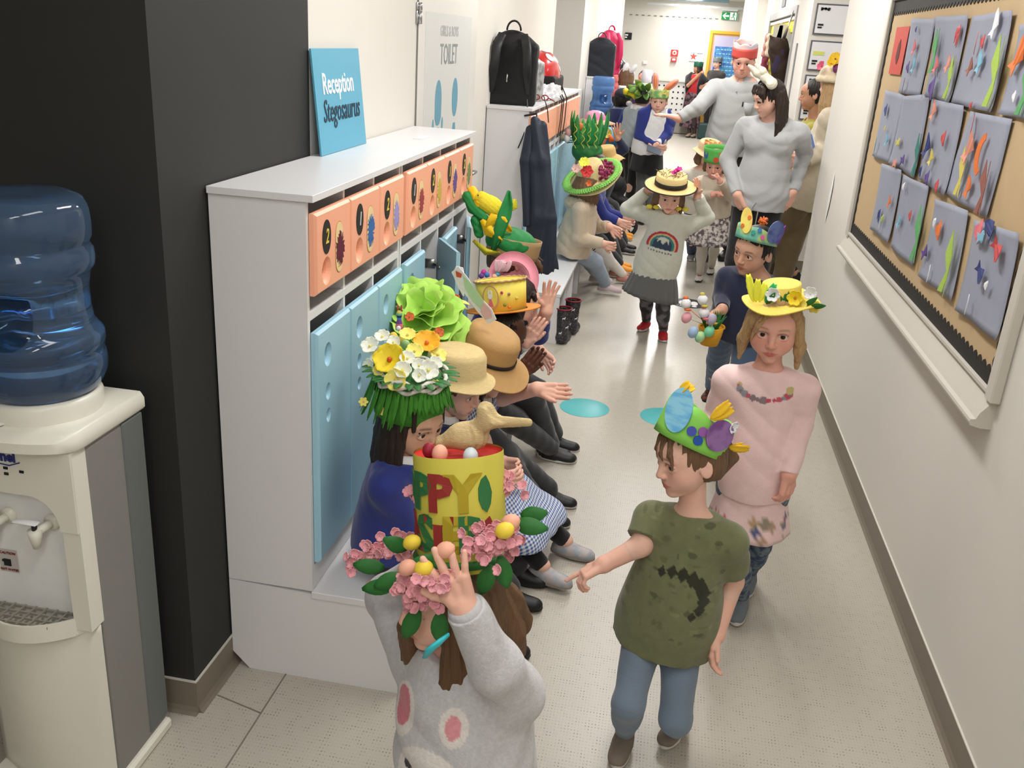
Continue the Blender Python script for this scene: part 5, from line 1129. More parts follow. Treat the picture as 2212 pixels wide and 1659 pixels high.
# ---- girl in beige cardigan with the green crown, hand over her face
pel=A(1540,458,7.65); nk=A(1546,386,7.6); hc=A(1545,354,7.55)
J6=person('girl in a cream cardigan, floral skirt and white tights with her hand over her face',1.10,(.37,7.7,0),pel,nk,(-.1,-1),hc,(-.15,-1,-.35),skin='pink',
  wrist=(A(1540,420,7.42),A(1556,392,7.38)),elb=(A(1512,425,7.6),A(1580,425,7.52)),ank=(at(1512,590,Z=.06),at(1537,575,Z=.06)),hands=('fist','fist'),hdir=((.6,0,.1),(-.5,.1,.8)),
  top='cardigan',sleeve='long',sleevew=1.3,topm=fab('cream_knit',(208,196,176)),hem=.02,bot='leggings',botm=fab('white_tights',(206,200,190)),shoem=mat('shoe_white_black',(222,220,214),.5),solem=SOLED,shoet='ballet',
  hair=dict(style='bob',color='mid',length=.02,fringe=.2),vox=.0055)
skirt(J6,mat('floral_skirt',(214,206,198),.85,rgb2=(96,84,92),scale=38),z0=.02,L=.235,r0=1.05,r1=1.75,amp=.04)
# ---- child behind, white top with a grey bird
pel=A(1508,440,8.25); nk=A(1515,370,8.2); hc=A(1530,334,8.15)
def bird(L): 
    C=np.tile(np.array(lin((214,208,196))),(len(L),1)); m=(((L[:,0]+.0)/.045)**2+((L[:,2]+.12)/.05)**2<1)&(L[:,1]>0); C[m]=lin((128,112,104)); m=(((L[:,0]+.035)/.018)**2+((L[:,2]+.06)/.02)**2<1)&(L[:,1]>0); C[m]=lin((190,126,96)); return C
J6b=person('child in a white bird print top behind the girl with the green crown',1.12,(.25,8.3,0),pel,nk,(-.1,-1),hc,(.3,-1,-.4),skin='fair',
  wrist=(A(1502,420,8.1),None),ank=(at(1494,546,Z=.06),at(1510,540,Z=.06)),hands=('relax','relax'),top='jumper',sleeve='long',topm=mat('white_print',(214,208,196),.85,.05,vcol=True),topcol=bird,bot='jeans',botm=fab('dark_denim',(44,58,88)),shoem=mat('shoe_grey',(140,138,138),.6),solem=SOLEW,hair=dict(style='bob',color='mid',length=.04,fringe=.2),vox=.006)
# ---- woman in the grey sweater
pel=A(1640,432,6.62); nk=A(1672,263,6.62); hc=A(1660,212,6.55)
J7=person('woman in a light grey sweater and black trousers with white bunny ears, hand in pocket',1.66,(.62,6.6,0),pel,nk,(-.25,-1),hc,(-.93,-.36,-.34),roll=-4,adult=True,skin='fair',w=.94,
  wrist=(A(1592,420,6.50),A(1712,415,6.58)),elb=(A(1572,345,6.68),A(1738,330,6.75)),ank=((.55,6.6,.09),(.74,6.75,.09)),hands=('relax','relax'),hdir=((.45,.1,-.8),(-.3,0,-.9)),palm=((.6,.5,.3),(-.5,.5,0)),
  top='sweater',sleeve='long',sleevew=1.5,topm=fab('silver_knit',(176,178,180),var=.08,scale=120),hem=.035,bot='trousers',botm=fab('black_trousers',(20,19,21)),shoem=SHB,solem=SOLED,wrinkle=.0045,topx=lambda T,nk,pel,up:[el(pel+up*.405+T@V(s_*.078,.085,0),V(.085,.070,.085),T,.05) for s_ in (-1,1)]+[el(pel+up*.06,V(.195,.135,.07),T,.05)],
  hair=dict(style='long',color='dark',length=.20,fringe=.62,vol=1.0,span=92,extra=[([(x_,.22,.36),(x_*1.12,.345-.25*abs(x_),.24),(x_*1.15,.365-.35*abs(x_),.11)],(.07,.065,.045)) for x_ in (-.26,-.19,-.12,-.05,.02,.09,.16,.23,.29)]),smile=.9,vox=.006,brow='black',rosy=1)
b=B(); T=J7['T']
for s in (-1,1): pass
b=B(); w_=J7['WR'][0]; d=nv(J7['WR'][0]-J7['EL'][0]); x_=nv(np.cross(d,(0,0,1))); y_=np.cross(d,x_); b.tube([w_-d*.02+.034*(x_*math.cos(a)+y_*math.sin(a)) for a in np.linspace(0,2*math.pi,21)],.004,6,cap=False); b.build('bracelet',mat('bracelet_red',(110,50,54),.5),J7['root'])
b=B()
for s,l in ((-1,.12),(1,.15)): p=J7['pel']+J7['T']@V(s*.012,.135,-.015); b.tube([p,p+V(s*.015,-.02,.02),p+V(s*.035,-.015,-.02),p+V(s*.03,-.01,-l)],.0045,6)
b.build('drawstring',GREYJ,J7['root'])
# ---- man in the grey shirt
pel=A(1580,305,8.75); nk=A(1604,183,8.75); hc=A(1606,133,8.70)
J8=person('tall man in a grey buttoned shirt and red paper crown stretching out his right arm',1.86,(.5,8.75,0),pel,nk,(-.35,-1),hc,(-.08,-1,-.22),adult=True,man=True,skin='pink',w=1.12,
  wrist=(A(1466,256,8.55),A(1640,300,8.7)),elb=(A(1508,232,8.62),A(1650,240,8.9)),ank=((.42,8.7,.1),(.62,8.85,.1)),hands=('flat','relax'),hdir=((-.9,-.1,.15),None),palm=((0,0,-1),None),
  top='shirt',sleeve='long',sleevew=2.2,topm=fab('grey_shirt',(166,168,168),var=.05),hem=.06,bot='trousers',botm=fab('dark_trousers',(44,42,40)),shoem=SHB,solem=SOLED,wrinkle=.0035,
  hair=dict(style='short',color='grey',fringe=-.4,vol=.97),smile=1.0,vox=.0075,brow='grey',rosy=1.8)
collar(J8,fab('grey_shirt',(166,168,168)),sz=.76)
b=B(); J=J8
for z in (-.06,-.16,-.26,-.36): b.ball(J['nk']+J['T']@V(0,.145,z),(.007,.005,.007),8)
b.build('buttons',mat('button_grey',(140,140,142),.4),J8['root'])
b=B(); b.box((-.06,-.003,-.06),(.06,.003,.06),R=J['T'],t=J['nk']+J['T']@V(-.10,.135,-.20)); b.build('breast_pocket',fab('grey_shirt',(166,168,168)),J8['root'])
b=B(); b.tube([J['nk']+J['T']@V(-.075,.142,-.135),J['nk']+J['T']@V(-.075,.142,-.175)],.006,8); b.build('pen',BLK,J8['root'])
# ---- blonde woman at the right, cream cardigan
pel=A(1745,405,7.2); nk=A(1812,242,7.2); hc=A(1802,184,7.15)
J9=person('blonde woman in a cream cardigan and brown trousers, half hidden behind the right wall corner',1.70,(.98,7.25,0),pel,nk,(-.9,.35),hc,(-.75,.6,-.05),adult=True,skin='fair',w=1.,
  wrist=(A(1743,348,6.98),A(1730,340,7.35)),elb=(A(1775,330,7.0),None),ank=((.92,7.1,.09),(.80,7.35,.09)),hands=('relax','relax'),hdir=((-.9,.2,-.1),(-.9,.1,0)),
  top='cardigan',sleeve='long',sleevew=2.4,topm=fab('cream_chunky',(208,196,172),var=.1,bump=.5,bscale=120),hem=.09,bot='trousers',leg_w=2.2,botm=fab('khaki',(112,96,66)),shoem=SHB,solem=SOLED,
  hair=dict(style='long',color='blond',length=.16,fringe=.1),vox=.0065,wrinkle=.004,brow='sandy')
# ---- dark haired woman with a bun in a mustard top
pel=A(1718,405,7.9); nk=A(1760,268,7.9); hc=A(1757,205,7.85)
J10=person('dark haired woman with a bun and a mustard top, in profile by the posters',1.68,(.98,7.95,0),pel,nk,(-1,.1),hc,(-1,.1,-.05),adult=True,skin='tan',wrist=(A(1742,345,7.6),None),ank=(A(1716,590,7.75),A(1704,580,7.9)),hands=('relax','relax'),
  top='blouse',sleeve='pushed',sleevew=1.6,topm=fab('mustard',(148,140,36)),hem=.03,bot='leggings',botm=mat('camo_leggings',(52,46,42),.85,rgb2=(24,24,26),scale=14),shoem=SHB,solem=SOLED,hair=dict(style='bun',color='black',fringe=-.3),vox=.007,brow='black')
# ---- two women far back
Yb=21.4
J11=person('woman in a black cardigan and red top far away by the radiator cover',1.52,(.25,Yb,0),A(1497,212,Yb),A(1505,165,Yb),(-.4,-1),A(1507,147,Yb),(-.9,-.4,0),adult=True,skin='tan',
  wrist=(A(1512,160,Yb-.25),A(1522,185,Yb-.25)),elb=(A(1486,185,Yb-.15),A(1530,180,Yb-.1)),ank=(A(1490,282,Yb-.1)*V(1,1,0)+V(0,0,.09),A(1501,284,Yb-.1)*V(1,1,0)+V(0,0,.09)),hands=('fist','relax'),top='top',sleeve='short',topm=fab('red_top',(176,30,40)),hem=.02,bot='leggings',botm=mat('tights_far',(60,48,46),.8),shoem=mat('shoe_beige',(150,134,118),.6),solem=SOLED,
  hair=dict(style='bob',color='dark',length=.05,fringe=.2),vox=.011,eyes=False)
skirt(J11,mat('dark_floral',(34,28,36),.85,rgb2=(120,90,100),scale=16),z0=.12,L=.62,r0=1.15,r1=1.5,amp=.05)
v,f=sdf([rc(J11['sh'][i],J11['sh'][i]*.25+J11['EL'][i]*.75,.075,.07,k=.03) for i in (0,1)]+[el(J11['nk']+J11['T']@V(s*.13,.0,-.18),V(.07,.15,.26),J11['T'],.05) for s in (-1,1)]+[el(J11['nk']+J11['T']@V(0,-.08,-.15),V(.17,.07,.25),J11['T'],.05)],.014); B().add(v,f).build('cardigan',fab('black_cardigan',(26,24,28)),J11['root'])
J12=person('woman in a dark grey top leaning by the yellow door far away',1.6,(.55,Yb+.2,0),A(1540,205,Yb+.2),A(1548,155,Yb+.2),(-.7,-.7),A(1549,137,Yb+.2),(-.55,-.85,-.05),adult=True,skin='fair',wrist=(A(1527,188,Yb-.1),None),hands=('relax','relax'),
  top='top',sleeve='long',topm=fab('charcoal_top',(58,54,52)),bot='trousers',botm=fab('dark_trousers',(44,42,40)),shoem=SHB,solem=SOLED,hair=dict(style='short',color='dark',fringe=0),vox=.011,eyes=False)
# ---------------------------------------------------------------- foreground girl in the grey sweatshirt
pel=A(1008,1610,1.36)-V(0,0,.06); nk=A(1003,1420,1.38); hc=A(968,1288,1.38)
def bunny(L):
    L=L*V(-1,1,1); base=np.array(lin((196,196,198))); C=np.tile(base,(len(L),1)); fr=L[:,1]>0; x,z=L[:,0],L[:,2]
    def E_(cx,cz,rx,rz,c,ang=0):
        a=math.radians(ang); u=(x-cx)*math.cos(a)+(z-cz)*math.sin(a); v=-(x-cx)*math.sin(a)+(z-cz)*math.cos(a); C[((u/rx)**2+(v/rz)**2<1)&fr]=lin(c)
    E_(0,-.205,.085,.075,(226,220,216)); E_(.045,-.075,.026,.038,(226,220,216)); E_(-.075,-.085,.034,.055,(226,220,216),-15)
    E_(.045,-.075,.014,.024,(222,150,158)); E_(-.078,-.080,.024,.042,(210,120,134),-15)
    E_(-.055,-.185,.012,.008,(50,46,50)); E_(.035,-.195,.020,.004,(90,86,88)); E_(-.01,-.235,.012,.010,(190,60,80)); E_(-.07,-.235,.018,.014,(196,60,80)); return C
J1=person('girl in a grey rabbit sweatshirt steadying her tall yellow hat, nearest to the camera',1.03,(-.28,1.37,0),pel,nk,(-.42,-1),hc,(-.80,-.55,-.05),skin='fair',
  wrist=(A(905,1235,1.52),A(1003,1312,1.235)),elb=(A(835,1290,1.56),A(1072,1440,1.27)),ank=(V(-.30,1.42,.06),V(-.20,1.34,.06)),hands=('grip','spread'),hdir=((.3,-.3,1),(-.35,-.12,1)),palm=((.4,-.6,0),(-.3,1,.1)),
  top='loose',sleeve='long',sleevew=1.7,topm=mat('grey_melange',(196,196,198),.9,.1,120,bump=.35,bscale=260,vcol=True,sheen=.2),topcol=bunny,hem=.06,bot='leggings',botm=fab('grey_leggings',(92,94,100)),shoem=mat('shoe_grey',(140,138,138),.6),solem=SOLEW,
  hair=dict(style='long',color='brown',length=.17,fringe=.1,vol=1.0,extra=[([(.10,-.35,.0),(.14,-.62,-.35),(.16,-.78,-.62),(.15,-.80,-.80)],(.20,.20,.14,.03)),([(-.1,-.35,-.1),(-.1,-.55,-.5),(-.05,-.72,-.80)],(.20,.18,.05)),([(-.05,.3,.2),(.10,.36,-.3),(.16,.30,-.75),(.14,.30,-1.0)],(.05,.09,.10,.09)),([(.14,.30,-1.0),(.16,.32,-1.25),(.12,.32,-1.5)],(.085,.10,.03))]),
  smile=.2,vox=.0034,brow='brown',cuff=mat('grey_melange_cuff',(190,190,192),.9,.1,120,bump=.35),wrinkle=.0045)
c=A(955,1398,1.19); b=B(); b.tube([A(918,1420,1.20),A(930,1402,1.18),A(948,1388,1.18),A(968,1372,1.20)],[.005,.009,.009,.006],10,flat=.5); b.build('hair_ribbon',mat('ribbon_turquoise',(60,196,208),.5),J1['root'])
# ---------------------------------------------------------------- children seated on the near bench
TRG=fab('charcoal_school',(44,46,48)); GING=gingham('gingham',(224,230,240),(62,92,156),70)
SX=-.73
def seated(label,px,py,hy,hz,skin,hf,**k):
    """child on the near bench; head centre seen at photo pixel px,py at height hz"""
    hc=at(px,py,Z=hz); H=k.pop('H',1.10); lean=k.pop('lean',.03); py_=k.pop('pely',hc[1]-.0); pz=k.pop('pz',.415)
    pel=V(k.pop('pelx',SX),py_,pz); nk=k.pop('nk',None); nk=hc-V(lean,0,.112*H) if nk is None else nk
    kx=k.pop('knx',.0); an=k.pop('ank',None)
    if an is None: an=(V(-.37+kx,py_-.07,.06),V(-.37+kx,py_+.08,.06))
    return person(label,H,(pel[0],pel[1],.312),pel,nk,k.pop('face',(1,-.05)),hc,hf,skin=skin,ank=an,kneep=k.pop('kneep',(.5,0,1)),seated=True,**k)
# 1 girl under the grass hat
S1=seated('dark haired girl in a royal blue cardigan under the grass fringed hat',893,912,0,.80,'olive',(.86,-.50,-.12),lean=.03,pelx=-.70,
  wrist=(V(-.50,2.36,.46),V(-.50,2.50,.46)),hands=('relax','relax'),hdir=((.6,.5,-.2),(.6,-.5,-.2)),top='cardigan',topm=ROYAL,hem=.02,bot='trousers',botm=TRG,shoem=SHB,solem=SOLED,
  hair=dict(style='long',color='dark',length=.145,fringe=.5,vol=1.03),smile=.15,vox=.0038,brow='dark',sleevew=1.4)
collar(S1,WHT)
# 2 child with straw hat and green tissue
S2=seated('child in a navy cardigan under the straw hat with green tissue paper',985,835,0,.76,'fair',(.95,-.25,-.22),lean=.05,pelx=-.72,
  wrist=(V(-.45,2.70,.47),V(-.45,2.84,.47)),hands=('relax','relax'),top='cardigan',topm=fab('navy_cardigan',(32,40,84)),hem=.02,bot='trousers',botm=TRG,shoem=SHB,solem=SOLED,hair=dict(style='short',color='brown',fringe=.2),smile=.2,vox=.0042,brow='brown')
collar(S2,WHT)
# 3 girl in gingham dress
S3=seated('girl in a blue gingham dress under the brown sun hat, holding out her open hand',1052,790,0,.76,'fair',(.9,-.15,-.25),lean=.045,pelx=-.70,H=1.15,ank=(at(1172,1222,Z=.075),at(1222,1168,Z=.065)),
  wrist=(A(1070,1010,2.9),A(1160,840,3.02)),elb=(A(1040,950,2.95),A(1085,858,3.12)),hands=('relax','flat'),hdir=((.7,0,-.3),(1,-.1,.06)),palm=((0,1,0),(.05,-.75,.6)),top='dress_top',sleeve='short',topm=GING,hem=.0,bot='leggings',botm=fab('black_tights',(20,20,22)),
  shoem=mat('shoe_silver_pink',(178,166,166),.45,rgb2=(150,158,164),scale=40),solem=mat('sole_grey',(150,142,132),.6),hair=dict(style='bob',color='dark',length=.05,fringe=.2),smile=.2,vox=.0042,brow='brown',foot=((1,-.25,0),(1,-.15,0)))
collar(S3,WHT)
J=S3; P=[]
for i in (0,1): P+=[rc(J['hp'][i],J['KN'][i],.085,.082,k=.06),rc(J['KN'][i],J['KN'][i]*.45+J['AN'][i]*.55+V(.01,0,0),.078,.095,k=.05)]
P+=[rc((J['hp'][0]+J['hp'][1])/2,(J['KN'][0]+J['KN'][1])/2,.085,.085,k=.06),rc((J['KN'][0]+J['KN'][1])/2,(J['KN'][0]+J['KN'][1])*.225+(J['AN'][0]+J['AN'][1])*.275,.08,.095,k=.06),el(J['pel']+V(0,0,.01),.125,None,.05),cut((J['KN'][0]+J['KN'][1])*.23+(J['AN'][0]+J['AN'][1])*.27,(.15,0,-1)),cut(V(0,0,.318),V(-.55,0,-1)) if 0 else cut(V(0,0,.14),(0,0,-1))]
v,f=sdf(P,.0045,wr(.004,30,2)); B().add(v,f).build('dress_skirt',GING,J['root'])
# 4 dark skinned boy
S4=seated('boy with dark skin clapping under the yellow rabbit hat with an orange brim',1088,722,0,.76,'dark',(.88,-.42,-.20),lean=.035,pelx=-.72,H=1.14,ank=(at(1190,1060,Z=.06),at(1172,1105,Z=.06)),
  wrist=(A(1118,812,3.18),A(1132,800,3.30)),elb=(A(1072,815,3.16),A(1105,830,3.42)),hands=('flat','flat'),hdir=((.5,0,.75),(.45,-.1,.75)),palm=((0,.9,.2),(-.1,-.9,.1)),top='jumper',topm=ROYAL,hem=.03,bot='trousers',botm=TRG,shoem=SHB,solem=SOLEW,
  hair=dict(style='short',color='black',fringe=.0,vol=.98),smile=.9,vox=.0044,brow='black',foot=((1,-.1,0),(1,.1,0)))
collar(S4,WHT)
# 5 child with the pink hat, clapping with white cuffs
S5=seated('child in a royal blue jumper with white cuffs clapping under the tilted pink hat',1118,655,0,.80,'fair',(.95,.1,-.25),lean=.03,pelx=-.74,H=1.15,pely=3.62,ank=(at(1192,968,Z=.06),V(-.42,3.95,.06)),
  wrist=(A(1133,742,3.52),A(1140,735,3.64)),elb=(A(1095,760,3.60),A(1105,750,3.80)),hands=('flat','flat'),hdir=((.45,0,.8),(.42,-.08,.8)),palm=((0,.9,.1),(0,-.9,.1)),top='jumper',topm=ROYAL,cuff=WHT,hem=.03,bot='trousers',botm=TRG,shoem=SHB,solem=SOLEW,
  hair=dict(style='bob',color='dark',length=.02,fringe=.2),vox=.0048,brow='dark')
# 6 boy waving, green and yellow hat
S6=seated('boy in a blue jumper waving one hand under the green and yellow paper hat',1108,560,0,.95,'fair',(.8,.55,-.25),lean=.03,pelx=-.73,H=1.24,pely=3.90,pz=.43,ank=(V(-.40,3.92,.06),V(-.40,4.05,.06)),
  wrist=(A(1180,672,3.72),V(-.5,4.0,.5)),elb=(A(1162,722,3.80),None),hands=('spread','relax'),hdir=((.1,.05,1),None),palm=((.6,-.7,0),None),top='jumper',topm=ROYAL,sleeve='pushed',hem=.03,bot='trousers',botm=TRG,shoem=SHB,solem=SOLEW,
  hair=dict(style='short',color='brown',fringe=.2,vol=1.04,extra=[([(.0,.30,.15),(.05,.55,.05),(.1,.62,-.05)],(.09,.05,.012)),([(.15,.25,.15),(.2,.52,.0),(.2,.6,-.12)],(.09,.05,.012)),([(-.1,.30,.2),(-.1,.55,.15),(-.05,.68,.1)],(.08,.04,.012))]),vox=.0048,brow='brown')
# ---------------------------------------------------------------- on the far bench
pel=V(-.64,6.75,.435); nk=A(1262,435,6.75); hc=A(1275,397,6.75)
S7=person('child in a beige fleece hoodie and light jeans under the wide green brimmed flower hat',1.30,(-.64,6.75,.332),pel,nk,(1,0.0),hc,(.75,.6,-.35),skin='fair',
  wrist=(A(1302,527,6.62),A(1316,490,6.85)),elb=(A(1250,515,6.60),A(1288,490,6.95)),ank=(at(1308,612,Z=.09),at(1290,592,Z=.09)),kneep=(.4,0,1),hands=('relax','relax'),hdir=((.8,.3,-.2),(.8,-.1,-.3)),
  top='hoodie',topm=fab('beige_fleece',(198,180,156),var=.06,bump=.5,bscale=160),sleevew=1.9,hem=.06,bot='jeans',botm=fab('light_denim',(146,160,178),var=.1),shoem=mat('shoe_pale_pink',(196,176,180),.6),solem=SOLEW,
  hair=dict(style='bob',color='mid',length=.08,fringe=.2),vox=.0052,wrinkle=.005,foot=((1,-.15,0),(1,-.05,0)))
v,f=sdf([el(S7['nk']+V(-.07,0,-.01),V(.075,.115,.06),None,.04),rc(S7['nk']+V(-.02,-.09,.0),S7['nk']+V(-.02,.09,.0),.045,k=.03),el(S7['nk']+V(-.05,0,.05),V(.06,.07,.05),None,.02,op='s')],.006,wr(.004,40)); B().add(v,f).build('hood',fab('beige_fleece',(198,180,156)),S7['root'])
b=B()
for i,z in enumerate((-.045,0,.045)):
    for s in (-1,1): pass
S8=person('child in a navy striped cardigan and pale tights with patterned cuffs behind the fleece hoodie',1.22,(-.68,7.3,.332),V(-.68,7.3,.44),A(1290,408,7.3),(1,0),A(1292,366,7.3),V(1,.2,-.1),skin='fair',
  wrist=(A(1335,478,7.2),A(1350,470,7.35)),elb=(A(1304,465,7.2),None),ank=(at(1330,582,Z=.07),V(-.28,7.45,.07)),kneep=(.6,0,1),hands=('relax','relax'),top='cardigan',topm=fab('royal_knit',(36,50,128)),hem=.02,bot='leggings',botm=fab('pale_tights',(214,208,200)),
  shoem=mat('shoe_rose',(176,120,104),.6),solem=SOLEW,hair=dict(style='bob',color='dark',length=.05,fringe=.3),vox=.006,brow='dark')
b=B(); J=S8
for k in range(7):
    z=-.02-k*.028; c=J['nk']+J['T']@V(-.03,.0,z); pts=[c+J['T']@V((.075)*math.cos(a),.105*math.sin(a),0) for a in np.linspace(math.radians(20),math.radians(150),12)]; b.tube(pts,.004,5)
b.build('stripe',PAPERW,J['root']) if 0 else None
b=B()
for i in (0,):
    for k in range(5): u=.62+.07*k; c=J['hp'][i]*(1-u)+J['KN'][i]*u; d=nv(J['KN'][i]-J['hp'][i]); x_=nv(np.cross(d,(0,0,1))); y_=np.cross(d,x_); b.tube([c+.060*(x_*math.cos(a)+y_*math.sin(a)) for a in np.linspace(0,2*math.pi,25)],.005,5,cap=False)
b.build('striped_cuff',fab('navy_knit',(28,34,62)),J['root'])
S9=person('child with a face mask under the floppy yellow straw hat among the seated children',1.22,(-.70,7.9,.332),V(-.70,7.9,.44),A(1312,385,7.9),(1,-.2),A(1306,350,7.9),V(.35,-.9,-.15),skin='tan',wrist=(V(-.45,7.8,.50),None),ank=(at(1338,570,Z=.07),V(-.36,8.0,.07)),kneep=(.6,0,1),
  top='jumper',topm=NAVY,bot='trousers',botm=TRG,shoem=mat('shoe_orange',(230,150,40),.6,.1),solem=SOLEW,hair=dict(style='bob',color='black',length=.05,fringe=.5),vox=.006,brow='black')
v,f=sdf([el(S9['hc']+S9['Rh']@(S9['hh']*V(0,.20,-.26)),S9['hh']*V(.29,.20,.20),S9['Rh'],.02)],.006); B().add(v,f).build('face_mask',mat('mask_white',(206,212,220),.7),S9['root'])
S10=person('child beneath the blue card hat with orange flowers, waving a hand',1.25,(-.72,8.7,.332),V(-.72,8.7,.45),A(1320,345,8.7),(1,-.2),A(1316,312,8.7),V(.8,-.5,-.1),skin='tan',wrist=(A(1335,300,8.5),None),elb=(A(1348,322,8.55),None),ank=(V(-.36,8.6,.07),V(-.36,8.8,.07)),kneep=(.6,0,1),hands=('spread','relax'),hdir=((-.3,-.1,1),None),
  top='jumper',topm=NAVY,bot='trousers',botm=TRG,shoem=SHB,solem=SOLEW,hair=dict(style='short',color='black',fringe=.3),vox=.007,brow='black')
S11=person('child with short brown hair under the pink bowl shaped hat by the second bench',1.25,(-.78,9.3,.332),V(-.78,9.3,.45),A(1283,298,9.3),(1,-.2),A(1285,272,9.3),V(.6,-.8,-.1),skin='tan',ank=(V(-.42,9.25,.07),V(-.42,9.4,.07)),kneep=(.6,0,1),
  top='jumper',topm=NAVY,bot='trousers',botm=TRG,shoem=mat('shoe_orange',(230,150,40),.6,.1),solem=SOLEW,hair=dict(style='short',color='brown',fringe=.3),vox=.007)
# ---------------------------------------------------------------- standing children in the middle distance
Yk=10.2
def CH(px,py,Y): return A(px,py,Y)
J13=person('smiling girl in a blue cardigan and black skirt with pink rabbit ears',1.42,(-.05,10.3,0),A(1402,312,10.3),A(1422,243,10.3),(.15,-1),A(1423,219,10.25),(-.02,-1,-.05),skin='fair',
  wrist=(A(1414,314,10.1),A(1420,312,10.1)),elb=(A(1380,292,10.25),A(1442,290,10.25)),ank=(A(1392,402,10.3)*V(1,1,0)+V(0,0,.08),A(1404,405,10.4)*V(1,1,0)+V(0,0,.08)),hands=('relax','fist'),hdir=((.8,0,-.2),(-.6,0,-.3)),
  top='shirt',topm=WHT,hem=.085,bot='leggings',botm=fab('grey_tights',(92,94,96)),shoem=SHB,solem=SOLED,hair=dict(style='bun',color='sandy',fringe=-.2),smile=.7,vox=.0075,brow='sandy')
skirt(J13,BLACKT,z0=.0,L=.30,r0=1.08,r1=1.35,amp=.03)
J=J13; P=[]
for i in (0,1):
    P+=[rc(J['sh'][i],J['EL'][i],.062,.052,k=.03),rc(J['EL'][i],J['WR'][i],.052,.036,k=.02,flat=True),el(J['nk']+J['T']@V((1-2*i)*.105,.01,-.17),V(.055,.105,.24),J['T'],.05)]
P+=[el(J['nk']+J['T']@V(0,-.05,-.17),V(.15,.07,.24),J['T'],.05)]
v,f=sdf(P,.0085,wr(.004,30)); B().add(v,f).build('cardigan',fab('royal_knit',(36,50,128)),J['root'])
collar(J13,WHT)
J14=person('boy in a grey slipover and black trousers under the green leafy hat, seen from behind',1.40,(-.34,10.65,0),A(1366,305,10.65),A(1378,238,10.65),(.6,.8),A(1392,212,10.65),(.5,.85,-.05),skin='fair',ank=(A(1362,400,10.6)*V(1,1,0)+V(0,0,.08),A(1370,398,10.75)*V(1,1,0)+V(0,0,.08)),
  top='slipover',sleeve='none',topm=fab('grey_slipover',(160,170,174)),hem=.04,bot='trousers',botm=BLACKT,shoem=SHB,solem=SOLED,hair=dict(style='short',color='black',fringe=.2),vox=.008)
J=J14; v,f=sdf([q for i in (0,1) for q in (rc(J['sh'][i],J['EL'][i],.06,.05,k=.03),rc(J['EL'][i],J['WR'][i],.05,.034,k=.02,flat=True))],.009); B().add(v,f).build('blue_sleeves',fab('royal_knit',(36,50,128)),J['root']); collar(J14,WHT)
J15=person('child in a dark blue jumper, back turned, by the far water cooler',1.36,(-.56,11.0,0),A(1338,292,10.95),A(1340,240,10.95),(.5,.8),A(1346,218,10.95),(.7,.7,0),skin='dark',ank=(A(1334,372,10.95)*V(1,1,0)+V(0,0,.08),A(1344,375,10.95)*V(1,1,0)+V(0,0,.08)),
  top='jumper',topm=fab('deep_blue',(32,42,92)),bot='trousers',botm=BLACKT,shoem=SHB,solem=SOLED,hair=dict(style='short',color='black',fringe=.2),vox=.008)
collar(J15,fab('grey_shirt_collar',(150,170,190)))
J16=person('girl with long brown hair seen from behind, white rabbit ears on her head',1.40,(-.5,12.6,0),A(1355,225,12.6),A(1356,185,12.6),(.2,1),A(1353,167,12.6),(.1,1,0),skin='fair',top='top',topm=fab('purple_top',(56,42,78)),bot='trousers',botm=BLACKT,shoem=SHB,
  hair=dict(style='long',color='mid',length=.28,fringe=.1),vox=.009,eyes=False)
J17=person('dark haired child with a white penguin hat far along the hall',1.40,(-.2,12.9,0),A(1390,225,12.9),A(1390,190,12.9),(-.2,-1),A(1392,172,12.9),(-.4,-.9,0),skin='fair',top='top',topm=fab('purple_top',(56,42,78)),bot='trousers',botm=BLACKT,shoem=SHB,hair=dict(style='short',color='dark',fringe=.3),vox=.009,eyes=False)
# ---------------------------------------------------------------- hats and held things
GRN=mat('craft_green_card',(60,160,70),.6,.06); LIME=mat('tissue_lime',(182,226,104),.7,.08,30,bump=.25,bscale=60); DGRN=mat('leaf_green',(44,112,48),.6,.15,40); YELC=mat('craft_yellow',(236,206,60),.6,.08)
ORC=mat('craft_orange',(236,132,50),.6,.08); PKC=mat('craft_pink',(238,160,180),.6,.06); PUR=mat('craft_purple',(120,70,150),.6,.1,40); WHC=mat('craft_white',(236,234,226),.6,.03); REDC=mat('craft_red',(206,52,52),.6,.06); BLC=mat('craft_blue',(70,130,200),.6,.05)
FEL=mat('felt_red',(208,48,40),.9,.06,80,bump=.3,bscale=300); PALEY=mat('petal_pale_yellow',(244,232,120),.6,.05); EGGP=mat('egg_peach',(240,176,150),.6,.05); EGGY=mat('egg_yellow',(240,210,70),.6,.05); EGGW=mat('egg_white',(214,228,232),.6,.05)
FLP=mat('blossom_pink',(226,160,168),.65,.12,80)
# the tall yellow hat of the nearest girl
top_=A(990,975,1.42); bot_=A(998,1190,1.38); ax=nv(top_-bot_); L_=np.linalg.norm(top_-bot_); Rt=frame(np.cross(ax,(1,.25,0)),ax); rr=.079
Rt=np.array([nv(np.cross(nv(V(-.1,-1,0)-ax*np.dot(ax,V(-.1,-1,0))),ax)),nv(V(-.1,-1,0)-ax*np.dot(ax,V(-.1,-1,0))),ax]).T
t=thing('tall_hat','tall yellow easter hat with a red top and pink blossoms held on the nearest girl','hat',bot_)
OLV=mat('card_yellow_olive',(196,186,72),.7,.07,20)
B().lathe([(rr*.96,-.02),(rr,0),(rr,L_),(rr*.985,L_+.002)],56,R=Rt,t=bot_).build('hat_tube',OLV,t,smooth=True)
B().lathe([(.0005,L_-.006),(rr*.98,L_-.006),(rr*.98,L_-.001)],48,R=Rt,t=bot_).build('red_top',FEL,t)
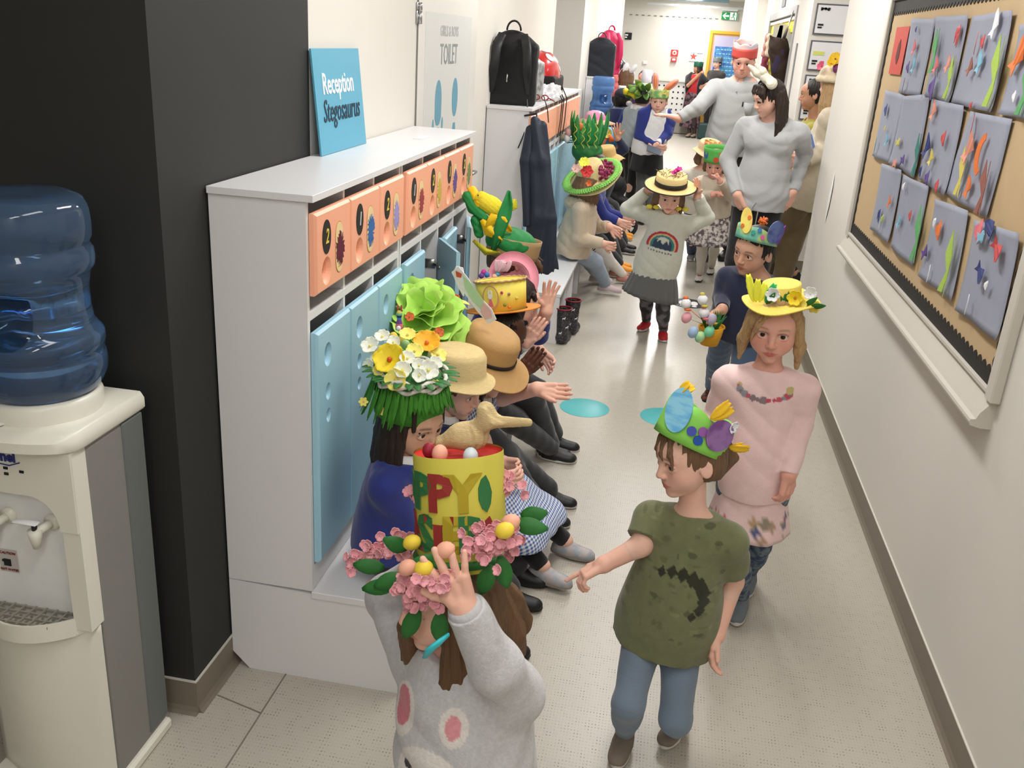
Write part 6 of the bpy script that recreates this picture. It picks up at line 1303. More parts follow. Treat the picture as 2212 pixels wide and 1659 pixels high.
LM={'g':mat('letter_green',(46,112,62),.7),'r':mat('letter_red',(146,44,40),.7),'y':mat('letter_gold',(168,150,30),.7)}
for row,(zz,items) in enumerate(((L_*.66,(('A','g',-62),('P','g',-34),('P','r',-6),('Y','y',24),('!','g',52))),(L_*.26,(('A','r',-58),('S','g',-30),('T','r',-9),('E','y',12),('R','g',34),('*','r',56))))):
    for ch,cl,an in items:
        if ch in '!*': 
            poly=blob(9,.013,.030,.1,2); b=B(); b.prism(poly,.0015)
        else: b=B(); b.text(ch,.085,th=.0008,bold=.004)
        a=math.radians(an); v=np.concatenate(b.v); x=v[:,0]/rr+a; rad=rr+.002-v[:,1]
        w_=np.stack([-rad*np.sin(-x),rad*np.cos(-x),v[:,2]+zz],1); w_[:,0]=-rad*np.sin(x); b.v=[w_@Rt.T+bot_]; b.build('letter',LM[cl],t,smooth=False)
# raffia bird with eggs on the red top
tc=bot_+ax*L_; b=B(); RAF=mat('raffia',(214,190,140),.8,.25,120,bump=.6,bscale=200,st=(1,1,6))
v,f=sdf([el(tc+V(.018,0,.030),V(.032,.022,.024),None,.01),rc(tc+V(.03,0,.045),tc+V(.048,-.005,.076),.014,.013,k=.02),el(tc+V(.044,-.004,.086),.014,None,.01),rc(tc+V(.05,-.01,.066),tc+V(.122,-.02,.080),.011,.006,k=.015),rc(tc+V(.0,0,.03),tc+V(-.03,0,.012),.018,.012,k=.02)],.003,strand(.002,400,tc)); B().add(v,f).build('raffia_bird',RAF,t)
b=B(); egg(b,tc+V(-.022,-.045,.012),.017); b.build('peach_egg',EGGP,t); b=B(); egg(b,tc+V(.030,-.040,.013),.016); b.build('white_egg',EGGW,t); b=B(); egg(b,tc+V(-.045,-.030,.009),.014); b.build('plum_egg',mat('egg_plum',(150,30,50),.6),t)
B().prism(blob(12,.022,.010,.3,4),.002,R=rotm('X',90)@rotm('Z',10),t=tc+V(-.03,.02,.002)).build('orange_glitter',ORC,t)
# blossoms, eggs and leaves round the brim
bl=B(); lf=B(); q=random.Random(3)
spots=[(775,1212,1.50,26),(815,1190,1.48,26),(850,1170,1.44,22),(900,1260,1.26,26),(915,1285,1.24,22),(945,1255,1.22,18),(1040,1190,1.27,22),(1075,1160,1.30,24),(1100,1180,1.33,16),(1095,1045,1.42,20),(905,1075,1.40,18),(940,1085+190,1.25,18),(885,1280,1.28,18)]
for px,py,Y,n in spots:
    p=A(px,py,Y)
    for k in range(n): c_=p+V(q.gauss(0,.016),q.gauss(0,.010),q.gauss(0,.010)); petal_flower(bl,c_,V(q.gauss(0,.5),-1,q.random()),.0095,5,0,0,cup=.5,w_=.6)
bl.build('pink_blossom',FLP,t)
for px,py,Y,dx,dz,L in ((870,1240,1.36,-.6,-.3,.06),(905,1310,1.26,-.3,-.9,.07),(860,1260,1.36,-.9,-.2,.07),(950,1320,1.25,.1,-1,.06),(1080,1200,1.3,.3,-.8,.06),(1060,1220,1.29,-.2,-1,.06),(1110,1130,1.34,1,.1,.06),(1125,1115,1.38,.9,.4,.05),(830,1225,1.44,-.7,.1,.06),(935,1200,1.3,-.5,-.4,.06),(880,1185,1.38,-.4,.3,.05)):
    leaf(lf,A(px,py,Y),V(dx,-.3,dz),V(.2,-1,.4),L*.95,.015,curl=.25)
lf.build('green_leaves',DGRN,t)
for px,py,Y,m in ((890,1172,1.32,EGGY),(915,1228,1.22,EGGY),(1090,1146,1.27,EGGY),(880,1226,1.24,EGGP),(962,1188,1.235,EGGP),(1103,1128,1.30,EGGP)):
    b=B(); egg(b,A(px,py,Y),.0165,R=rotm('Y',60)); b.build('egg_ball',m,t)
ringp=[bot_+Rt@V(rr*1.0*math.cos(a),rr*1.0*math.sin(a),-.004) for a in np.linspace(0,2*math.pi,33)]; B().tube(ringp,.008,8,cap=False).build('brim_wreath',DGRN,t)
# --- toddler's crown: green band leaning back, painted eggs, feathers
J=J2; c,R=HF(J,32,0,.24,-.02); hh=J['hh']; rx,ry=.42*hh,.49*hh; z1=.085
t=hat('paper_headdress','lime paper crown with blue and purple painted eggs on the toddler in green',J)
b=B(); band(b,c,R,rx,ry,-.01,z1,fn=lambda a:.72+.30*abs(math.sin(a*2.5+.6)),n=120); b.build('crown_band',mat('crown_lime',(140,214,90),.6,.08,20),t)
def deco(a,z,name,m,poly,th=.003,rot=0,off=.003,flip=1):
    p,N=onband(c,R,rx*(1),ry,math.radians(a),z,off); Rn=frame(-N,R[:,2])@rotm('Y',rot); b=B(); b.prism(poly,th,R=Rn,t=p+N*th); return b.build(name,m,t,smooth=False)
deco(-24,.062,'blue_egg',mat('paint_blue_egg',(108,184,232),.55,rgb2=(150,214,240),scale=14,st=(1,1,4)),oval(0,0,.036,.056,28),rot=-14)
deco(-98,.048,'purple_egg',mat('paint_purple_egg',(118,72,140),.55,rgb2=(150,110,170),scale=22),oval(0,0,.042,.040,28),rot=20)
for a,z,m in ((-56,.030,mat('dot_indigo',(70,80,180),.6)),(-71,.040,mat('dot_violet',(150,90,170),.6)),(-70,.016,mat('dot_navy',(30,80,170),.6))): deco(a,z,'felt_dot',m,oval(0,0,.012,.012,20),th=.004)
FEY=mat('feather_yellow',(244,196,40),.7,.12,60)
for a,z,dz,L in ((-8,.095,(-.3,-.2,.9),.042),(-72,.075,(-.2,-.55,.8),.062),(-140,.03,(-.3,-1,.25),.052)):
    p,N=onband(c,R,rx,ry,math.radians(a),z,.002); b=B(); 
    for k in range(5): feather(b,p,R@V(*dz)+.35*V(math.sin(k*2.),math.cos(k*2.),.2*math.sin(k)),N,L*(.85+.1*math.sin(k)),.011)
    b.build('yellow_feather',FEY,t)
p,N=onband(c,R,rx,ry,math.radians(-112),.080,.006); b=B(); petal_flower(b,p,N,.016,6,0,0); b.build('white_flower',WHC,t)
# --- pink girl's yellow hat
J=J3; c,R=HF(J,2,6,.44,-.06,-.03); hh=J['hh']; t=hat('yellow_hat','flat yellow raffia hat with feathers and daffodils on the blonde girl in pink',J)
YS=strawm('yellow',(232,206,96)); n=56
brimhat(t,c,R,.060,.050,.118,YS,None,droop=.12,dome=.1,wav=.008)
b=B(); 
FEY2=mat('feather_lemon',(240,240,70),.7,.1,60); 
def LP(x,y,z): return c+R@V(x,y,z)
for x,d,L,m in ((.078,(.25,-.1,1),.085,FEY2),(.062,(-.25,-.1,1),.060,FEY2),(.072,(-.05,0,1),.070,FEY2),(.045,(-.45,0,1),.062,mat('feather_green',(50,180,100),.7,.1,60))):
    b=B(); feather(b,LP(x,.06,.002),R@V(*d),R@V(0,1,0),L,.011,curl=.1); b.build('feather',m,t)
for x,z,m,mc,r in ((-.022,.03,WHC,WHC,.022),(.042,.022,mat('daffodil',(240,214,40),.6),ORC,.024),(.085,.03,WHC,WHC,.020),(.060,.004,PALEY,YELC,.018),(.10,-.012,PALEY,YELC,.020)):
    x=-x; b=B(); petal_flower(b,LP(x,.068 if abs(x)<.07 else .04,z),R@V(.1,1,.35),r,6,0,1,cup=.5); b.build('flower',[m,mc],t)
b=B()
for x,d in ((-.008,(0,0,1)),(-.015,(-.1,0,1)),(.04,(-.3,.2,.5)),(-.07,(-.6,.3,.5)),(-.09,(-.5,.4,.1))): leaf(b,LP(x,.066,.0),R@V(*d),R@V(0,1,0),.045,.009)
b.build('green_leaves',DGRN,t)
# --- navy boy's crown
J=J4; c,R=HF(J,20,4,.24,-.04); hh=J['hh']; rx,ry=.42*hh,.49*hh; t=hat('paper_headdress','painted paper crown with a yellow ear and violet wing on the navy boy',J)
b=B(); band(b,c,R,rx,ry,-.008,.055,fn=lambda a:.8+.2*abs(math.sin(a*3)),n=100,flare=.8); b.build('crown_band',mat('crown_mint',(110,190,170),.6,rgb2=(190,214,130),scale=16),t)
deco(8,.070,'yellow_ear',mat('paint_yellow_ear',(250,236,120),.55,rgb2=(246,214,110),scale=30),oval(0,0,.030,.055,24),rot=-22)
deco(-78,.052,'violet_wing',mat('paint_violet_wing',(84,96,160),.55,rgb2=(110,130,186),scale=26),oval(0,0,.048,.050,24),rot=25)
deco(-106,.045,'magenta_edge',mat('paint_magenta',(160,50,170),.55,rgb2=(90,50,150),scale=30),oval(0,0,.020,.050,20),rot=28,off=.007)
for a,z,m in ((-34,.046,BLC),(-46,.020,mat('dot_pink',(226,100,170),.6)),(-20,.03,mat('dot_teal',(60,160,150),.6)),(0,.085,ORC),(14,.045,ORC)): deco(a,z,'paper_dot',m,oval(0,0,.010,.010,6),th=.004,off=.006)
b=B(); p,N=onband(c,R,rx,ry,math.radians(-36),.085,.0); 
for k in range(40): u=nv([q.gauss(0,1) for _ in range(3)]); b.tube([p,p+u*.022],[.006,.002],5)
b.build('orange_pompom',ORC,t)
# --- basket of eggs
w_=J4['WR'][0]; bc=A(1534,722,3.86); t=thing('easter_basket','yellow wicker basket of pastel eggs and a green tuft carried by the boy in navy','basket',bc-V(0,0,.05))
WK=mat('wicker_yellow',(226,166,34),.7,.2,60,bump=.8,bscale=120,st=(1,1,4)); br=.052
B().lathe([(.001,-.045),(br*.72,-.045),(br*.95,-.0),(br*1.05,.035),(br*1.0,.037),(br*.9,.0),(br*.66,-.04),(.001,-.04)],40,t=bc,fn=lambda a,i:1+.015*math.sin(20*a)).build('basket_bowl',WK,t)
hp_=w_+nv(V(-.75,-.2,-.45))*.05+V(0,0,-.01); pts=[bc+V(br*math.cos(a),0,.03+ (hp_[2]-bc[2]-.03)*math.sin(a)) for a in np.linspace(0,math.pi,17)]; B().tube([p+V(.015*math.sin(i/16*math.pi),0,0) for i,p in enumerate(pts)],.006,8).build('handle',WK,t)
b=B()
for k in range(60): a=q.uniform(0,6.28); leaf(b,bc+V(.02*math.cos(a),.02*math.sin(a),.02),V(math.cos(a)*.5,math.sin(a)*.5,1),V(math.sin(a),-math.cos(a),.1),q.uniform(.05,.085),.0035)
b.build('green_tuft',DGRN,t)
for px,py,m in ((1497,686,mat('egg_pink',(236,170,180),.6)),(1497,718,mat('egg_sky',(160,190,222),.6)),(1512,728,mat('egg_lime',(190,222,150),.6,rgb2=(150,210,170),scale=40)),(1532,716,mat('egg_mint',(130,214,170),.6)),(1537,690,mat('egg_lilac',(178,170,190),.6))):
    b=B(); p=A(px,py,3.80); p=A(px-(14 if px==1497 and py<700 else 0),py,3.80); egg(b,p,.026,R=rotm('Y',20)); o=b.build('egg',m,t); b=B(); b.tube([p,bc+V(0,0,.03)],.0015,5); b.build('stick',mat('stick',(190,170,120),.7),o)
for nm,px,py,cc,m2 in (('chick_pick',1482,656,WHC,ORC),('chick_pick',1518,648,WHC,YELC),('bunny_pick',1521,676,WHC,PKC)):
    p=A(px,py,3.80); b=B(); b.ball(p,.022,14); o=b.build(nm,cc,t); b=B(); b.ball(p+V(-.004,0,.024),(.012,.008,.010),8); b.ball(p+V(.010,-.012,-.022),(.016,.008,.007),8); b.tube([p+V(0,0,-.01),bc+V(0,0,.03)],.0015,5); b.build('trim',m2,o)
# --- straw boater
J=J5; c,R=HF(J,6,0,.30,-.05); t=hat('straw_boater','straw boater with a black band and pink flower on the rainbow sweatshirt girl',J)
brimhat(t,c,R,.098,.068,.165,strawm('boater',(222,196,134)),mat('ribbon_black',(34,28,28),.6),droop=.02,dome=.05,bh=.42)
B().lathe([(.160,-.006),(.168,-.006),(.168,-.001),(.160,-.001)],56,R=R@np.diag([1,1.1,1]),t=c).build('dark_edge',mat('ribbon_black',(34,28,28),.6),t)
b=B(); p=c+R@V(-.02,.03,.085)
for k in range(3): petal_flower(b,p+V(.012*k-.01,0,.012*k),V(.3*k-.3,-.6,1),.020,5,0,0,cup=.6)
b.build('pink_flower',mat('orchid_pink',(206,60,150),.6,.1),t)
b=B()
for k in range(40): a=q.uniform(0,6.28); rr_=q.uniform(.02,.085); p=c+R@V(rr_*math.cos(a),rr_*math.sin(a),.070); b.tube([p,p+V(q.gauss(0,.015),q.gauss(0,.015),q.uniform(.004,.02))],.0018,4)
b.build('dry_twigs',mat('twigs',(140,110,80),.8),t)
# --- green crown girl
J=J6; c,R=HF(J,14,0,.18,-.05); hh=J['hh']; rx,ry=.44*hh,.50*hh; t=hat('paper_headdress','tall green paper crown with orange and red discs on the girl covering her face',J)
b=B(); band(b,c,R,rx,ry,-.02,.095,flare=.9); b.build('crown_band',mat('crown_green',(96,190,90),.6,.06),t)
deco(-40,.055,'orange_disc',ORC,oval(0,0,.036,.036)); deco(-8,.012,'red_disc',mat('disc_red',(200,84,50),.6),oval(0,0,.022,.022)); deco(3,.062,'green_patch',mat('patch_green',(30,130,90),.6),blob(5,.026,.022,.2,3)); deco(48,.05,'blue_patch',mat('patch_blue',(70,100,180),.6),oval(0,0,.028,.040))
J=J6b; c,R=HF(J,8,0,.22,-.05); t=hat('straw_hat','cream straw hat heaped with yellow feathers on the child behind the green crown',J)
brimhat(t,c,R,.095,.07,.135,strawm('cream',(220,190,150)),None,droop=.5,dome=.4,wav=.01); b=B()
for k in range(26): a=q.uniform(0,6.28); feather(b,c+R@V(.06*math.cos(a),.06*math.sin(a),.06),V(math.cos(a),math.sin(a)-.3,.5),V(0,0,1),.05,.012)
b.build('yellow_feather',mat('feather_pale',(240,220,140),.7,.15,40),t); b=B(); 
for k in range(4): petal_flower(b,c+R@V(-.06+.04*k,.06,.07),V(0,-.5,1),.018,5,0,0)
b.build('orange_flower',ORC,t)
# --- bunny ears of the woman
J=J7; hh=J['hh']; t=thing('bunny_ear_headband','white knitted rabbit ear headband on the dark haired woman in grey','headband',J['hc']+J['Rh']@(hh*V(0,0,.5)))
pts=[J['hc']+J['Rh']@(hh*V(.41*math.sin(a),.10,.10+.43*math.cos(a))) for a in np.linspace(-1.5,1.5,21)]; B().tube(pts,.008,8).build('headband',mat('band_black',(30,28,30),.6),t)
EARW=mat('plush_white',(228,224,206),.9,.06,120,bump=.6,bscale=200)
for px,py,px2,py2 in ((1618,142,1652,172),(1633,140,1660,168)):
    a_,b__=A(px,py,6.44),A(px2,py2,6.47); m_=(a_+b__)/2; v,f=sdf([rc(a_,m_,.010,.026,k=.01),rc(m_,b__,.026,.016,k=.01)],.005); B().add(v,f).build('ear',EARW,t)
b=B(); v,f=sdf([rc(A(1650,165,6.46),A(1668,180,6.46),.030,.032,k=.01),el(A(1667,181,6.44),.035,None,.01)],.005,wr(.004,120)); B().add(v,f).build('bow_knot',EARW,t)
# --- man's red crown
J=J8; c,R=HF(J,0,0,.22,-.06); hh=J['hh']; rx,ry=.42*hh,.46*hh; t=hat('paper_headdress','red paper crown with pale pink points on the tall man',J)
b=B(); band(b,c,R,rx,ry,-.02,.065,n=80); b.build('crown_band',mat('crown_red',(214,84,76),.6,.05),t); b=B(); band(b,c,R,rx*.97,ry*.97,.05,.112,fn=lambda a:.72+.28*abs(math.cos(3.5*a)),n=112); b.build('pale_points',mat('crown_pale',(238,206,196),.6,rgb2=(226,214,226),scale=10),t)
# --- blonde woman's cream hat
J=J9; c,R=HF(J,0,0,.16,-.06); t=hat('knitted_hat','cream rolled brim hat with a yellow flower on the blonde woman behind the wall corner',J)
v,f=sdf([el(c+V(0,0,.035),V(.125,.125,.075),None,.01)]+[rc(c+V(.125*math.cos(a),.125*math.sin(a),-.0),c+V(.125*math.cos(a+.4),.125*math.sin(a+.4),0),.020,.020,k=.01) for a in np.arange(0,6.28,.4)],.007); B().add(v,f).build('hat_body',mat('cream_felt',(226,212,182),.9,.05,80,bump=.4),t)
b=B(); petal_flower(b,A(1805,128,7.0),V(-.3,-1,.4),.045,8,0,1,cup=.3); petal_flower(b,A(1798,135,7.0),V(-.6,-1,.6),.035,8,0,1,cup=.3); b.build('yellow_flower',[mat('sun_yellow',(240,196,40),.6,.1),mat('flower_brown',(120,80,40),.7)],t); b=B(); petal_flower(b,A(1775,143,7.05),V(-1,-.6,.4),.035,6,0,0); b.build('pink_flower',mat('rose_pink',(214,90,120),.6,.1),t)
b=B(); b.prism(oval(0,0,.022,.035,16),.004,R=frame(V(.4,1,0)),t=A(1806,146,6.98)); b.build('purple_petal',mat('plum_petal',(130,60,110),.6),t)
# --- crowns on the two far women
for J,la,m in ((J11,'dark green paper crown on the far woman in the black cardigan',mat('crown_dark_green',(34,96,76),.6)),(J12,'silver grey paper crown on the far woman by the yellow door',mat('crown_grey',(130,140,140),.6))):
    c,R=HF(J,0,0,.22,-.06); t=hat('paper_headdress',la,J); b=B(); band(b,c,R,.42*J['hh'],.48*J['hh'],-.02,.09,fn=lambda a:.7+.3*abs(math.sin(3*a)),n=60,th=.004); b.build('crown_band',m,t)
def hit(px,py,c,r,R=np.eye(3)):
    o=V(0,0,EYE); d=nv(at(px,py,Z=c[2]-1)-o); A_=(R.T@d)/r; B_=(R.T@(o-c))/r; a=A_@A_; b=2*A_@B_; cc=B_@B_-1; D=b*b-4*a*cc; tt=(-b-math.sqrt(max(D,0)))/(2*a); p=o+d*tt; n=R@((R.T@(p-c))/(np.array(r)**2)); return p,nv(n)
# --- 1 grass hat
J=S1; c,R=HF(J,4,0,.30,-.13); hh=J['hh']; rx,ry=.44*hh,.50*hh; t=hat('grass_hat','green grass fringed hat with a white wicker rim full of daffodils',J)
GR=mat('felt_grass',(66,136,40),.85,.2,60,bump=.2); b=B(); band(b,c,R,rx,ry,-.04,.07,th=.003,flare=.15); b.build('felt_band',GR,t)
b=B()
for k in range(110):
    a=2*math.pi*k/110+.05*math.sin(k*3); p,N=onband(c,R,rx,ry,a,.060,.006+.003*(k%2)); d=-R[:,2]+N*.22+.12*np.cross(N,R[:,2])*math.sin(k*1.7); fr=math.cos(a)
    L=(.095 if abs(a-math.pi)<2.35 and fr<.75 else .055)*(1+.15*math.sin(k*2.1)); leaf(b,p,d,N,L,.0065,curl=-.10,n=4)
b.build('grass_fringe',GR,t)
c2=c+R@V(0,.0,.066); b=B(); 
for j in range(3): pts=[c2+R@V((.098+.006*math.cos(8*a+2.1*j))*math.cos(a),(.105+.006*math.cos(8*a+2.1*j))*math.sin(a),.006*math.sin(8*a+2.1*j)+.010*j) for a in np.linspace(0,2*math.pi,97)]; b.tube(pts,.0065,6,cap=False)
b.build('wicker_rim',mat('wicker_white',(222,218,210),.6,.12,60),t)
B().ball(c2+V(0,0,.0),(.092,.098,.045),24,R=R).build('moss_fill',DGRN,t)
toC=nv(V(0,0,EYE)-c2)
for px,py,r,kind,n_ in ((842,778,.044,'y',6),(922,742,.038,'o',7),(905,790,.020,'w',5),(826,728,.022,'w',5),(800,748,.026,'w',5),(798,790,.020,'w',5),(880,725,.024,'p',6),(925,800,.028,'w',5),(850,740,.020,'w',5),(940,785,.020,'w',5),(870,800,.024,'w',6),(855,820,.030,'p',5),(815,765,.022,'w',5),(895,760,.024,'p',6),(880,775,.022,'w',5),(905,812,.020,'w',5),(820,800,.018,'p',5),(945,768,.026,'p',4)):
    Z_=c2[2]+(.05 if py<760 else .025)-(.02 if py>790 else 0); p,n0=hit(px,py,c2+V(0,0,.012),V(.100,.106,.066),R); b=B(); MM={'y':[mat('daffodil',(240,214,40),.6),mat('stamen_red',(206,90,30),.6)],'o':[mat('daffodil_orange',(246,182,40),.6,.1),ORC],'w':[mat('petal_white',(236,240,226),.6,.03),PALEY],'p':[PALEY,YELC]}[kind]
    petal_flower(b,p,toC*.7+n0*.6+V(.15*math.sin(px),.1*math.cos(px*2),.1*math.sin(py)),r*1.05,n_,0,1,cup=.28,w_=.62); b.build('silk_flower',MM,t)
for px,py,m in ((850,728,EGGY),(876,745,mat('egg_mint2',(176,220,150),.6)),(870,733,EGGY)): b=B(); egg(b,at(px,py,Z=c2[2]+.05),.016); b.build('speckled_egg',m,t)
b=B()
for k in range(26): a=k*.75; leaf(b,c2+R@V(.085*math.cos(a),.09*math.sin(a),.02),R@V(math.cos(a),math.sin(a),.2),R@V(0,0,1),.05,.012)
b.build('green_leaves',DGRN,t)
for px,py,zz in ((785,868,.0),(822,888,0),(877,865,0),(940,830,.0)):
    b=B(); p=at(px,py,Y=c[1]-.05 if px>860 else c[1]-.09); petal_flower(b,p,toC,.014,6,0,1,cup=.1,w_=.35); b.build('small_flower',[PALEY,YELC],t)
# little rainbow rabbit peg doll
p=at(862,712,Z=c2[2]+.055); b=B(); cl=[REDC,ORC,YELC,mat('mint_p',(120,190,140),.6),mat('navy_p',(30,50,110),.6),BLC,PUR,PKC]
prof=[(.001,-.005),(.011,.0),(.012,.010),(.010,.020),(.008,.028),(.0065,.033),(.0075,.040),(.009,.047),(.009,.054),(.006,.060),(.001,.062)]
b.lathe(prof,14,t=p,mz=[7,7,7,6,6,5,4,3,2,2])
for s in (-1,1): b.ball(p+V(s*.006,0,.070),(.0035,.003,.011),8,0)
b.build('rabbit_doll',cl,t); b=B(); b.ball(p+V(.002,-.012,.008),.008,8); b.build('pompom_tail',WHC,t)
# --- 2 straw hat with lime tissue flower
J=S2; c,R=HF(J,10,0,.22,-.06); t=hat('straw_hat','straw hat topped by a huge lime tissue paper flower on the second seated child',J)
brimhat(t,c,R,.092,.085,.122,strawm('light',(222,198,142)),None,droop=.65,dome=.5,wav=.006)
fc=at(912,700,Z=c[2]+.10)
for i,(dx,dy,dz,r,nx,ny,nz) in enumerate(((0,0,-.01,.150,.05,-.7,1),(.0,-.01,.015,.135,.3,-.6,1),(-.02,0,.02,.140,-.4,-.6,1),(.03,-.01,.0,.125,.8,-.8,.8),(-.03,-.01,.0,.125,-.6,-1,.6),(.0,-.02,-.015,.135,.1,-1,.35),(.02,.0,.045,.110,.3,-.4,1),(-.02,.0,.050,.105,-.3,-.4,1),(.0,-.01,.065,.085,0,-.5,1))):
    b=B(); ruffle(b,fc+V(dx,dy,dz),V(nx,ny,nz),r,72,0,.16,7,4+i%3,cup=.38,ph=i*1.9+.5,th=.001); b.build('tissue_layer',LIME,t)
for px,py,zz,r in ((885,684,.16,.016),(983,645,.16,.018),(948,718,.13,.018),(905,735,.1,.02)): b=B(); petal_flower(b,at(px,py,Z=c[2]+zz),toC,r,5,0,0,cup=.1,w_=.6); b.build('orange_flower',ORC,t)
b=B(); leaf(b,at(985,650,Z=c[2]+.12),V(1,-.3,.1),V(0,-.3,1),.055,.010); leaf(b,at(985,655,Z=c[2]+.11),V(1,-.4,-.1),V(0,-.3,1),.05,.009); b.build('yellow_petal',PALEY,t)
def chick(px,py,Z,s=1.,par=None,pt='chick'):
    p=at(px,py,Z=Z); b=B(); b.ball(p,.012*s,10); b.ball(p+V(0,-.002,.014)*s,.0085*s,10); o=b.build(pt,mat('chick_yellow',(240,216,50),.85,.1,90,bump=.5),par); b=B(); b.tube([p+V(.006,-.007,.014)*s,p+V(.011,-.013,.013)*s],[.0025*s,.0004],6); b.build('beak',ORC,o)
for px,py in ((1013,745),(1030,752),(1022,770)): chick(px,py,c[2]+.03,1.1,t)
SH=mat('shell',(226,212,190),.4,.1,90)
for px,py in ((1015,775),(1030,770),(1040,775),(1000,800)):
    p=at(px,py,Z=c[2]+.0); b=B(); b.lathe([(.001,-.012),(.007,-.006),(.009,0),(.006,.006),(.003,.012),(.0005,.018)],12,R=rotm('Y',60+px%40),t=p,fn=lambda a,i:1+.12*math.sin(5*a+i)); b.build('shell',SH,t)
# --- 3 brown sun hat with paper rabbit
J=S3; c,R=HF(J,-6,4,.20,-.07); t=hat('sun_hat','brown sun hat with a black band and coloured paper cutout on the girl in gingham',J)
brimhat(t,c,R,.096,.095,.160,mat('hat_brown',(186,146,92),.7,.08,40,bump=.3,bscale=200),mat('ribbon_black',(34,28,28),.6),droop=.55,dome=.6,wav=.008,bh=.14)
pc=at(1035,655,Z=c[2]+.10)
pcs=[(990,575),(1010,600),(1035,640),(1062,668),(1072,690),(1055,700),(1030,672),(1002,632),(985,608),(975,588)]
P3=[at(x,y,Y=c[1]-.06+(y-640)*.0003) for x,y in pcs]; n=len(P3); off=V(.001,.002,0)
B().add(P3+[p+off for p in P3],[tuple(range(n)),tuple(range(2*n-1,n-1,-1))]+[(i,(i+1)%n,(i+1)%n+n,i+n) for i in range(n)]).build('paper_rabbit',WHC,t,smooth=False)
def flatshape(px,m,nm,dy): 
    P=[at(x,y,Y=c[1]-.06+(y-640)*.0003+dy) for x,y in px]; n=len(P); B().add(P+[p+V(0,.001,0) for p in P],[tuple(range(n)),tuple(range(2*n-1,n-1,-1))]+[(i,(i+1)%n,(i+1)%n+n,i+n) for i in range(n)]).build(nm,m,t,smooth=False)
flatshape([(1000,595),(1018,612),(1045,650),(1040,668),(1020,650),(1004,622)],mat('pencil_mint',(186,222,180),.7,.1,60),'green_area',-.002)
flatshape([(1044,652),(1060,670),(1063,686),(1048,690),(1038,672)],mat('pencil_pink',(230,190,190),.7,.1,60),'pink_area',-.0025)
flatshape([(984,585),(998,592),(996,600),(986,598)],mat('pencil_red',(206,90,60),.7),'red_eye_patch',-.003)
P3=[at(x,y,Y=c[1]-.02) for x,y in ((985,612),(978,590),(985,575),(998,578),(1003,600),(1000,640))]; n=6; B().add(P3+[p+V(.003,.003,0) for p in P3],[tuple(range(n)),tuple(range(2*n-1,n-1,-1))]+[(i,(i+1)%n,(i+1)%n+n,i+n) for i in range(n)]).build('paper_ear',WHC,t,smooth=False)
# --- 4 yellow top hat
J=S4; c,R=HF(J,24,-2,.44,-.13); hh=J['hh']; t=hat('yellow_top_hat','yellow card top hat with an orange brim and an oval rabbit plaque',J)
B().lathe([(.078,0),(.090,.0),(.099,.118),(.097,.118),(.088,.004)],48,R=R,t=c).build('hat_tube',mat('card_yellow',(238,220,96),.6,.05),t); B().lathe([(.001,.112),(.097,.112),(.097,.114),(.001,.114)],40,R=R,t=c).build('hat_top',mat('card_yellow',(238,220,96),.6,.05),t)
B().lathe([(.084,-.002),(.132,.003),(.132,.008),(.086,.004)],56,R=R@np.diag([1,1.15,1]),t=c).build('brim',mat('braid_orange',(228,142,50),.7,.15,90,bump=.6,bscale=150),t)
b=B(); pts=[c+R@V((.101)*math.cos(a),.101*math.sin(a),.119+.0015*math.sin(24*a)) for a in np.linspace(0,2*math.pi,97)]; b.tube(pts,.004,6,cap=False); b.build('gold_braid',mat('gold_braid',(196,160,110),.6,.2,90),t)
rx=ry=.093
yw=math.degrees(math.atan2(*( (V(0,0,EYE)-c)@R )[:2]))
deco(yw+26,.062,'wood_oval',mat('plywood',(206,166,120),.6,.1,20),oval(0,0,.034,.046,28)+[]); 
deco(yw+26,.062,'yellow_oval',mat('card_yellow',(238,220,96),.6,.05),oval(0,0,.028,.040,28),off=.0062,th=.002)
deco(yw+26,.048,'pink_dress',PKC,[(-.012,-.020),(.012,-.020),(.004,.008),(-.004,.008)],off=.0082,th=.002); deco(yw+26,.066,'rabbit_head',WHC,oval(0,0,.009,.009,14)+[],off=.0085,th=.002)
for dx in (-3,3): deco(yw+26+dx,.082,'rabbit_ear',WHC,oval(0,0,.003,.010,12),off=.0085,th=.002,rot=dx*3)
for a,z,m in ((yw-16,.070,mat('pom_multi',(150,150,90),.8,rgb2=(190,90,120),scale=60)),(yw+0,.078,mat('pom_pink',(200,60,110),.8)),(yw-4,.03,mat('pom_olive',(120,140,60),.8)),(yw-14,.02,ORC),(yw+48,.05,REDC),(yw-34,.05,YELC)):
    p,N=onband(c,R,rx,ry,math.radians(a),z,.004); b=B(); b.ball(p,.006,8); b.build('pompom',m,t)
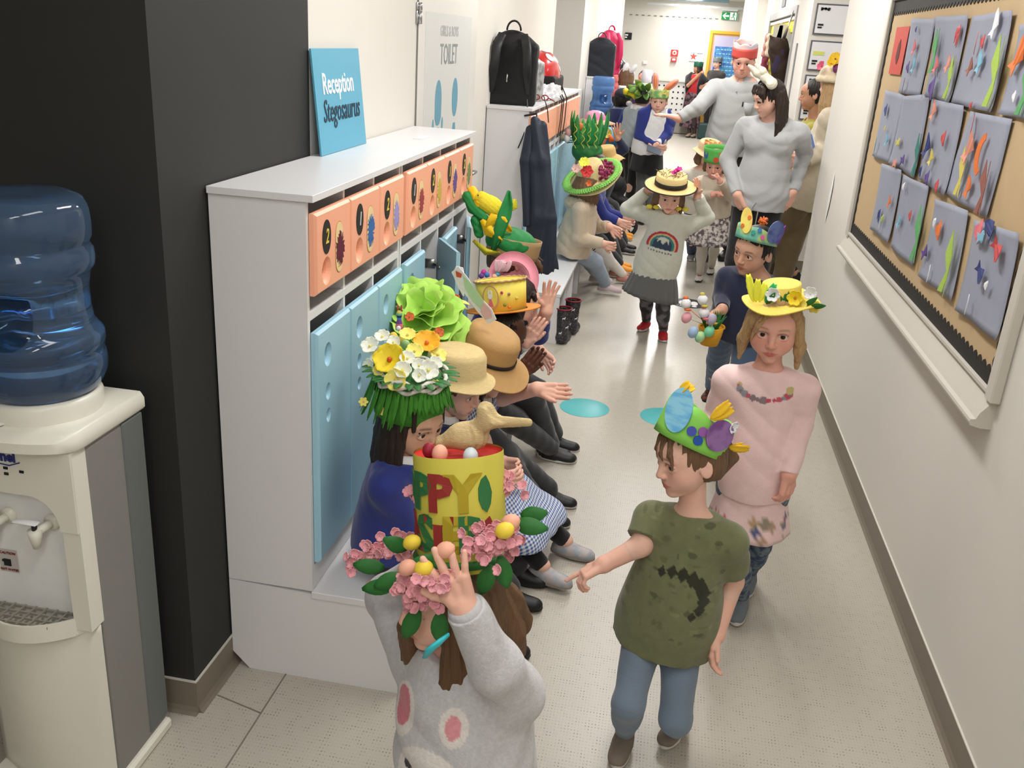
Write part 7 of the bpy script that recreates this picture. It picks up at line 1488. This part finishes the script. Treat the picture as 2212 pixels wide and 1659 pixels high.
# --- 5 pink tilted hat with feathers
J=S5; c=at(1108,604,Z=J['hc'][2]+.10); R=frame(V(.7,-.1,.75),V(-.3,-.75,.6)); R=np.array([nv(np.cross(V(.55,.1,.8),V(.35,-.85,.35))),nv(V(.55,.1,.8)),nv(V(.35,-.85,.35))]).T
R=frame(np.cross(V(.25,-.8,.5),V(1,0,0)),V(.25,-.8,.5))
t=hat('pink_hat','tilted pink felt hat with feathers and bright pompoms on the child clapping with white cuffs',J)
brimhat(t,c,R,.070,-.06,.108,mat('felt_pink',(238,160,176),.8,.04,60,bump=.2),None,droop=0,dome=.3,curl=.016)
b=B()
for k in range(8): feather(b,at(1072+k*3,588,Z=c[2]+.03),V(.5*math.sin(k),-.3,1),V(0,-1,.2),.05,.010)
b.build('pink_feather',mat('feather_pink',(240,200,210),.8,.1,50),t)
for px,py,m in ((1045,588,mat('pom_magenta',(226,60,170),.8)),(1052,594,BLC),(1060,586,YELC),(1040,596,PUR),(1075,592,mat('pom_sky',(110,190,220),.8)),(1068,598,mat('pom_peach',(240,190,160),.8))): b=B(); b.ball(at(px,py,Z=c[2]+.02),.012,10); b.build('pompom',m,t)
# --- 6 green and yellow crepe hat
J=S6; c,R=HF(J,6,0,.18,-.06); t=hat('crepe_paper_hat','crumpled green and yellow crepe paper hat with a fluffy chick on the waving boy',J); hh=J['hh']
CRG=mat('crepe_green',(26,128,62),.7,.12,40,bump=.5,bscale=60); CRY=mat('crepe_yellow',(240,200,30),.7,.1,40,bump=.5,bscale=60)
b=B(); band(b,c,R,.45*hh,.52*hh,-.03,.055,th=.004,flare=.5); b.build('brown_card_band',mat('kraft_card',(168,140,98),.7,.06),t)
v,f=sdf([el(c+R@V(-.0,-.015,.03),V(.108,.112,.065),R,.02)],.0045,wr(.004,50,2)); B().add(v,f).build('green_crepe_base',CRG,t)
def stripP(pts,w_,m,nm,th=.003):
    P=[at(x,y,Y=c[1]+dy) for x,y,dy in pts]; G=np.zeros((len(P),5,3))
    for i,p in enumerate(P):
        d=nv(P[min(i+1,len(P)-1)]-P[max(0,i-1)]); s=nv(np.cross(d,V(0,-1,.2))); wd=w_*(math.sin(math.pi*(.12+.80*i/(len(P)-1))))
        for j in range(5): G[i,j]=p+s*wd*(j-2)/2+V(0,-.010*math.cos((j-2)*1.2+i),0)
    B().sheet(G,0,th).build(nm,m,t)
def twist(pts,r,m,nm):
    P=[at(x,y,Y=c[1]+dy) for x,y,dy in pts]; PR=[rc(P[i],P[i+1],r*(1-.1*i),r*(1-.1*(i+1)),k=.008) for i in range(len(P)-1)]; v,f=sdf(PR,.004,wr(.0022,110,1)); B().add(v,f).build(nm,m,t)
twist([(1010,425,-.05),(1022,450,-.08),(1045,470,-.10)],.024,CRG,'green_twist'); twist([(1020,412,-.03),(1035,440,-.08)],.020,CRY,'yellow_twist'); twist([(1028,475,-.09),(1035,505,-.1)],.022,CRG,'green_twist')
stripP([(1065,540,-.12),(1078,500,-.13),(1090,465,-.11),(1097,440,-.09),(1100,412,-.08)],.028,CRG,'green_spike'); stripP([(1110,505,-.06),(1120,520,-.07),(1125,545,-.06)],.020,CRG,'green_spike'); stripP([(1050,490,-.13),(1065,475,-.12),(1085,480,-.11),(1105,500,-.09)],.030,CRY,'yellow_fold'); stripP([(1040,475,-.12),(1055,500,-.13),(1085,520,-.12)],.024,CRY,'yellow_fold')
stripP([(1098,455,-.05),(1108,445,-.04),(1112,430,-.03)],.022,mat('crepe_olive',(200,190,40),.7,.1,40,bump=.4),'olive_fold'); stripP([(1022,520,-.1),(1050,545,-.13),(1080,545,-.13)],.016,mat('crepe_olive',(200,190,40),.7,.1,40,bump=.4),'olive_fold')
p=at(1055,440,Y=c[1]-.07); v,f=sdf([el(p,V(.050,.034,.036),None,.01),rc(p+V(-.02,0,.015),p+V(-.030,-.005,.028),.026,.022,k=.02),el(p+V(.03,0,-.02),V(.04,.03,.035),None,.02),rc(p+V(-.05,-.01,.02),p+V(-.062,-.01,.014),.010,.004,k=.01)],.0035,wr(.0008,160)); o=B().add(v,f).build('fluffy_chick',mat('chick_fluff',(246,226,60),.9,.12,120,bump=.7,bscale=260),t)
b=B(); b.ball(p+V(-.040,-.022,.034),.004,8); b.build('chick_eye',BLK,o)
# --- hats of the far bench
J=S7; c,R=HF(J,0,0,.24,-.04); zz=nv(V(-.34,-.42,.84)); yy=nv(np.cross(zz,V(0,1,0))); R=np.array([np.cross(yy,zz),yy,zz]).T; t=hat('flower_hat','wide straw hat with a green brim, purple berries and a red flower',J)
brimhat(t,c,R,.095,.11,.205,strawm('pale',(226,206,150)),None,droop=.15,dome=.6,wav=.012)
b=B(); BG=mat('brim_green',(140,210,100),.7,.2,60)
for k in range(70): a=2*math.pi*k/70; leaf(b,c+R@V(.15*math.cos(a),.165*math.sin(a),.006),R@V(math.cos(a+.3),math.sin(a+.3),.10),R@V(0,0,1),.065,.018,curl=.1,n=4)
b.build('green_fringe',BG,t)
def LPq(x,y,z): return c+R@V(x,y,z)
toC7=nv(V(0,0,EYE)-c)
def berry(p,r): b=B(); b.ball(p,r,8); b.build('purple_berry',mat('berry',(136,30,76),.5,.25,80),t)
for k in range(34): a=-2.6+2.6*k/33; rr_=.112+.018*(k%3); berry(LPq(rr_*math.cos(a),rr_*1.1*math.sin(a),.018+.012*(k%2)),.013)
for k in range(9): berry(at(1300+6*math.sin(k*2),366+8*math.cos(k*1.3),Z=c[2]+.08),.016)
b=B(); petal_flower(b,at(1268,370,Z=c[2]+.075),toC7,.045,6,0,0,cup=.15,w_=.45); b.build('red_flower',mat('petal_coral',(222,62,66),.6,.08),t); b=B(); petal_flower(b,at(1262,352,Z=c[2]+.11),toC7+V(0,0,.5),.040,7,0,0,cup=.3); petal_flower(b,at(1262,352,Z=c[2]+.13),toC7+V(0,0,.5),.030,7,0,0,cup=.3); b.build('yellow_flower',mat('petal_lemon',(236,240,90),.6,.06),t)
b=B(); petal_flower(b,at(1244,364,Z=c[2]+.07),toC7,.032,6,0,0,cup=.2); b.build('pale_pink_flower',mat('petal_blush',(240,200,190),.6,.06),t); b=B(); petal_flower(b,at(1272,396,Z=c[2]+.0),toC7,.022,5,0,0,cup=.4); b.build('orange_flower',ORC,t)
J=S8; c=at(1268,325,Y=7.35); R=np.eye(3); t=thing('tulip_hat','tall green paper hat of tulips, leaves and curled yellow wires behind the wide green brim','hat',c)
v,f=sdf([el(c+V(0,0,.0),V(.12,.12,.10),None,.02)],.008,wr(.006,40)); B().add(v,f).build('green_crown',mat('paper_green',(44,120,60),.6,.15,20),t)
for k in range(34):
    a=q.uniform(0,6.28); b=B(); leaf(b,c+V(.10*math.cos(a),.10*math.sin(a),.04),V(math.cos(a)*.45,math.sin(a)*.45,1),V(math.cos(a),math.sin(a),-.3),q.uniform(.13,.26),.026,curl=.25); b.build('paper_leaf',mat('paper_green2' if k%2 else 'paper_green3',(40,140,70) if k%2 else (70,160,90),.6,.15,20),t)
for px,py,m in ((1252,275,ORC),(1225,300,WHC),(1228,288,mat('tulip_rose',(214,170,170),.6)),(1215,295,mat('tulip_grey',(160,150,130),.6)),(1275,285,ORC)): 
    b=B(); p=at(px,py,Y=7.3); b.lathe([(.001,-.03),(.02,-.02),(.026,0),(.022,.025),(.010,.036)],12,t=p,fn=lambda a,i:1+.10*math.sin(3*a)); b.build('tulip',m,t); b=B(); b.tube([p+V(0,0,-.03),c+V(0,0,.08)],.004,6); b.build('stem',DGRN,t)
for px in (1240,1258,1270,1285): 
    p=at(px,320,Y=7.2); b=B(); b.tube([p+V(.012*math.cos(k*1.1),.012*math.sin(k*1.1),.012*k) for k in range(16)],.003,5); b.build('curled_wire',mat('wire_yellow',(206,206,80),.5),t)
J=S9; c,R=HF(J,6,14,.22,-.05); t=hat('floppy_straw_hat','floppy yellow straw hat on the child with the face mask',J); brimhat(t,c,R,.095,.08,.165,strawm('golden',(206,170,104)),None,droop=.6,dome=.6,wav=.02)
J=S10; c,R=HF(J,0,0,.10,-.05); t=hat('blue_card_hat','bright blue card hat with orange carrots and yellow flowers among the far seated children',J)
B().lathe([(.110,-.01),(.112,-.01),(.080,.120),(.001,.122)],40,R=R,t=c).build('card_cone',mat('card_cyan',(70,160,206),.6,.05),t)
for px,py,w_,h_,ro in ((1275,285,.07,.045,60),(1298,290,.075,.028,-25),(1300,310,.070,.022,-50)): b=B(); b.prism(oval(0,0,w_,h_,18),.006,R=rotm('Y',ro),t=at(px,py,Y=c[1]-.14)); b.build('orange_shape',ORC if py<305 else mat('coral_p',(226,130,110),.6),t)
b=B(); petal_flower(b,at(1312,288,Y=c[1]-.14),V(0,-1,.2),.045,8,0,1); petal_flower(b,at(1310,280,Y=c[1]-.14),V(0,-1,.2),.03,6,0,1); b.build('yellow_flower',[YELC,WHC],t); b=B(); b.tube([at(1316,292,Y=c[1]-.14),at(1322,306,Y=c[1]-.14)],[.02,.028],8); b.build('orange_shape',mat('deep_orange',(220,96,40),.6),t)
J=S11; c,R=HF(J,4,0,.20,-.05); t=hat('pink_bowl_hat','wide conical hat with a pink painted bowl on top by the second water cooler',J)
B().lathe([(.20,-.012),(.201,-.008),(.10,.02),(.09,.03),(.09,.02),(.10,.012),(.20,-.016)],44,R=R,t=c).build('card_brim',mat('card_tan',(196,166,130),.6,.08),t); B().lathe([(.105,.018),(.10,.05),(.075,.085),(.035,.10),(.001,.102)],36,R=R,t=c).build('pink_bowl',mat('bowl_pink',(240,170,196),.45,rgb2=(232,120,170),scale=9),t)
# --- hats of the standing group
J=J13; c,R=HF(J,0,0,.22,-.05); t=hat('rabbit_ear_hat','green card band with big pink and orange rabbit ears on the smiling girl',J)
b=B(); band(b,c,R,.42*J['hh'],.49*J['hh'],-.015,.07,th=.003); b.build('green_band',mat('band_fresh',(120,180,110),.6,rgb2=(220,226,140),scale=16),t)
for s,ro,m in ((-1,-8,mat('ear_pink',(244,176,170),.6,.06)),(1,48,mat('ear_coral',(240,160,140),.6,.06))):
    b=B(); b.prism(oval(0,.085,.035,.095,22),.008,R=rotm('Y',ro),t=c+V(s*.045,-.03,.06)); o=b.build('rabbit_ear',m,t); b=B(); b.prism(oval(0,.085,.018,.065,18),.003,R=rotm('Y',ro),t=c+V(s*.045,-.034,.06)); b.build('inner_ear',mat('inner_orange',(238,140,90),.6),o)
b=B(); petal_flower(b,c+V(.05,-.10,.05),V(.2,-1,.2),.030,6,0,1); b.build('yellow_flower',[YELC,DGRN],t)
J=J14; c,R=HF(J,0,0,.16,-.05); t=hat('leafy_hat','green leafy hat with a tall white card cylinder on the boy seen from behind',J)
B().lathe([(.085,-.01),(.09,.0),(.085,.12),(.08,.12)],36,R=R,t=c).build('pale_cylinder',mat('card_sage',(176,196,160),.6,.05),t); B().lathe([(.055,.12),(.055,.26),(.001,.26)],30,R=R,t=c).build('white_cylinder',mat('card_lilac_white',(210,206,214),.6,.04),t)
for k in range(22): a=q.uniform(1.5,5.0); b=B(); leaf(b,c+V(.10*math.cos(a),.07*math.sin(a),q.uniform(0,.09)),V(math.cos(a),.7*math.sin(a),q.uniform(-.5,.7)),V(0,-1,.2),.12,.035); b.build('paper_leaf',mat('leaf_%d'%(k%3),((90,130,50),(120,150,60),(60,110,50))[k%3],.6,.1),t)
for px,py in ((1373,197),(1380,187),(1368,205)): b=B(); petal_flower(b,A(px,py,10.7),V(0,-1,.2),.03,6,0,0); b.build('yellow_flower',mat('petal_lemon',(236,240,90),.6,.06),t)
b=B(); v,f=sdf([el(A(1409,186,10.75),V(.035,.035,.045),None,.02),rc(A(1409,182,10.75),A(1411,172,10.75),.018,.008,k=.01)],.006); B().add(v,f).build('purple_gnome',mat('gnome',(70,50,110),.7),t)
J=J15; c,R=HF(J,0,0,.2,-.05); t=hat('navy_cap','dark cap with yellow shapes and a white disc by the far cooler',J)
v,f=sdf([el(c+V(0,0,.02),V(.098,.105,.075),None,.02),cut(c+V(0,0,-.03),(0,0,-1))],.008); B().add(v,f).build('cap',mat('cap_navy',(30,34,50),.7),t)
b=B(); P_=[A(1352,206,10.8),A(1360,200,10.6),A(1368,205,10.6),A(1374,216,10.6)]; b.tube(P_,[.012,.030,.028,.012],8); P_=[A(1350,204,10.6),A(1352,196,10.6),A(1356,192,10.6)]; b.tube(P_,[.02,.035,.02],8); b.build('yellow_shape',mat('banana',(238,220,50),.6),t); B().prism(oval(0,0,.035,.030,18),.004,t=A(1359,224,10.78)).build('white_disc',WHC,t)
J=J16; t=thing('rabbit_ear_headband','white rabbit ear headband on the girl with long brown hair far along the hall','headband',J['hc']+V(0,0,.1))
for px,py,ro in ((1353,147,12),(1366,147,38)): b=B(); b.prism(oval(0,.05,.036,.065,18),.01,R=rotm('Y',ro),t=A(px-4,py+8,12.5)); b.build('ear',WHC,t)
b=B(); hh=J['hh']; b.tube([J['hc']+V(.42*hh*math.sin(a),0,.1*hh+.42*hh*math.cos(a)) for a in np.linspace(-1.5,1.5,15)],.008,6); b.build('headband',WHC,t)
J=J17; t=thing('penguin_headpiece','white card oval on the dark haired child far along the hall','headpiece',J['hc']+V(0,-.05,.1)); b=B(); b.prism(oval(0,0,.04,.07,18),.006,R=rotm('Y',-40),t=A(1399,167,12.7)); b.build('white_card',WHC,t)
# booklet in the smiling girl's hands, programme of the woman in the cream cardigan
t=thing('booklet','dark grey booklet held by the smiling girl in the blue cardigan','booklet',A(1408,325,10.05)); B().box((-.075,-.05,-.004),(.075,.05,.004),0,R=rotm('X',35)@rotm('Y',20),t=A(1412,324,10.0),bev=.001).build('pages',mat('booklet_grey',(76,84,100),.6),t,smooth=False)
t=thing('programme_sheet','blue and white programme sheet held by the woman in the cream cardigan','paper',A(1742,310,7)); o=B().box((-.055,-.001,-.085),(.055,.001,.085),0,R=rotm('Y',-24)@rotm('Z',15),t=A(1745,312,6.98)).build('sheet',PAPERW,t,smooth=False); B().box((-.045,-.003,-.075),(.045,-.0012,.06),0,R=rotm('Y',-24)@rotm('Z',15),t=A(1745,312,6.98)).build('blue_picture',mat('picture_blue',(110,130,190),.6,.1),t,smooth=False)
# ---------------------------------------------------------------- bags, coat, boots and the rest
def bag(label,c,size,yaw,m,tilt=0,straps=True,pocket=True,dark=BLK,name='backpack',hs=True,group=None):
    """backpack standing on its base: size (width, depth, height), back straps towards local -y"""
    R=rotm('Z',yaw)@rotm('X',tilt); w_,d_,h_=size; c=np.array(c,float); t=thing(name,label,'bag',c,group)
    T=lambda x,y,z:c+R@V(x,y,z)
    v,f=sdf([bxp(T(0,0,h_*.40),V(w_*.42,d_*.30,h_*.36),R,w_*.09,k=.02),el(T(0,0,h_*.72),V(w_*.46,d_*.42,h_*.26),R,.04)],.008,wr(.004,26,h_*10)); B().add(v,f).build('main_body',m,t)
    if pocket:
        v,f=sdf([bxp(T(0,d_*.48,h_*.30),V(w_*.33,d_*.10,h_*.22),R,.03,k=.02)],.008,wr(.004,26)); o=B().add(v,f).build('front_pocket',m,t)
        b=B(); pts=[T(w_*.30*math.cos(a),d_*.60,h_*(.46+.05*math.sin(a))) for a in np.linspace(math.pi,0,12)]; b.tube(pts,.004,6); b.build('zip',mat('zip_dark',(50,50,52),.4),o)
    b=B(); pts=[T(w_*.14*math.cos(a),-d_*.2,h_*.97+.055*math.sin(a)) for a in np.linspace(math.pi,0,11)]; b.tube(pts,.012,8,flat=.5); b.build('carry_handle',dark,t)
    if straps:
        for s in (-1,1):
            pts=[T(s*w_*.22,-d_*.40,h_*.92),T(s*w_*.30,-d_*.75,h_*.75),T(s*w_*.33,-d_*.80,h_*.45),T(s*w_*.36,-d_*.55,h_*.16)]; b=B(); b.tube(pts,[.024,.030,.028,.014],10,flat=.35,up=R[:,1]); b.build('shoulder_strap',dark,t)
    return t,T
MB_=mat('nylon_black',(18,18,20),.75,.2,30,bump=.3,bscale=200)
t,T=bag('large black backpack standing on the near end of the second locker unit',(-1.03,5.86,1.456),(.30,.21,.44),-14+90-70,MB_)
for px,py,pts in ((0,0,((-.905,5.72,1.50),(-.885,5.70,1.40),(-.90,5.66,1.30),(-.925,5.63,1.22))),(0,0,((-.83,5.90,1.52),(-.80,5.90,1.44),(-.79,5.92,1.36)))):
    b=B(); b.tube([V(*p) for p in pts],[.012,.012,.011,.010][:len(pts)],8,flat=.3); b.build('hanging_strap',BLK,t)
for dz in (.28,.18): b=B(); p=T(-.02 if dz<.2 else -.13,-.12,dz); b.tube([p,p+V(0,-.004,-.045)],.005,6); b.build('zip_pull',CHROME,t)
M2=mat('silver_floral',(186,186,182),.45,rgb2=(150,60,70),scale=16)
bag('small silver backpack with red flowers behind the large black backpack',(-.99,6.28,1.456),(.22,.14,.30),70,mat('silver_print',(170,172,170),.4,rgb2=(120,122,124),scale=30),straps=False)
for y,z in ((6.17,1.70),(6.15,1.58),(6.20,1.52)): pass
# red spotted helmet-shaped bag
t=thing('spotted_bag','red and black bag with white spots hanging over the locker top','bag',(-1.0,6.95,1.456)); c=V(-1.0,6.95,1.60)
v,f=sdf([el(c,V(.13,.27,.17),None,.02),cut(c+V(0,0,-.02),(0,0,-1))],.008); B().add(v,f).build('red_shell',mat('vinyl_red',(206,38,38),.3,.05,coat=.5),t)
v,f=sdf([bxp(c+V(0,0,-.07),V(.11,.24,.055),None,.02)],.009); B().add(v,f).build('black_base',MB_,t)
for dx,dy,dz,r in ((.06,-.12,.12,.035),(.02,-.05,.165,.03),(.10,.05,.10,.022),(.115,.14,.05,.020),(.12,.0,.05,.018),(.09,.19,.05,.018),(-.03,-.2,.09,.02)):
    p=c+V(dx,dy,dz); n_=nv(V(dx/.13**2,dy/.27**2,dz/.17**2)); p=c+V(dx,dy,dz)/math.sqrt((dx/.13)**2+(dy/.27)**2+(dz/.17)**2)*1.0; b=B(); stick_disc(b,p,n_,r,0,th=.003); b.build('white_spot',WHC,t,smooth=False)
for dy in (-.08,.02,.20): b=B(); b.tube([c+V(.12,dy,-.06),c+V(.17,dy+.01,-.16),c+V(.165,dy+.02,-.30-.1*abs(dy)),c+V(.155,dy+.03,-.42)],[.014,.014,.012,.010],8,flat=.3); b.build('hanging_strap',BLK,t)
# white ruffle and red sunglasses
t=thing('white_scrunchie','crumpled white ruffled cloth on the locker top beside the red spotted bag','cloth',(-.92,6.55,1.456)); b=B()
for k in range(4): ruffle(b,V(-.90+.01*k,6.45+.07*k,1.50),V(.4,-1,.6),.055,40,0,.35,5,6,cup=.5,ph=k)
b.build('ruffle',WHC,t)
t=thing('sunglasses','small red and brown sunglasses lying on the locker top near the white ruffle','sunglasses',(-.93,6.28,1.456)); b=B(); 
for k in (-1,1): b.tube([V(-.90+.028*k+.022*math.cos(a),6.27,1.485+.016*math.sin(a)) for a in np.linspace(0,6.28,13)],.004,6,cap=False)
b.tube([V(-.85,6.27,1.485),V(-.82,6.36,1.462)],.004,6); b.tube([V(-.95,6.27,1.485),V(-.96,6.36,1.462)],.004,6); b.build('frame',mat('glass_frame',(150,40,40),.4),t)
# long navy jacket hanging in front of the second unit
t=thing('jacket','long dark navy jacket hanging from the near end of the second locker unit','jacket',(-.77,5.60,.50)); NJ=mat('navy_nylon',(26,34,52),.6,.12,20,bump=.3,bscale=120)
a0,a1,a2,a3=A(1158,262,5.58),A(1163,350,5.52),A(1166,470,5.48),A(1166,588,5.46)
v,f=sdf([rc(a0,a1,.030,.060,k=.03),rc(a1,a2,.060,.075,k=.03),rc(a2,a3,.075,.085,k=.03,flat=True),rc(a0+V(.03,0,-.03),a2+V(.055,-.02,0),.035,.045,k=.012),rc(a2+V(.055,-.02,0),a3+V(.065,-.02,.03),.045,.048,k=.012,flat=True)],.007,lambda P:.005*np.sin(75*P[:,0]+3*np.sin(5*P[:,2])+40*P[:,1])); B().add(v,f).build('jacket_body',NJ,t)
v,f=sdf([rc(a0+V(-.03,0,-.05),a1+V(-.07,-.02,0),.030,.036,k=.01),rc(a1+V(-.07,-.02,0),a3+V(-.085,-.03,.28),.036,.034,k=.01,flat=True)],.007,lambda P:.003*np.sin(90*P[:,0]+4*np.sin(6*P[:,2]))); B().add(v,f).build('sleeve',NJ,t)
b=B(); b.tube([V(-.90,5.64,1.41),V(-.82,5.60,1.43),a0+V(0,0,.02)],.006,6); b.build('hanging_loop',BLK,t)
# boots beside the bench
for px,py,la,dy in ((1212,742,'black patterned wellington boot with a red lining, nearer of the pair',0),(1232,722,'black patterned wellington boot with a red lining, farther of the pair',.1)):
    p=at(px,py,Z=0); p[0]+=.0; t=thing('wellington_boot',la,'boot',p,'patterned wellington boots by the bench'); BM=mat('boot_black',(30,30,34),.45,rgb2=(70,70,74),scale=90)
    v,f=sdf([rc(p+V(0,0,.05),p+V(0,.01,.235),.038,.052,k=.02,flat=True),rc(p+V(0,0,.035),p+V(.02,.10,.03),.036,.034,k=.03),cut(p+V(0,0,.004),(0,0,-1)),rc(p+V(0,.008,.18),p+V(0,.01,.27),.044,.048,k=.003,op='s')],.005); B().add(v,f).build('shaft',BM,t)
    b=B(); b.tube([p+V(.051*math.cos(a),.01+.051*math.sin(a),.236) for a in np.linspace(0,6.28,25)],.005,6,cap=False); b.lathe([(.046,.18),(.048,.235)],24,t=p+V(0,.01,0)); b.build('red_lining',mat('boot_red',(130,20,36),.5),t)
    HP=[(-.5,.1),(-.3,.25),(.2,.25),(.45,.6),(.6,.5),(.5,.15),(.35,.0),(.4,-.5),(.25,-.1),(-.2,-.05),(-.35,-.5),(-.4,0)]
    for k,(an,z) in enumerate(((-80,.18),(-50,.12),(-100,.08))):
        a=math.radians(an); q_=p+V(.047*math.cos(a),.005+.047*math.sin(a),z); b=B(); stick_disc(b,q_,V(math.cos(a),math.sin(a),0),1,0,th=.0015,poly=[(x*.020,y*.020) for x,y in HP]); b.build('white_horse',WHC,t,smooth=False)
# bags on the far locker unit
bag('dark backpack with orange piping on the far locker unit above the water bottle',(-1.0,11.85,1.456),(.34,.22,.46),0,mat('nylon_ink',(24,28,38),.6,.2,20),straps=False)
t,T=bag('bright pink backpack behind the dark one on the far locker unit',(-.98,12.7,1.456),(.30,.22,.56),30,mat('nylon_pink',(206,44,96),.6,.1,20),pocket=False,dark=mat('strap_pink',(206,44,96),.6))
t=thing('sequin_bag','shiny black bag at the far end of the orange lockers','bag',(-.9,13.5,1.456)); v,f=sdf([el(V(-.93,13.6,1.56),V(.14,.22,.11),None,.02)],.012,wr(.012,40)); B().add(v,f).build('bag_body',mat('sequin_black',(26,24,28),.2,.4,60,bump=1,bscale=60),t)
b=B(); b.tube([V(-.82,13.4,1.6),V(-.80,13.4,1.45),V(-.80,13.42,1.30)],.012,6); b.build('strap',BLK,t)
t=thing('rose_cloth','rose coloured ribbon cloth hanging down the far orange lockers','cloth',(-.83,12.3,1.2)); v,f=sdf([rc(V(-.83,12.3,1.45),V(-.82,12.3,1.25),.03,.04,k=.02),rc(V(-.83,12.5,1.45),V(-.82,12.5,1.3),.03,.03,k=.02)],.01,wr(.01,40)); B().add(v,f).build('cloth',mat('rose_cloth',(206,110,110),.8,.1),t)
# black bag on the floor and the pushchair behind the seated children
t=thing('pushchair','black folded pushchair with a spoked wheel behind the seated children','pushchair',(-.42,9.4,0)); wc=at(1354,488,Y=9.5); 
b=B(); b.tube([wc+V(0,.0,0)+.095*V(.25*math.cos(a)*0+math.cos(a),0,math.sin(a)) for a in np.linspace(0,6.28,33)],.020,8,cap=False); o=b.build('wheel',mat('tyre',(38,38,40),.7),t); b=B()
for k in range(6): a=k*math.pi/3; b.tube([wc,wc+.085*V(math.cos(a),0,math.sin(a))],.009,6)
b.ball(wc,.022,10); b.build('spokes',mat('spoke_grey',(60,60,64),.4),o)
for p,q_,r in (((1345,470),(1333,430),.02),((1333,430),(1340,400),.018),((1333,430),(1305,470),.018),((1305,470),(1300,500),.018)): b=B(); b.tube([A(p[0],p[1],9.5),A(q_[0],q_[1],9.55)],r,8); b.build('frame_bar',BLK,t)
v,f=sdf([bxp(A(1322,445,9.6),V(.12,.10,.10),rotm('Y',20),.03,k=.02),el(A(1318,402,9.6),V(.17,.13,.13),None,.05)],.014,wr(.010,20)); B().add(v,f).build('fabric_seat',MB_,t)
t=thing('paper_tray','small dark green tray of leaves on the far white bench','tray',(-.70,9.7,.33)); B().box((-.86,8.95,.334),(-.66,9.15,.35),bev=.004).build('tray',mat('tray_green',(80,96,60),.7,.2),t,smooth=False)
b=B()
for k in range(20): leaf(b,V(-.84+.009*k,8.97+.01*(k%6)*3,.35),V(math.sin(k),math.cos(k),.4),V(0,0,1),.06,.014)
b.build('leaves',DGRN,t)
bench('locker_bench','white bench with drawers behind the far seated children',8.42,9.6,x1=-.62,z=.332,slats=True)
# dark costume and sashes hanging by the classroom door
t=thing('dark_costume','tall dark brown costume with two pointed ears hanging by the yellow lintel','costume',(.95,10.2,1.5)); DK=mat('costume_brown',(58,44,34),.85,.15,30,bump=.4); Yc=9.9
v,f=sdf([rc(A(1663,77,Yc),A(1676,100,Yc),.008,.05,k=.02),rc(A(1697,85,Yc),A(1690,105,Yc),.006,.05,k=.02),rc(A(1682,105,Yc),A(1688,150,Yc),.10,.095,k=.04),rc(A(1688,150,Yc),A(1682,190,Yc),.095,.05,k=.04),rc(A(1695,130,Yc),A(1692,260,Yc),.05,.06,k=.04)],.010,wr(.006,30)); B().add(v,f).build('costume_body',DK,t)
v,f=sdf([el(A(1682,130,Yc-.08),V(.045,.02,.13),rotm('Y',10),.02)],.010); B().add(v,f).build('purple_lining',mat('lining_purple',(56,44,74),.8,.1),t)
b=B(); b.tube([A(1690,90,Yc),V(.99,Yc,2.25)],.008,6); b.build('hanger',CHROME,t)
t=thing('costume_sashes','bundle of pale, maroon and yellow sashes hanging beside the dark costume','sashes',(.9,10.5,1.5)); Yd=10.6
for k,(p0,p1,r,m) in enumerate((((1662,80),(1660,115),.035,mat('sash_cream',(226,206,180),.8,.1)),((1660,115),(1651,150),.03,mat('sash_skin',(206,160,140),.8,.1)),((1656,118),(1648,158),.035,mat('sash_maroon',(130,50,70),.8,.1)),((1664,125),(1670,158),.035,mat('sash_yellow',(214,206,80),.8,.1)),((1658,75),(1650,120),.02,mat('sash_rose',(196,140,130),.8,.1)))):
    v,f=sdf([rc(A(*p0,Yd),A(*p1,Yd),r,r*1.4,k=.02)],.010,wr(.008,36,k)); B().add(v,f).build('sash',m,t)
t=thing('green_bin','dark green bag on the floor by the yellow door','bag',at(1522,285,Y=21.2)*V(1,1,0)); v,f=sdf([bxp(at(1522,285,Y=21.2)*V(1,1,0)+V(0,0,.17),V(.11,.09,.13),None,.04)],.015); B().add(v,f).build('bag_body',mat('dark_teal',(34,60,60),.6,.1),t)
# small white cards hanging on the classroom door
for k,(px,py) in enumerate(((1679,75),(1690,72),(1700,82))):
    o=B().box((-.045,-.004,-.09),(.045,.004,.09),0,R=rotm('Y',8*k),t=A(px,py,10.3)).build('paper_card',PAPERW,smooth=False); tag(o,('leftmost','middle','rightmost')[k]+' of the three white paper cards under the yellow lintel','card','white cards under the yellow lintel')
# spotted prints on the silver backpack
